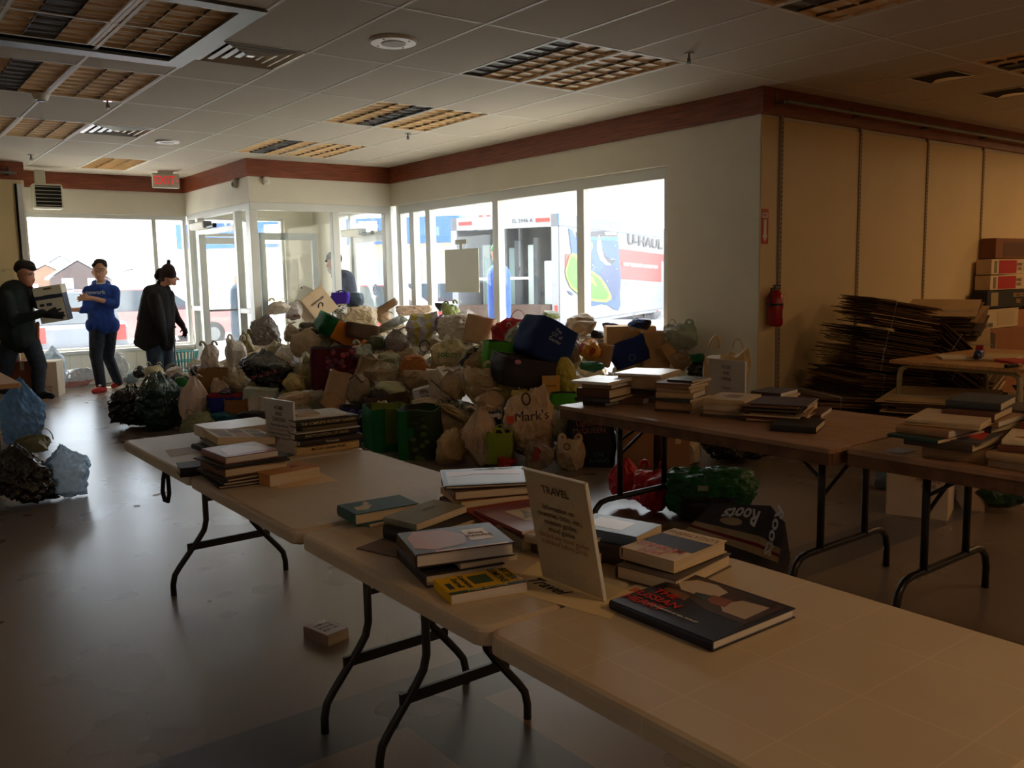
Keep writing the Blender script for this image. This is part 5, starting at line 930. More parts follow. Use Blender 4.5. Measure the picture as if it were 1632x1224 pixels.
# right-hand table
G4 = 'books piled on the right-hand wooden table'
stack('the front left pile of the right table', 3.36, 1.62, [(.3, .22, .048, 0, 10, .06, -.02), (.32, .25, .03, 10, 4, .02, 0, True, 0), (.34, .2, .012, (40, 70, 66), -2, -.03, .05), (.3, .2, .03, 0, 2, 0, .05), (.34, .26, .014, 3, 12, .06, .03, True, 0), (.33, .26, .010, 9, 14, .05, .03)], G4)
book('hardback with red and blue pattern jutting at the front of the right table', 3.375, 1.585, T+.079, .27, .2, .003, 8, (90, 90, 96), False, group=G4, art=(('poly', [(.3, .1), (.9, .2), (.95, .6), (.6, .7), (.4, .5)], (205, 74, 52)),))
stack('the middle pile of the right table', 3.62, 1.62, [(.24, .2, .04, 5, 0), (.26, .2, .038, 1, 6), (.24, .18, .03, 4, -4), (.28, .2, .02, 0, 4), (.28, .19, .03, 2, 10, -.02, .02, True, 0), (.28, .2, .032, 6, 12, .05, .04, True, 0)], G4)
stack('the front right pile of the right table', 3.38, 1.33, [(.2, .17, .03, 7, -6, -.02, .02, True), (.22, .18, .028, 3, -4, -.02, .02, True), (.25, .2, .025, 8, 14, .04, .02, True)], G4)
book('white covered hardback with small drawings, front right of the right table', 3.43, 1.345, T+.085, .26, .2, .02, 16, (226, 208, 178), group=G4, art=(('poly', [(.3, .4), (.45, .3), (.5, .5)], (160, 60, 40)), ('poly', [(.6, .5), (.75, .45), (.7, .7)], (60, 60, 60)), ('poly', [(.2, .7), (.35, .65), (.3, .85)], (150, 60, 40))))
stack('the right edge pile of the right table', 3.70, 1.38, [(.24, .2, .036, 4, 4), (.26, .2, .034, 9, 8), (.24, .2, .03, 5, -6), (.26, .19, .028, 11, 10, -.02, 0, True), (.26, .2, .03, 7, 20, .06, 0, True), (.24, .2, .02, 9, 24, .08, 0)], G4)
stack('the low pile cut by the right edge', 3.42, 1.10, [(.26, .2, .045, 0, -4), (.24, .2, .03, 6, 6)], G4)
stack('the back pile of the right table', 3.92, 1.62, [(.26, .2, .036, 5, 10), (.24, .2, .034, 2, 4), (.25, .2, .034, 7, 16), (.24, .2, .03, 10, 2)], G4)
t_ = thing('sticky_note', 'small pale blue card on the left corner of the right table', 'paper', (3.30, 1.80, T)); MB().box((0, 0, .001), (.1, .08, .002), col((170, 172, 190), .6)).build('card', t_)
# book on the floor
book('small thick paperback with white cover lying on the floor', 1.461, 3.2, .0005, .105, .16, .045, 12, (150, 120, 104), hard=False, art=(('rect', .04, .04, .96, .96, (206, 190, 172)), ('text', 'In old\nblood\nfragan', .5, .5, .03, (60, 44, 40), 180)))
# things on the far right work table
t_ = thing('tape_dispenser', 'blue and red tape gun standing on the wooden work table', 'tape dispenser', onz(1560, 573, .762), .3); MB().box((0, 0, .035), (.16, .05, .07), col((28, 60, 130), .4), bev=.01).build('body', t_)
MB().cyl((.06, -.03, .06), .05, .05, col((150, 44, 30), .4), 20, M=Matrix.Translation((.07, .03, .055)) @ Matrix.Rotation(PI/2, 4, 'X') @ Matrix.Translation((-.06, .03, -.06))).build('roll', t_); MB().box((-.11, 0, .035), (.1, .04, .035), BLACK, bev=.01).build('handle', t_)
for k, (u, v, w_, d_, c, yw, lb) in enumerate(((1590, 571, .5, .28, (214, 190, 140), .1, 'loose cream papers in the middle of the work table'), (1520, 571, .3, .2, (220, 204, 176), .6, 'crumpled white paper left of the tape gun'), (1618, 577, .2, .28, (200, 60, 44), -.5, 'red edged leaflet at the right of the work table'))):
    t_ = thing('paper_stack', lb, 'paper', onz(u, v, .762), yw); MB().box((0, 0, .008), (w_, d_, .016), col(c, .8), bev=.003).build('sheets', t_)
t_ = thing('marker', 'dark thick marker near the edge of the work table', 'marker', onz(1612, 583, .775), -.2); MB().bar((-.06, 0, 0), (.06, 0, 0), .014, BLACK, 10).build('barrel', t_); MB().bar((.06, 0, 0), (.1, 0, 0), .012, col((150, 120, 90), .5), 10).build('cap', t_)
# ---------------------------------------------------------------- bags
def ico(n):
    b = bmesh.new(); bmesh.ops.create_icosphere(b, subdivisions=n, radius=1); v = np.array([x.co[:] for x in b.verts]); f = [tuple(q.index for q in x.verts) for x in b.faces]; b.free(); return v, f
ICO = {n: ico(n) for n in (3, 4, 5)}
def waves(P, rs, n, f0, f1, amp):
    out = np.zeros(len(P))
    for _ in range(n):
        k = rs.randn(3); k /= np.linalg.norm(k); fr = rs.uniform(f0, f1); q = P+.25*np.sin(P[:, [1, 2, 0]]*rs.uniform(2, 5)+rs.rand(3)*6)
        out += amp*(1.6*(1-np.abs(np.sin(q@k*fr+rs.rand()*6)))**2.4-.45)*(f0/fr)**.8
    return out
def bag_shape(seed, h, kind, lod=4):
    """h = half extents; kind: grocery / sack / tied / pillow"""
    rs = np.random.RandomState(seed); D, F = ICO[lod]; n_ = {'sack': 14, 'grocery': 16, 'tied': 14, 'pillow': 12}[kind]; pw = {'sack': 12, 'grocery': 24, 'tied': 17, 'pillow': 14}[kind]
    N = [np.array(a, float) for a in ((1, 0, 0), (-1, 0, 0), (0, 1, 0), (0, -1, 0), (0, 0, 1), (0, 0, -1))]; dd = [1, 1, 1, 1, 1, .95]
    for _ in range(n_): a = rs.randn(3); N.append(a/np.linalg.norm(a)); dd.append(rs.uniform(.72, 1.12))
    S_ = np.zeros(len(D))
    for a, d_ in zip(N, dd): S_ += np.maximum(D@a/d_, 0)**pw
    r = S_**(-1/pw); P = D*r[:, None]
    am = {'sack': .035, 'grocery': .028, 'tied': .028, 'pillow': .02}[kind]
    P = P*(1+waves(P, rs, 4, 3, 6, am*1.8)[:, None]+waves(P, rs, 7, 7, 15, am*1.5)[:, None])
    if lod > 3: P += D*(waves(P, rs, 6, 20, 34, am*.35)[:, None])
    sh = rs.uniform(-.16, .16, 3); P[:, 0] += sh[0]*P[:, 2]; P[:, 1] += sh[1]*P[:, 2]; P[:, 0] *= 1-sh[2]*P[:, 2]
    P += rs.randn(len(P), 3)*(.012 if lod < 5 else .004)
    P[:, 2] = np.maximum(P[:, 2], -.93)
    if kind in ('tied', 'sack'):
        z = P[:, 2]; t = np.clip((z-.35)/.65, 0, 1.4); s = 1-.82*np.clip(t, 0, 1)**1.3
        a = np.arctan2(P[:, 1], P[:, 0]); fold = 1+.16*t*np.sin(a*9+rs.rand()*6)
        P[:, 0] *= s*fold; P[:, 1] *= s*fold; P[:, 2] = z+.12*t
        top = np.clip((t-.85)/.3, 0, 1); P[:, 0] *= 1+top*1.6; P[:, 1] *= 1+top*1.2
        P[:, 2] *= .93
    if kind == 'grocery':
        z = P[:, 2]; t = np.clip((z-.3)/.7, 0, 1); P[:, 1] *= 1-.55*t; P[:, 0] *= 1-.12*t+.1*np.sin(P[:, 0]*5+rs.rand()*6)*t
        P[:, 2] += t*(.10*np.abs(P[:, 0])*2-.06)
    return P*np.array(h), F
def np_mesh(name, P, F, m, smooth=True):
    me = bpy.data.meshes.new(name); me.from_pydata(P.tolist(), [], F); me.materials.append(m)
    me.polygons.foreach_set('use_smooth', [smooth]*len(me.polygons)); return me
def crumple(c, kind='plastic'):
    k = 'bag_%s_%d_%d_%d' % ((kind,)+tuple(c))
    if kind == 'plastic': return mat(k, c, .42, spec=.45, var=.16, vs=9, bump=.6, bs=13, bd=.014, kind='voronoi')
    if kind == 'film': return mat(k, c, .16, spec=.6, var=.2, vs=12, bump=.8, bs=14, bd=.018, kind='voronoi', alpha=.7)
    if kind == 'trash': return mat(k, c, .2, spec=.7, bump=.9, bs=12, bd=.022, kind='voronoi')
    if kind == 'cloth': return mat(k, c, .8, spec=.3, var=.12, vs=6, bump=.3, bs=300, bd=.002)
    return mat(k, c, .8, spec=.3, var=.12, vs=7, bump=.35, bs=12, bd=.01, kind='voronoi')
def loop_handle(t_, x0, x1, z, hgt, m, y=0, wd=.012, lean=0):
    pts = [((x0+x1)/2-(x1-x0)/2*math.cos(a), y+lean*math.sin(a)*hgt, z+math.sin(a)*hgt) for a in np.linspace(0, PI, 9)]
    MB().tube(pts, wd, m, 8, flat=.3).build('handle', t_, True)
def open_bag(h, seed, m, inner, bulge=.06, taper=.05, M=26, N=10, wob=.02):
    """upright reusable or paper bag: four soft walls, floor and an open top"""
    rs = np.random.RandomState(seed); hx, hy, hz = h; vs = []; pf = rs.rand(6)*6
    per = []
    for k in range(M):
        t = k/M*4; s_ = int(t); u = (t-s_)*2-1
        per.append([(u, -1), (1, u), (-u, 1), (-1, -u)][s_])
    for j in range(N+1):
        v = j/N
        for k, (a, b) in enumerate(per):
            w_ = (1+taper*(v-.5))*(1+bulge*math.sin(PI*v)*(1-.6*max(abs(a), abs(b))**8*0)); q = wob*(math.sin(9*v+pf[0]+a*3)+math.sin(5*v+pf[1]+b*4)+math.sin(14*v+pf[2]+a*5+b*3)*.6)
            c = .93 if abs(a) > .92 and abs(b) > .92 else 1
            vs.append(((a*w_*c+q)*hx, (b*w_*c+q*.8)*hy, (-1+2*v)*hz*(1+.03*math.sin(a*4+pf[3])*(v > .9))))
    fs = [(j*M+k, j*M+(k+1) % M, (j+1)*M+(k+1) % M, (j+1)*M+k) for j in range(N) for k in range(M)]
    b0 = MB().add(vs, fs+[tuple(range(M))[::-1]], m)
    it = [(x*.96, y*.94, z) for x, y, z in vs[N*M:]]; lo = [(x*.9, y*.88, -.1*hz+z*.15+.55*hz) for x, y, z in vs[N*M:]]
    b0.add(vs[N*M:]+it, [(k, (k+1) % M, M+(k+1) % M, M+k) for k in range(M)], m)
    b0.add(it+lo, [(k, (k+1) % M, M+(k+1) % M, M+k) for k in range(M)]+[tuple(range(M, 2*M))], inner)
    return b0
from mathutils.bvhtree import BVHTree
def wrap_text(t_, me_bag, s_, size, m, x, z, front=-1, rot=0, **k):
    """print lettering on the front of a bag, following its surface"""
    src = text_mesh(s_, size, m, th=0, **k); bm = bmesh.new(); bm.from_mesh(src); bmesh.ops.triangulate(bm, faces=bm.faces); bmesh.ops.subdivide_edges(bm, edges=[e for e in bm.edges if e.calc_length() > .03], cuts=2)
    bv = BVHTree.FromPolygons([v.co.copy() for v in me_bag.vertices], [tuple(p.vertices) for p in me_bag.polygons]); ca, sa = math.cos(rot), math.sin(rot)
    for v in bm.verts:
        X, Z = x+v.co.x*ca-v.co.y*sa, z+v.co.x*sa+v.co.y*ca; h_ = bv.ray_cast(Vector((X, front*3, Z)), Vector((0, -front, 0)))
        v.co = (X, (h_[0].y if h_[0] else 0)+front*.004, Z)
    me = bpy.data.meshes.new('lettering'); bm.to_mesh(me); bm.free(); me.materials.append(m) if not me.materials else None
    place('lettering', me, t_)
# the heap as a height field over the floor
FRONT = [(2.30, 9.6), (2.55, 9.0), (2.75, 8.4), (3.25, 7.5), (3.60, 6.9), (3.62, 6.0), (3.72, 5.2), (4.15, 4.85), (4.9, 4.7), (5.6, 4.9), (6.2, 5.1)]
def heap(x, y):
    best = 9; 
    for (ax, ay), (bx, by) in zip(FRONT, FRONT[1:]):
        dx, dy = bx-ax, by-ay; t = max(0, min(1, ((x-ax)*dx+(y-ay)*dy)/(dx*dx+dy*dy))); px, py = ax+t*dx, ay+t*dy; d = math.hypot(x-px, y-py)
        if d < best: best = d; side = dx*(y-ay)-dy*(x-ax)
    if side < 0 or x > 6.4 or y > 11.15: return -1 if side < 0 else 0
    lim = .95 if y < 9.5 else .95-.28*(y-9.5)
    if x < 4.1 and y > 9: lim = min(lim, .35+.3*(x-2.6))
    return min(lim, .10+.62*best)
def hit(u, v):
    d = ray(u, v); t = 2.5
    while t < 14:
        p = C0+d*t
        if p.x > 6.15 or p.y > 10.95: return t
        h_ = heap(p.x, p.y)
        if h_ >= 0 and p.z <= h_: return t
        if p.z <= 0: return t
        t += .04
    return t
BAGN = 0
def put(kind, u0, v0, u1, v1, c, label, cat='bag', name=None, roll=0, yaw=None, lean=0, dep=None, text=None, tc=(40, 36, 34), t=None, mk=None, group=None, hand=None, seed=None, lod=4, floor=False, c2=None, dt=0, band=None, trot=0, tz=0):
    global BAGN; BAGN += 1; seed = seed or (BAGN*13+5); rs = random.Random(seed)
    u, v = (u0+u1)/2, (v0+v1)/2
    if t is None: t = hit(u, v+(v1-v0)*.1) if not floor else (lambda p: (p-C0).dot(CF))(onz(u, v1-3, 0))
    t += dt; s_ = t/FPX; hx, hz = (u1-u0)*s_/2, (v1-v0)*s_/2; hy = dep or max(.07, min(.26, .75*(hx+hz)/2))
    cr = abs(math.cos(roll)); sr = abs(math.sin(roll))
    if roll: 
        den = cr*cr-sr*sr
        if abs(den) > .35: hx, hz = max(.05, (hx*cr-hz*sr)/den), max(.05, (hz*cr-hx*sr)/den)
        else: hx = hz = (hx+hz)/2/(cr+sr)*1.1
    d = ray(u, v); hd = Vector((d.x, d.y, 0)).normalized(); P = C0+d*t+hd*hy*.35
    if floor: P = Vector((P.x, P.y, hz*.93 if not roll else P.z))
    X = Vector((hd.y, -hd.x, 0)); M = basis(P, X, hd)
    M = M @ Matrix.Rotation(roll, 4, 'Y') @ Matrix.Rotation(lean, 4, 'X') @ Matrix.Rotation(yaw if yaw is not None else rs.uniform(-.25, .25), 4, 'Z')
    nm = name or {'sack': 'garbage_bag', 'tote': 'tote_bag', 'paper': 'paper_bag', 'box': 'cardboard_box'}.get(kind, 'plastic_bag')
    o = thing(nm, label, cat, M=M, group=group); txm = col(tc, .6)
    if kind in ('grocery', 'tied', 'sack', 'pillow'):
        m = crumple(c, mk or ('trash' if kind == 'sack' else 'plastic')); fl_ = lod < 5; V, F = bag_shape(seed, (hx, hy, hz), kind, 3 if (fl_ and hx < .2) else lod); me = np_mesh('bag_body', V, F, m, not fl_)
        if c2:   # coloured patches printed on the bag
            me.materials.append(crumple(c2, mk or 'plastic'))
            for p in me.polygons:
                c_ = p.center
                if band(c_.x/hx, c_.z/hz): p.material_index = 1
        place('bag_body', me, o)
        if kind == 'grocery' and hand is not False and hx > .06:
            for sg in (-1, 1):
                x_ = sg*hx*.5; loop_handle(o, x_-hx*.2, x_+hx*.2, hz*.88, hz*rs.uniform(.18, .4), m, y=rs.uniform(-.2, .2)*hy, wd=.014, lean=rs.uniform(-1, 1))
        if kind == 'tied' and hand is not False:
            for sg in (-1, 1):
                q = rs.uniform(.5, .9); MB().tube([(0, 0, hz*.85), (sg*hx*.25, -.01, hz*.98), (sg*hx*q*.6, -.02, hz*(.9+q*.2)), (sg*hx*q, -.02, hz*(.75+q*.3))], [.012, .02, .026, .008], m, 7, flat=.4).build('knot_end', o, True)
        if text: wrap_text(o, me, text[0], text[1], txm, text[2] if len(text) > 2 else 0, text[3] if len(text) > 3 else 0, rot=text[4] if len(text) > 4 else 0)
    elif kind in ('tote', 'paper'):
        m = crumple(c, 'cloth' if kind == 'tote' else 'paper'); b = open_bag((hx, hy, hz), seed, m, mat('bag_inside', (50, 44, 38), .9) if kind == 'tote' else m, bulge=.07 if kind == 'tote' else .02, wob=.022 if kind == 'tote' else .012)
        me = b.mesh('bag_body', True); place('bag_body', me, o)
        if c2:
            me.materials.append(crumple(c2, 'cloth')); k_ = len(me.materials)-1
            for p in me.polygons:
                c_ = p.center
                if band(c_.x/hx, c_.z/hz): p.material_index = k_
        if hand is not False:
            hm_ = m if hand is None else crumple(hand, 'cloth')
            for sg in (-1, 1): loop_handle(o, -hx*.42, hx*.42, hz*.96, hz*(.35 if kind == 'tote' else .25), hm_, y=sg*hy*.9, wd=.013 if kind == 'tote' else .004, lean=rs.uniform(-.6, .3))
        if text: wrap_text(o, me, text[0], text[1], txm, text[2] if len(text) > 2 else 0, text[3] if len(text) > 3 else 0, rot=text[4] if len(text) > 4 else 0)
    elif kind == 'box':
        m = mat('card_%d_%d' % (c[0], c[2]), c, .85, var=.08, vs=5, bump=.15, bs=40); MB().box((0, 0, 0), (2*hx, 2*hy, 2*hz), m, bev=.004).build('body', o)
        MB().box((0, 0, hz+.001), (.045, 2*hy, .002), mat('packing_tape', (196, 170, 128), .3)).box((0, -hy-.001, hz*.8), (.045, .002, hz*.4), MC['packing_tape']).build('tape', o)
        for sg in (-1, 1): MB().box((sg*hx*.5, 0, hz+.004), (hx*.97, 2*hy, .004), m).build('flap', o)
        if text: lettering(text[0], text[1], txm, o, basis((text[2] if len(text) > 2 else 0, -hy-.003, text[3] if len(text) > 3 else 0), (1, 0, 0), (0, 0, 1)), bold=.01)
    HAND.append((P.copy(), u, v, label))
    return o, (hx, hy, hz)
TAN, TAN2, WHT, YEL = (206, 184, 150), (190, 166, 132), (226, 216, 200), (196, 178, 104)
GRN, OLV, KRF = (24, 120, 50), (150, 146, 96), (170, 126, 82)
HAND = []
# --- hand placed bags, from the back row to the front ----------------------------
put('grocery', 425, 478, 462, 503, WHT, 'white bag against the vestibule glass, left of the printed carton'); put('grocery', 452, 480, 484, 514, (232, 226, 222), 'clear white bag with dark red contents behind the silver sack', c2=(120, 40, 36), band=lambda x, z: z < -.3 and abs(x) < .7, mk='film')
o, h_ = put('box', 470, 466, 536, 512, (206, 178, 142), 'tan printed carton tilted on top of the heap', 'box', roll=-.62, yaw=.45, dep=.16, text=('PARTAGER', .045, 0, .045)); MB().tube([(-.05, -h_[1]-.004, -.03), (-.02, -h_[1]-.004, .0), (.02, -h_[1]-.004, .01), (.04, -h_[1]-.004, -.02), (.01, -h_[1]-.004, -.05)], .007, BLACK, 6).build('hand_print', o)
lettering('PARTAGER', .04, BLACK, o, basis((h_[0]+.003, 0, .04), (0, 1, 0), (0, 0, 1)))
put('tote', 530, 466, 556, 484, (74, 44, 170), 'small purple gift bag at the top, in front of the bearded man'); put('pillow', 530, 480, 556, 504, (216, 210, 196), 'bag with black and white leopard spots below the purple bag', c2=(40, 34, 32), band=lambda x, z: math.sin(x*14+z*5)*math.sin(z*13) > .35)
put('pillow', 548, 462, 582, 492, (72, 88, 100), 'grey-blue jacket-like bundle before the exterior door'); put('tote', 594, 476, 634, 504, (122, 92, 64), 'open brown carton edge below the yellow sticker', 'box', name='cardboard_box', roll=-.5, hand=False)
put('pillow', 546, 486, 602, 524, TAN, 'broad tan bag on top, right of the leopard bag'); put('tied', 590, 490, 632, 520, (188, 158, 128), 'tan twisted bag with a curl on top of the heap', roll=.8)
put('paper', 550, 512, 604, 545, (110, 84, 64), 'dark brown paper bag under the broad tan bag', roll=.2, hand=False); put('pillow', 592, 500, 652, 534, (128, 126, 78), 'long olive bag lying slanted near the top', roll=-.42, dep=.09, mk='film')
put('pillow', 632, 486, 690, 504, (214, 188, 168), 'flat pinkish bag on the top edge behind the striped bag'); put('grocery', 640, 500, 702, 556, (196, 192, 196), 'lavender and yellow striped shopping bag with black cord handles', c2=(190, 180, 84), band=lambda x, z: abs(((x*1.6) % 1)-.5) < .2, hand=False)
MB().tube([(.0+.05*math.cos(a), -.2, -.14+.06*math.sin(a)) for a in np.linspace(0, 6, 16)], .005, BLACK, 6).build('cord_handle', bpy.data.objects[[x.name for x in COL.objects if x.name.startswith('plastic_bag')][-1]])
put('pillow', 694, 496, 714, 540, (150, 140, 190), 'narrow lavender bag edge right of the striped bag'); put('grocery', 704, 482, 734, 512, (128, 138, 74), 'small green-brown bag at the top beside the poster'); put('pillow', 694, 482, 712, 498, (34, 28, 30), 'small dark peak of a bag below the poster')
put('pillow', 696, 492, 768, 552, WHT, 'wide cream bag with rounded top under the poster', mk='plastic'); put('paper', 738, 500, 790, 552, (210, 178, 138), 'tan paper bag leaning beside the red bag', roll=.25, hand=False)
o, h_ = put('grocery', 778, 500, 846, 556, (196, 26, 30), 'bright red shopping bag with a loop handle at the window', hand=False, yaw=0, roll=.12); loop_handle(o, .0, h_[0]*.75, h_[2]*.7, h_[2]*.75, crumple((196, 26, 30)), wd=.014)
put('grocery', 802, 518, 838, 560, (150, 150, 124), 'grey-green bag between the red bag and the navy tote'); put('pillow', 864, 495, 892, 510, (96, 104, 48), 'dark green bundle peeking over the navy tote')
o, h_ = put('tote', 822, 502, 914, 590, (28, 50, 104), 'large navy tote leaning on the heap below the truck', roll=.42, yaw=.5, lean=-.25, text=('The\nCIT of\nGander', .045, -.02, .06), tc=(200, 204, 214), hand=False, dep=.17)
o, h_ = put('tied', 888, 492, 962, 552, (206, 180, 142), 'big puckered tan drawstring bag on top beneath the truck', roll=1.2, lean=.5, dep=.22, hand=False, dt=-.1); put('pillow', 940, 525, 962, 540, (44, 30, 24), 'dark drawstring hole bundle beside the puckered tan bag', dep=.05, dt=-.2)
put('grocery', 914, 530, 966, 584, (226, 156, 34), 'yellow-orange shopping bag with red edge under the drawstring bag', c2=(180, 50, 30), band=lambda x, z: abs(x) > .72 or (abs(x) < .2 and abs(z) < .3), roll=.45, hand=False, text=('A', .08), tc=(170, 60, 30))
put('paper', 946, 546, 978, 586, (176, 138, 94), 'small brown paper bag between the yellow bag and a navy tote', roll=.2, hand=False)
put('box', 964, 520, 1042, 552, (190, 150, 102), 'taped brown carton on top near the right window', 'box', dep=.2, yaw=.1); put('paper', 1022, 528, 1066, 586, (192, 152, 104), 'large tan paper sack right of the taped carton', hand=False); put('pillow', 958, 514, 990, 530, (38, 46, 70), 'dark navy bundle behind the taped carton')
put('pillow', 1000, 505, 1038, 528, (30, 70, 140), 'blue bag with black strap peeking above the taped carton', c2=(26, 24, 30), band=lambda x, z: x > .4 or abs(x+z) < .15); put('tote', 968, 532, 1034, 590, (26, 44, 104), 'navy blue tote slumped before the taped carton', roll=-.35, text=('O', .1, 0, -.06), tc=(90, 100, 130), hand=False)
put('grocery', 1058, 514, 1112, 560, (160, 170, 140), 'clear greenish bag holding a box, at the pier', mk='film'); put('paper', 1055, 545, 1090, 590, (190, 146, 96), 'slanted tan paper bag under the clear greenish bag', roll=-.6, hand=False)
put('tied', 1062, 556, 1108, 592, (188, 150, 112), 'crinkled clear brown bag behind the third book stack', roll=.8, mk='film'); put('pillow', 1100, 562, 1124, 580, (20, 96, 56), 'scrap of green plastic beside the black sack at the pier'); put('sack', 1096, 572, 1130, 606, (28, 26, 28), 'small black sack at the foot of the pier')
put('grocery', 1120, 548, 1194, 672, (196, 164, 112), 'tan bag with pointed top behind the food sign', t=(onx(1156, 610, 5.75)-C0).dot(CF), dep=.16)
# middle rows, left
put('sack', 392, 495, 456, 566, (120, 112, 106), 'silvery grey garbage sack on the upper left of the heap', hand=False, roll=.15, lod=5); put('grocery', 384, 530, 404, 566, (144, 130, 80), 'narrow olive bag at the left rim of the heap')
put('grocery', 360, 540, 396, 590, (220, 208, 192), 'white paper-like bag at the left rim, in the light'); put('tied', 450, 514, 480, 548, (204, 184, 156), 'small tan bag with two knotted ears beside the silver sack'); put('pillow', 476, 512, 512, 535, (120, 108, 100), 'grey bag below the printed carton')
put('tied', 462, 524, 514, 574, TAN, 'tan knotted bag above the yellow bag'); put('grocery', 476, 556, 504, 612, (204, 188, 126), 'long yellowish bag standing left of the grape tote', text=('bey', .05, 0, .05), tc=(40, 110, 40), hand=False)
o, h_ = put('tote', 503, 497, 576, 556, (232, 140, 30), 'tote printed with orange fruit and a green side, tipped over', roll=.5, yaw=.2, c2=(16, 96, 46), band=lambda x, z: x < -.45, hand=False, dep=.2)
MB().tube([(-h_[0]*.1, -h_[1]*1.12, h_[2]*.8), (h_[0]*.2, -h_[1]*1.14, h_[2]*.1), (h_[0]*.6, -h_[1]*1.12, -h_[2]*.4)], .012, col((206, 70, 24), .6), 6, flat=.3).tube([(h_[0]*.7, -h_[1]*1.1, h_[2]*.7), (h_[0]*.55, -h_[1]*1.12, -h_[2]*.1), (h_[0]*.2, -h_[1]*1.14, h_[2]*.1)], .01, col((206, 70, 24), .6), 6, flat=.3).build('printed_line', o)
o, h_ = put('tote', 498, 554, 566, 626, (92, 24, 38), 'dark red tote printed with grapes in the heap centre left', yaw=.05, hand=False, dep=.15)
rg2 = random.Random(3); gp = MB()
for k in range(34):
    x, z_ = rg2.uniform(-.35, .95)*h_[0], rg2.uniform(-.9, .85)*h_[2]; r_ = .02+rg2.random()*.012; gp.ball((x, -h_[1]*1.07-.004*(k % 3), z_), (r_, .008, r_), [col((110, 44, 66), .5), col((150, 60, 70), .5), col((84, 40, 60), .5)][k % 3], 12, 8)
gp.build('printed_grapes', o, True)['kind'] = 'stuff'
o, h_ = put('sack', 372, 555, 480, 632, (22, 20, 22), 'big black garbage bag with small pink lettering', lod=5, roll=.1, text=('TEAM GUSHUE', .05, 0, -.02, .35), tc=(210, 90, 84), hand=False, dep=.27)
put('tied', 442, 590, 498, 632, (206, 178, 108), 'yellow-tan bag with green print below the black garbage bag', roll=.9, text=('sobeys', .035), tc=(60, 90, 40)); put('pillow', 436, 622, 502, 652, (206, 178, 140), 'rounded tan paper bundle behind the home and garden sign')
put('grocery', 558, 545, 600, 596, (146, 148, 124), 'grey-green paper bag behind the striped paper bag'); put('paper', 560, 566, 606, 620, (170, 146, 112), 'brown bag with thin pinstripes leaning right', roll=.35, c2=(140, 116, 88), band=lambda x, z: int(x*14) % 2 == 0)
put('tied', 612, 524, 656, 576, (150, 130, 122), 'mottled grey-brown bag in the upper middle', mk='film'); put('pillow', 585, 535, 618, 560, (110, 116, 84), 'dull green bag behind the mottled bag')
put('pillow', 634, 566, 692, 614, (196, 120, 56), 'orange plastic bag in the middle of the heap'); put('tied', 580, 572, 638, 622, (204, 184, 146), 'shiny pale bag with yellow print in the middle', mk='film', text=('ey', .04), tc=(150, 130, 50))
put('pillow', 594, 604, 662, 640, (186, 184, 140), 'pale green folded bag below the shiny pale bag', roll=.15); put('paper', 512, 590, 562, 652, (210, 174, 134), 'crumpled pinkish-tan paper bag with folded top', roll=.3, hand=False)
o, h_ = put('grocery', 550, 592, 592, 648, (160, 138, 106), 'greyish bag with black cord right of the pinkish paper bag', hand=False); MB().tube([(-.06, -h_[1]*.9, h_[2]*.6), (0, -h_[1]*.95, h_[2]*.85), (.06, -h_[1]*.9, h_[2]*.4)], .005, BLACK, 6).build('cord_handle', o)
o, h_ = put('grocery', 686, 532, 744, 602, (198, 182, 132), 'beige bag with green sobeys lettering in the upper middle', text=('sobeys', .085, 0, .02), tc=(50, 130, 50), hand=False, yaw=.05, dep=.16)
o, h_ = put('pillow', 734, 546, 778, 606, (30, 26, 30), 'long black umbrella-like bag leaning left of the green tote', roll=-.7, dep=.06, mk='trash'); put('grocery', 765, 545, 790, 580, (206, 186, 150), 'cream bag with letters behind the green tote', text=('LE', .04), hand=False)
put('tote', 770, 542, 814, 604, (84, 170, 40), 'bright green tote behind the dark cooler bag', roll=.1, yaw=.3, hand=False)
o, h_ = put('tote', 786, 562, 880, 622, (58, 52, 54), 'dark grey insulated cooler bag in the heap', roll=.18, yaw=.35, dep=.2, hand=False, c2=(60, 50, 38), band=lambda x, z: x > .9); MB().ball((-h_[0]*.6, -h_[1]*1.1, h_[2]*.75), (.03, .006, .02), col((190, 130, 150), .5), 10, 6).build('flower_print', o)
put('tied', 882, 570, 920, 634, (196, 174, 60), 'mustard yellow bag left of the first book stack', hand=False); put('pillow', 922, 576, 964, 594, (16, 110, 56), 'small green bag just above the first book stack', mk='plastic')
o, h_ = put('box', 864, 600, 892, 630, (226, 166, 78), 'orange card envelope with writing right of the cooler bag', 'envelope', name='envelope', dep=.01, yaw=.1, text=('SENIOR', .025), tc=(110, 80, 40)); put('pillow', 846, 618, 870, 640, (60, 66, 44), 'dark bundle left of the orange envelope')
put('tote', 878, 626, 918, 660, (76, 160, 40), 'lime green bag below the mustard bag', hand=False); put('grocery', 874, 652, 916, 706, (150, 146, 116), 'grey-green clear bag behind the red dotted bag', mk='film')
put('pillow', 904, 640, 946, 672, (196, 32, 26), 'red bag at the left end of the food table', c2=(230, 160, 60), band=lambda x, z: x > .4)
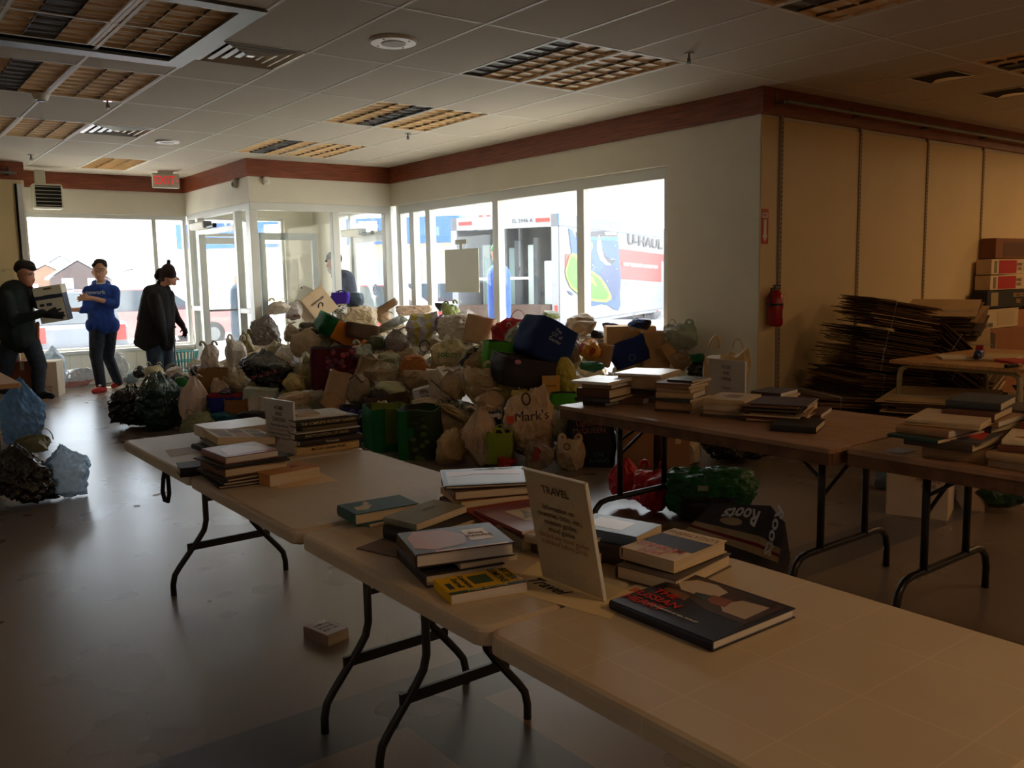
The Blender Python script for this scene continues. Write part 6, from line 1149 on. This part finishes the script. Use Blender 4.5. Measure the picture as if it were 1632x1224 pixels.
# front rows
o, h_ = put('grocery', 672, 574, 738, 654, (222, 200, 166), 'tall whitish bag tipped left with a black strap', roll=-.42, hand=False); MB().tube([(-.05, -h_[1]*1.02, h_[2]*.5), (.0, -h_[1]*1.06, -.02), (.06, -h_[1]*1.0, -h_[2]*.8)], .008, BLACK, 6, flat=.5).build('strap', o)
o, h_ = put('box', 658, 614, 698, 642, (206, 206, 206), 'pale box with dark blue print beneath the whitish bag', 'box', roll=-.25, dep=.08, text=('Pre\nDB', .055), tc=(40, 44, 90)); put('pillow', 654, 632, 702, 664, TAN, 'tan crumpled bag under the pale printed box')
put('tied', 698, 642, 750, 674, (190, 170, 118), 'gathered yellowish bag in the front middle', roll=-1.0); put('grocery', 732, 582, 794, 648, (186, 158, 112), 'tan bag with an open hand hole left of the dark cooler'); put('tied', 752, 620, 806, 668, (186, 156, 116), 'tan bag with curled handle behind the large lettered bag')
put('pillow', 772, 652, 800, 694, (34, 44, 90), 'blue and white striped cloth between tan bags', c2=(214, 206, 190), band=lambda x, z: abs(z-.5) < .15)
o, h_ = put('grocery', 796, 614, 894, 738, (214, 180, 138), 'large tan shopping bag lettered Mark\'s with a die-cut handle', hand=False, yaw=-.02, dep=.17, text=("Mark's", .10, .02, .07), tc=(46, 34, 32), dt=-.02, roll=-.08)
MB().box((-h_[0]*.66, -h_[1]*.96, .065), (.055, .006, .055), col((214, 74, 40), .6)).build('logo_square', o); MB().tube([(-.01+.03*math.cos(a), -h_[1]*.62, h_[2]*.72+.045*math.sin(a)) for a in np.linspace(0, 2*PI, 14)[:-1]], .008, col((90, 66, 44), .8), 6, closed=True).build('hand_hole', o)
put('tied', 734, 650, 794, 748, (212, 180, 144), 'tall pinkish knotted bag standing at the heap foot', lod=5, floor=False); put('tied', 692, 674, 752, 748, (196, 164, 110), 'squat yellow-tan bag left of the tall pinkish bag', hand=False)
o, h_ = put('tote', 778, 688, 816, 738, (150, 168, 50), 'lime yellow tote with long handles at the heap foot', hand=(176, 190, 60)); o, h_ = put('tied', 822, 690, 892, 766, (176, 146, 112), 'striped clear tan bag with a red spot at the heap foot', hand=False, c2=(190, 44, 36), band=lambda x, z: x*x*9+(z-.1)**2*3 < .5, mk='film', roll=.3)
put('grocery', 884, 700, 934, 756, (206, 178, 138), 'tan bag with small black buckle print at the heap foot', text=('O', .07, -.03, .08)); put('pillow', 792, 728, 824, 748, (180, 34, 30), 'small red bag squeezed under the striped bag')
put('grocery', 905, 660, 950, 712, (196, 176, 140), 'cream bag beside the dark cartoon tote')
o, h_ = put('tote', 906, 656, 980, 748, (40, 32, 44), 'dark tote with cartoon car lettering under the food table', yaw=-.1, roll=-.05, hand=False, text=('Lightning\nMcQUEEN', .055, 0, .12), tc=(150, 90, 60), dep=.12)
wrap_text(o, bpy.data.meshes[o.children[0].data.name], 'ON\nAHING', .05, col((40, 110, 60), .6), .06, -.12)
o, h_ = put('tote', 586, 648, 648, 728, (16, 104, 48), 'open green reusable tote with clear inner bag, left one', c2=(110, 120, 40), band=lambda x, z: x > -.5 and z > -.35, yaw=.25, hand=False, dep=.2)
o, h_ = put('tote', 640, 650, 700, 742, (14, 96, 44), 'green reusable tote printed with dark greens, right one', c2=(40, 56, 24), band=lambda x, z: x > -.25 and abs(z) < .92, yaw=-.2, hand=False, dep=.2); rg3 = random.Random(9); gp = MB()
for k in range(16): gp.ball((rg3.uniform(-.1, .9)*h_[0], -h_[1]*1.06, rg3.uniform(-.8, .8)*h_[2]), (.03, .006, .02), [col((70, 84, 30), .6), col((34, 44, 22), .6)][k % 2], 8, 6)
gp.build('printed_leaves', o, True)['kind'] = 'stuff'
put('tied', 594, 640, 626, 694, (204, 186, 148), 'white knotted bag sticking out of the left green tote'); put('box', 640, 648, 664, 664, (206, 158, 104), 'tan box end showing in the right green tote', 'box', dep=.06)
put('paper', 578, 622, 652, 658, (90, 72, 58), 'flat dark parcel with tan edge above the green totes', hand=False, roll=-.15, dep=.18); put('box', 508, 628, 545, 652, (206, 160, 110), 'tan book edge with red corner leaning in the heap', 'book', name='book', roll=-.75, dep=.02)
o, h_ = put('tote', 545, 648, 594, 712, (50, 44, 96), 'tote printed with blueberries behind the garden books', hand=False, yaw=.1, dep=.13); gp = MB()
for k in range(22): r_ = .026; gp.ball((rg3.uniform(-.85, .85)*h_[0], -h_[1]*1.07-.003*(k % 3), rg3.uniform(-.85, .85)*h_[2]), (r_, .007, r_), [col((90, 84, 150), .5), col((160, 158, 190), .5), col((60, 56, 110), .5)][k % 3], 12, 8)
gp.build('printed_berries', o, True)['kind'] = 'stuff'
put('pillow', 640, 590, 690, 622, (160, 132, 96), 'brown crumpled bag under the orange bag'); put('pillow', 600, 560, 640, 590, (150, 150, 110), 'green-grey bag left of the orange bag'); put('sack', 585, 618, 630, 650, (34, 30, 30), 'dark sack in the gap below the pale green bag'); put('grocery', 655, 655, 700, 680, (190, 168, 130), 'tan bag mouth behind the right green tote')
put('grocery', 744, 560, 770, 600, (180, 150, 110), 'tan bag between the sobeys bag and umbrella'); put('tied', 700, 590, 745, 640, (190, 160, 118), 'tan bag with a flat box inside, under the sobeys bag'); put('pillow', 846, 540, 890, 566, (170, 120, 80), 'brown bag tucked under the navy tote', dt=.1); put('grocery', 900, 540, 925, 580, (150, 120, 90), 'brown bag right of the navy tote')
# left end of the heap
put('sack', 176, 606, 250, 688, (26, 20, 22), 'slumped black garbage bag at the left end of the heap', floor=True, hand=False, lod=5, dep=.28); put('sack', 208, 590, 292, 692, (22, 52, 44), 'dark green garbage bag with an upright mouth at the left end', floor=True, hand=False, lod=5, dep=.28)
put('grocery', 254, 602, 280, 630, (226, 220, 210), 'small white bag on top of the dark green garbage bag'); put('sack', 266, 594, 304, 618, (26, 24, 24), 'small black bag behind the white bag'); put('pillow', 279, 600, 300, 620, (46, 120, 44), 'round green bag at the left end'); put('pillow', 298, 582, 322, 602, (36, 32, 60), 'dark cloth with white stripes behind the tall pinkish white bag', c2=(214, 206, 200), band=lambda x, z: math.sin(x*9+z*3) > .3)
put('tied', 288, 600, 332, 690, (220, 194, 170), 'tall pinkish white bag at the left end', floor=True); put('grocery', 316, 548, 352, 604, (226, 210, 194), 'upright white bag catching window light at the left', text=None); put('grocery', 290, 652, 342, 692, (160, 166, 116), 'clear yellow-green bag on the floor at the left end', floor=True, mk='film', dt=-.2)
put('paper', 318, 588, 364, 634, (160, 116, 66), 'brown paper bag with dark handle at the left', hand=(50, 36, 26)); put('grocery', 336, 606, 368, 650, (200, 172, 140), 'tan bag with round handle hole right of the brown paper bag'); put('tote', 336, 628, 386, 666, (30, 44, 120), 'royal blue tote with red top edge at the left front', c2=(150, 34, 40), band=lambda x, z: z > .8)
put('paper', 360, 636, 402, 662, (160, 104, 60), 'wide open brown gift bag behind the leftmost book stack'); put('pillow', 332, 656, 388, 680, (40, 120, 140), 'teal plastic bag above the left end of the garden books', mk='film'); put('paper', 396, 632, 416, 664, (226, 214, 190), 'narrow cream gift bag with white handles, left of pair'); put('paper', 414, 632, 434, 664, (220, 204, 180), 'narrow cream gift bag with white handles, right of pair')
put('pillow', 380, 654, 432, 672, (28, 24, 26), 'flat black bag behind the garden sign'); put('box', 390, 618, 442, 644, (180, 190, 170), 'pale green box with a dark strap below the black garbage bag', 'box', dep=.12, roll=.1); put('pillow', 384, 618, 410, 636, (70, 100, 60), 'green leafy scrap left of the pale green box')
put('grocery', 230, 580, 262, 606, (206, 188, 140), 'pale bag glowing in the sun behind the garbage bags', floor=False); put('pillow', 262, 584, 292, 600, (214, 200, 186), 'white bag in the sun behind the striped cloth')
put('sack', 212, 582, 236, 606, (30, 30, 32), 'small dark bag behind the dark green garbage bag')
# under and around the food table
put('tied', 970, 732, 1024, 812, (206, 22, 34), 'red shopping bag behind the table post', floor=True, t=None, mk='plastic', dt=0, hand=False); o, h_ = put('grocery', 1010, 744, 1072, 822, (206, 30, 46), 'red shopping bag with two handle holes in front of the other red bag', floor=True, dep=.14)
o, h_ = put('pillow', 1042, 748, 1206, 832, (20, 96, 44), 'dark green shopping bag lying on its side on the floor', floor=True, yaw=.1, dep=.17, mk='plastic', lod=5, c2=(44, 40, 38), band=lambda x, z: z < .1 and -.5 < x < .55); MB().box((-.03, -h_[1]*1.0, h_[2]*.45), (.06, .006, .03), col((150, 150, 110), .6)).build('print_patch', o)
RP = dict(BL=onz(1092, 845, .09), A=onz(1200, 882, .05), TR=onz(1228, 806, .25), TL=onz(1135, 802, .25), E=onz(1240, 897, .005), G=onz(1252, 834, .20))
t_ = thing('paper_bag', 'grey paper bag lettered Roots with cream bands lying by the near table', 'bag', Vector((RP['A'].x+.1, RP['A'].y+.1, 0))); o0 = t_.location.copy(); RP = {k: v-o0 for k, v in RP.items()}
rg_, rc_, rr_ = crumple((82, 78, 82), 'paper'), crumple((206, 178, 138), 'paper'), col((130, 28, 28), .7)
def patch(a, b, c_, d_, u, v, off=0):
    """bilinear point on the quad a(0,0) b(1,0) c(1,1) d(0,1), pushed out along its normal"""
    n_ = (b-a).cross(d_-a).normalized(); return a*(1-u)*(1-v)+b*u*(1-v)+c_*u*v+d_*(1-u)*v+n_*(off+.012*math.sin(u*5+v*3)*math.sin(PI*u)*math.sin(PI*v))
def panel(q, cut, nm):
    b = MB(); N_ = 14; vs = [patch(*q, i/N_, j/N_) for j in range(N_+1) for i in range(N_+1)]
    for j in range(N_):
        for i in range(N_):
            v = (j+.5)/N_; m_ = rr_ if abs(v-cut[1]) < .04 else rc_ if cut[0] < v < cut[2] else rg_
            k = j*(N_+1)+i; b.add([vs[k], vs[k+1], vs[k+N_+2], vs[k+N_+1]], [(0, 1, 2, 3)], m_)
    return b.build(nm, t_, True)
QF = (RP['BL'], RP['A'], RP['TR'], RP['TL']); QS = (RP['A'], RP['E'], RP['G'], RP['TR'])
panel(QF, (.0, .18, .36), 'front_panel'); panel(QS, (.0, .16, .34), 'side_panel')
def quad_text(s_, size, m_, q, u0, v0, ang_, su, sv, arc=0):
    src = text_mesh(s_, size, m_, th=0, bold=.03); bm = bmesh.new(); bm.from_mesh(src); bmesh.ops.triangulate(bm, faces=bm.faces)
    for v in bm.verts:
        x, y = v.co.x, v.co.y+arc*v.co.x*v.co.x; v.co = patch(*q, u0+(x*math.cos(ang_)-y*math.sin(ang_))/su, v0+(x*math.sin(ang_)+y*math.cos(ang_))/sv, .004)
    me = bpy.data.meshes.new('lettering'); bm.to_mesh(me); bm.free(); place('lettering', me, t_)
wf, hf = (RP['A']-RP['BL']).length, (RP['TL']-RP['BL']).length
quad_text('Roots', .1, rc_, QF, .60, .78, PI, wf, hf, 1.2); quad_text('Roots', .1, rc_, QS, .55, .62, -PI/2, (RP['E']-RP['A']).length*1.3, hf)
MB().add([patch(*QF, .5+.17*math.cos(a), .55+.10*math.sin(a), .004) for a in np.linspace(0, 2*PI, 19)[:-1]], [tuple(range(18))], rc_).build('animal_print', t_)
fl = lambda p, dx=0: Vector((p.x+dx, p.y, -o0.z+.003)); NF_ = (RP['A']-RP['BL']).cross(RP['TL']-RP['BL']).normalized(); NS_ = (RP['E']-RP['A']).cross(RP['TR']-RP['A']).normalized(); hv = [p-NF_*.03-NS_*.03 for p in RP.values()]+[fl(RP['TL'], .08), fl(RP['BL'], .02), fl(RP['G'], .05), fl(RP['A'])]
hv_, hf_ = bpy_hull(hv); MB().add([Vector(v)+Vector((.004, .004, -.006)) for v in hv_], hf_, rg_).build('bag_body', t_)
put('sack', 1112, 676, 1222, 744, (24, 22, 24), 'black garbage bag on the floor right of the white sack', floor=True, hand=False, lod=5, dep=.25); put('grocery', 1080, 672, 1118, 744, (206, 186, 158), 'upright white sack on the floor under the food table', floor=True)
put('box', 986, 668, 1042, 748, (150, 104, 66), 'brown carton behind the left post of the food table', 'box', floor=True, dep=.15); put('box', 1048, 694, 1088, 748, (140, 98, 60), 'second brown carton between table posts', 'box', floor=True, dep=.15, yaw=.4)
put('box', 1422, 748, 1512, 822, (206, 186, 164), 'white carton with printed label under the right table', 'box', floor=True, dep=.16, yaw=-.12, text=('FRAGILE\nIIIIIIIII', .035, .06, .08), tc=(120, 84, 70)); put('box', 1532, 752, 1562, 812, (196, 170, 146), 'pair of stacked pale boxes edge beside the green bag', 'box', floor=True, dep=.15)
put('tied', 1396, 748, 1430, 784, (70, 96, 116), 'blue plastic bag left of the white carton under the table', floor=True, mk='film', hand=False); put('sack', 1556, 752, 1640, 822, (20, 56, 34), 'dark green plastic sack at the right edge under the table', floor=True, hand=False, mk='plastic')
# left foreground
put('sack', -30, 706, 82, 812, (30, 24, 24), 'brownish black garbage bag at the left edge in front', floor=True, hand=False, lod=5, dep=.25)
o, h_ = put('tied', 56, 708, 138, 800, (120, 180, 232), 'crinkled translucent blue bag beside the left garbage bag', floor=True, mk='film', lod=5, hand=False)
o, h_ = put('grocery', 28, 694, 82, 722, (120, 116, 78), 'olive bag with a loop handle on top of the left garbage bag', t=6.35, hand=False, dep=.07); loop_handle(o, .0, h_[0], h_[2]*.3, .09, crumple((120, 116, 78)))
o, h_ = put('tied', 4, 606, 72, 716, (120, 180, 236), 'tall translucent blue bag standing by the left edge table', floor=True, mk='film', lod=5, hand=False, dep=.14)
# along the far window
def far_bag(kind, u0, v0, u1, v1, c, label, y, **k):
    t_ = (ony((u0+u1)/2, (v0+v1)/2, y)-C0).dot(CF); return put(kind, u0, v0, u1, v1, c, label, t=t_, **k)
far_bag('tied', 64, 552, 104, 622, (176, 200, 226), 'tall clear bluish bag beside the cartons at the far window', 13.3, mk='film', hand=False); far_bag('pillow', 100, 586, 152, 618, (196, 204, 208), 'clear bag of magazines lying under the far window', 13.3, mk='film', c2=(190, 120, 110), band=lambda x, z: z < -.3)
far_bag('tied', 172, 564, 206, 612, (214, 218, 214), 'white and blue bag under the far window behind the boy', 13.4, mk='film'); far_bag('pillow', 196, 590, 222, 612, (120, 136, 140), 'grey bag under the far window right of the boy', 13.4)
far_bag('box', 66, 576, 96, 632, (222, 208, 186), 'white carton with red lettering behind the capped man', 12.75, cat='box', dep=.2, text=('YEAR\nSIZE', .05, 0, -.12), tc=(170, 90, 90)); far_bag('box', 22, 575, 62, 642, (150, 84, 52), 'open brown carton behind the capped man\'s legs', 12.4, cat='box', dep=.2)
far_bag('box', -6, 552, 32, 640, (216, 200, 172), 'cream carton at the far left behind the capped man', 12.45, cat='box', dep=.1); far_bag('box', -10, 430, 20, 450, (216, 196, 150), 'small cream box on the left wall ledge, with dark lid', 12.75, cat='box', dep=.08)
# teal basket and cart at the entrance
t0_ = (ony(292, 575, 12.6)-C0).dot(CF); g_ = C0+ray(292, 575)*t0_; t_ = thing('wire_basket', 'teal plastic laundry basket at the vestibule entrance', 'basket', g_); tl_ = mat('teal_plastic', (30, 160, 150), .35, trans=.3)
r0, r1, hh = .15, .21, .28; rg4 = 26
for z_, r_ in ((hh/2, r1), (-hh/2, r0), (0, (r0+r1)/2)): MB().tube([(r_*math.cos(a), r_*.8*math.sin(a), z_) for a in np.linspace(0, 2*PI, 25)[:-1]], .01, tl_, 6, closed=True).build('rim', t_)
b_ = MB()
for k in range(rg4): a = 2*PI*k/rg4; b_.bar((r0*math.cos(a), r0*.8*math.sin(a), -hh/2), (r1*math.cos(a), r1*.8*math.sin(a), hh/2), .011, tl_, 6)
b_.build('wall_slats', t_); MB().cyl((0, 0, -hh/2), r0*.9, .01, tl_, 20).build('base', t_)
g_ = C0+ray(274, 590)*((ony(274, 590, 12.2)-C0).dot(CF)); t_ = thing('tape_roll', 'white and grey roll lying on bags at the left end', 'roll', g_, 0); MB().tube([(.07*math.cos(a), 0, .07*math.sin(a)) for a in np.linspace(0, 2*PI, 20)[:-1]], .03, col((120, 120, 116), .5), 8, closed=True).build('ring', t_, True); MB().tube([(.025*math.cos(a), -.005, .025*math.sin(a)) for a in np.linspace(0, 2*PI, 20)[:-1]], .02, WHITE, 8, closed=True).build('core', t_, True)
# scraps on the floor
for (u, v, c, rz, lb) in ((255, 787, (170, 84, 50), .3, 'thin reddish-brown scrap of wood on the floor'), (218, 806, (70, 44, 30), -.5, 'tiny dark splinter on the floor'), (138, 642, (50, 46, 44), .2, 'small dark speck on the floor near the boy')):
    t_ = thing('scrap', lb, 'scrap', onz(u, v, .002), rz); MB().box((0, 0, .002), (.11 if v < 790 and v > 700 else .04, .006, .004), col(c, .8), bev=.001).build('body', t_)
# filler bags inside the heap, copies of a few prototypes, each described by its neighbour
protos = []
for k in range(10):
    c = [TAN, TAN2, WHT, (180, 160, 120), YEL, (160, 150, 120), TAN, (150, 130, 104), TAN2, (200, 190, 160)][k]
    V, F = bag_shape(900+k, (.2, .15, .16), ('grocery', 'tied')[k % 2], 3); protos.append((np_mesh('bag_body', V, F, crumple(c), False), c))
FN = ['tan', 'beige', 'off-white', 'sand', 'yellowish', 'khaki', 'pale tan', 'brownish', 'dull beige', 'cream']
def pix(p): d = p-C0; return 816+FPX*d.dot(CR)/d.dot(CF), 612-FPX*d.dot(CU)/d.dot(CF)
import re
def short(l):
    l = re.split(r' (?:at|in|behind|on|under|below|left|right|beside|with|above|before|between|leaning|sticking|catching|peeking|squeezed|tucked|lying|showing|against|standing|tipped|lettered|by|near|while|and)\b', l)[0]
    return ' '.join(l.split()[:7])
USED = set()
def near_label(p, cn):
    u, v = pix(p); C = sorted(HAND, key=lambda h: math.hypot(h[1]-u, h[2]-v))
    for h in C[:12]:
        du, dv = u-h[1], v-h[2]; rel = ('right of' if du > 0 else 'left of') if abs(du) > abs(dv)*1.4 else ('below' if dv > 0 else 'above')
        l = 'small %s bag just %s the %s' % (cn, rel, short(h[3]))
        if l not in USED: USED.add(l); return l
    l += ', farther down'; USED.add(l); return l
def filler(x, y, z_, k, a, tilt, s_):
    p = Vector((x, y, z_))
    if any((h[0]-p).length < .18 for h in HAND): return
    o = thing('plastic_bag', near_label(p, FN[k]), 'bag', M=Matrix.Translation(p) @ Matrix.Rotation(a, 4, 'Z') @ Matrix.Rotation(tilt, 4, 'X') @ Matrix.Diagonal((s_*.9, s_*.9, s_*.9, 1)), group='small bags half buried in the heap'); place('bag_body', protos[k][0], o)
rg = random.Random(5); ys_ = 4.95
while ys_ < 11.0:
    xs_ = 2.6
    while xs_ < 6.2:
        x, y = xs_+rg.uniform(-.08, .08), ys_+rg.uniform(-.08, .08); h_ = heap(x, y)
        if h_ > .12:
            k = rg.randrange(10); z_ = max(.14, h_-.19); a = rg.uniform(0, 6.28); s_ = rg.uniform(.9, 1.1)
            filler(x, y, z_, k, a, rg.uniform(-.4, .4), s_)
            if z_ > .4: filler(x+.04, y+.03, z_-.31, (k+3) % 10, a+1, 0, s_)
        xs_ += .385
    ys_ += .385
# ---------------------------------------------------------------- flattened cardboard
CB = [mat('corrugated_%d' % k, c, .9, var=.12, vs=4) for k, c in enumerate(((150, 110, 70), (120, 86, 56), (96, 70, 48), (176, 138, 92), (84, 62, 44), (196, 164, 116)))]
SM = {}
def sheet_mesh(w_, d_, m, th=.006):
    k = (w_, d_, m.name)
    if k not in SM: SM[k] = MB().box((0, 0, 0), (w_, d_, th), m).mesh('sheet')
    return SM[k]
def bundle(label, x, y, z_, w_, d_, n_, yaw, tx=0, ty=0, seed=1, gap=.011, top=None, jit=.05, bend=0):
    rs = random.Random(seed); M = Matrix.Translation((x, y, z_)) @ Matrix.Rotation(math.radians(yaw), 4, 'Z') @ Matrix.Rotation(math.radians(tx), 4, 'X') @ Matrix.Rotation(math.radians(ty), 4, 'Y')
    o = thing('cardboard_bundle', label, 'cardboard', M=M, group='tied bundles of flattened cardboard')
    for k in range(n_):
        m = CB[rs.choice((0, 1, 1, 2, 2, 4, 4))] if k < n_-2 or top is None else CB[top]
        if rs.random() < .08: m = CB[rs.choice((3, 5))]
        ww, dd = w_*rs.choice((1, .94, 1.04, .88)), d_*rs.choice((1, .95, 1.03, .9)); Mk = Matrix.Translation((rs.uniform(-jit, jit), rs.uniform(-jit, jit), (k+.5)*gap)) @ Matrix.Rotation(rs.uniform(-.06, .06), 4, 'Z') @ Matrix.Rotation(rs.uniform(-.012, .012), 4, 'X')
        place('sheet', sheet_mesh(round(ww, 2), round(dd, 2), m), o, M=Mk)
    h_ = n_*gap+.004
    for xx in (-w_*.22,): MB().tube([(xx, -d_/2-.03, 0), (xx, -d_/2-.03, h_), (xx, d_/2+.03, h_), (xx, d_/2+.03, 0)], .003, col((190, 190, 180), .6), 5, closed=True).build('string', o)
    return o
# against the right wall, from the floor up; corners point towards the room, slumping apart
for lb, x, y, z_, w_, d_, n_, yw, tx, ty, sd, tp in (
    ('bottom bundle at the far left of the cardboard', 6.45, 4.1, 0, .8, .65, 26, -20, 0, 0, 16, None), ('thin bundle sticking out at the far left of the cardboard', 6.55, 4.15, .29, .75, .58, 12, -24, 0, 5, 15, None),
    ('lowest wide bundle of flat cartons by the wall', 7.2, 4.1, 0, .8, .75, 30, -12, 0, 3, 1, None), ('second bundle from the floor by the wall', 7.05, 4.15, .36, .78, .68, 20, -20, 2, 6, 2, None), ('slanting bundle with white edged sheets, left of the heap', 7.1, 4.15, .59, .72, .62, 16, -24, 0, 9, 3, None),
    ('long dark bundle below the topmost bundle', 7.2, 4.18, .77, .70, .58, 14, -22, 2, 10, 4, None), ('topmost dark bundle of flattened cartons tied with string', 7.36, 4.2, .94, .62, .55, 21, -26, 2, 10, 5, None),
    ('low bundle in the middle of the cardboard by the wall', 7.95, 4.05, 0, .75, .8, 30, 8, 0, 0, 6, None), ('bundle sliding down to the right in the middle', 7.85, 4.05, .42, .62, .7, 20, -14, 0, 28, 7, None), ('leaning bundle wedged between the left and right stacks', 7.95, 4.05, .66, .55, .6, 15, -20, 0, 38, 12, 2),
    ('pale topped bundle at the top right of the cardboard heap', 8.45, 4.2, .84, .62, .6, 22, 18, 0, -12, 8, 5), ('bundle fanning to the right under the pale topped one', 8.5, 4.15, .58, .62, .65, 18, 22, 0, -16, 9, 3), ('lower right bundle of the cardboard heap', 8.6, 4.1, .26, .72, .7, 22, 14, 0, -12, 10, None), ('bottom right bundle on the floor of the cardboard heap', 8.85, 4.1, 0, .85, .75, 18, 6, 0, 0, 11, None),
    ('near stack with a large pale top sheet, in front of the heap', 6.62, 3.25, .28, .95, .75, 20, 22, 0, 0, 13, 5), ('messy stack of coloured flat boxes under the near pale topped stack', 6.6, 3.22, 0, 1.0, .82, 25, 16, 0, 0, 14, None),
    ('stack of flat boxes under the work table, left', 7.42, 2.9, 0, .62, .6, 40, 20, 0, 0, 17, 3), ('stack of flat boxes under the work table, right', 8.3, 3.0, 0, .8, .75, 44, 30, 0, -4, 18, 0)):
    bundle(lb, x, y, z_, w_, d_, n_, yw, tx, ty, seed=sd, top=tp, jit=.07 if sd in (14, 17, 18) else .045)
t_ = thing('paper_sheet', 'crumpled pale sheet sticking out in the middle of the cardboard', 'paper', (7.25, 3.85, .62), .3); MB().add([(-.15, 0, 0), (.16, -.05, .01), (.12, .12, .07), (-.05, .14, .10), (-.16, .08, .05)], [(0, 1, 2), (0, 2, 3), (0, 3, 4)], CB[5]).build('sheet', t_)
# column of cartons at the right edge
def carton(label, u0, v0, u1, v1, y, c, txt=(), deco=()):
    a = ony(u0, v0, y); b = ony(u0, v1, y); x1 = ony(u1, v1, y).x; w_, h_ = x1-a.x, a.z-b.z
    o = thing('carton', label, 'box', (a.x, y, b.z), 0, None); m = mat('carton_%d_%d_%d' % c, c, .75, var=.08, vs=6)
    MB().box((w_/2, .085, h_/2), (w_, .17, h_-.004), m, bev=.004).build('body', o)
    for (x0, z0, x1_, z1, cc) in deco: MB().box(((x0+x1_)/2*w_, -.001, (z0+z1)/2*h_), ((x1_-x0)*w_, .003, (z1-z0)*h_), col(cc, .6)).build('label_panel', o)
    for (s_, x, z_, sz, cc) in txt: lettering(s_, sz, col(cc, .6), o, basis((x*w_, -.0035, z_*h_), (1, 0, 0), (0, 0, 1)))
    return o
BX = 1700
carton('brown scuffed carton on top of the wall stack at right', 1588, 379, BX, 412, 4.60, (132, 84, 52), deco=((.1, .1, .5, .8, (96, 60, 40)),))
carton('white carton with red panel, upper of two, right wall stack', 1581, 413, 1631, 438, 4.58, (214, 186, 150), txt=(('HAND\nCARE', .85, .5, .05, (90, 60, 40)),), deco=((.22, .08, .76, .92, (176, 34, 34)), (.08, .12, .16, .88, (120, 110, 90))))
carton('white carton with red panel, lower of two, right wall stack', 1579, 439, 1630, 463, 4.58, (214, 186, 150), txt=(('HAND\nCARE', .85, .5, .05, (90, 60, 40)),), deco=((.22, .08, .76, .92, (176, 34, 34)), (.08, .12, .16, .88, (120, 110, 90))))
carton('black carton with white labels in the right wall stack', 1574, 464, BX, 492, 4.56, (40, 36, 32), txt=(('RECORD\nFILE', .36, .5, .07, (190, 150, 90)),), deco=((.04, .12, .12, .9, (150, 130, 90)), (.56, .55, .72, .9, (200, 168, 120)), (.56, .1, .72, .45, (200, 168, 120))))
carton('pale carton with small print in the right wall stack', 1575, 493, 1622, 525, 4.58, (196, 172, 134), deco=((.02, .1, .16, .3, (70, 84, 70)), (.3, .15, .85, .85, (180, 156, 120))))
carton('brown carton cut by the right edge beside the pale one', 1623, 493, BX, 525, 4.58, (160, 104, 60))
carton('large plain brown carton at the bottom of the right wall stack', 1572, 526, BX, 640, 4.56, (140, 88, 50))
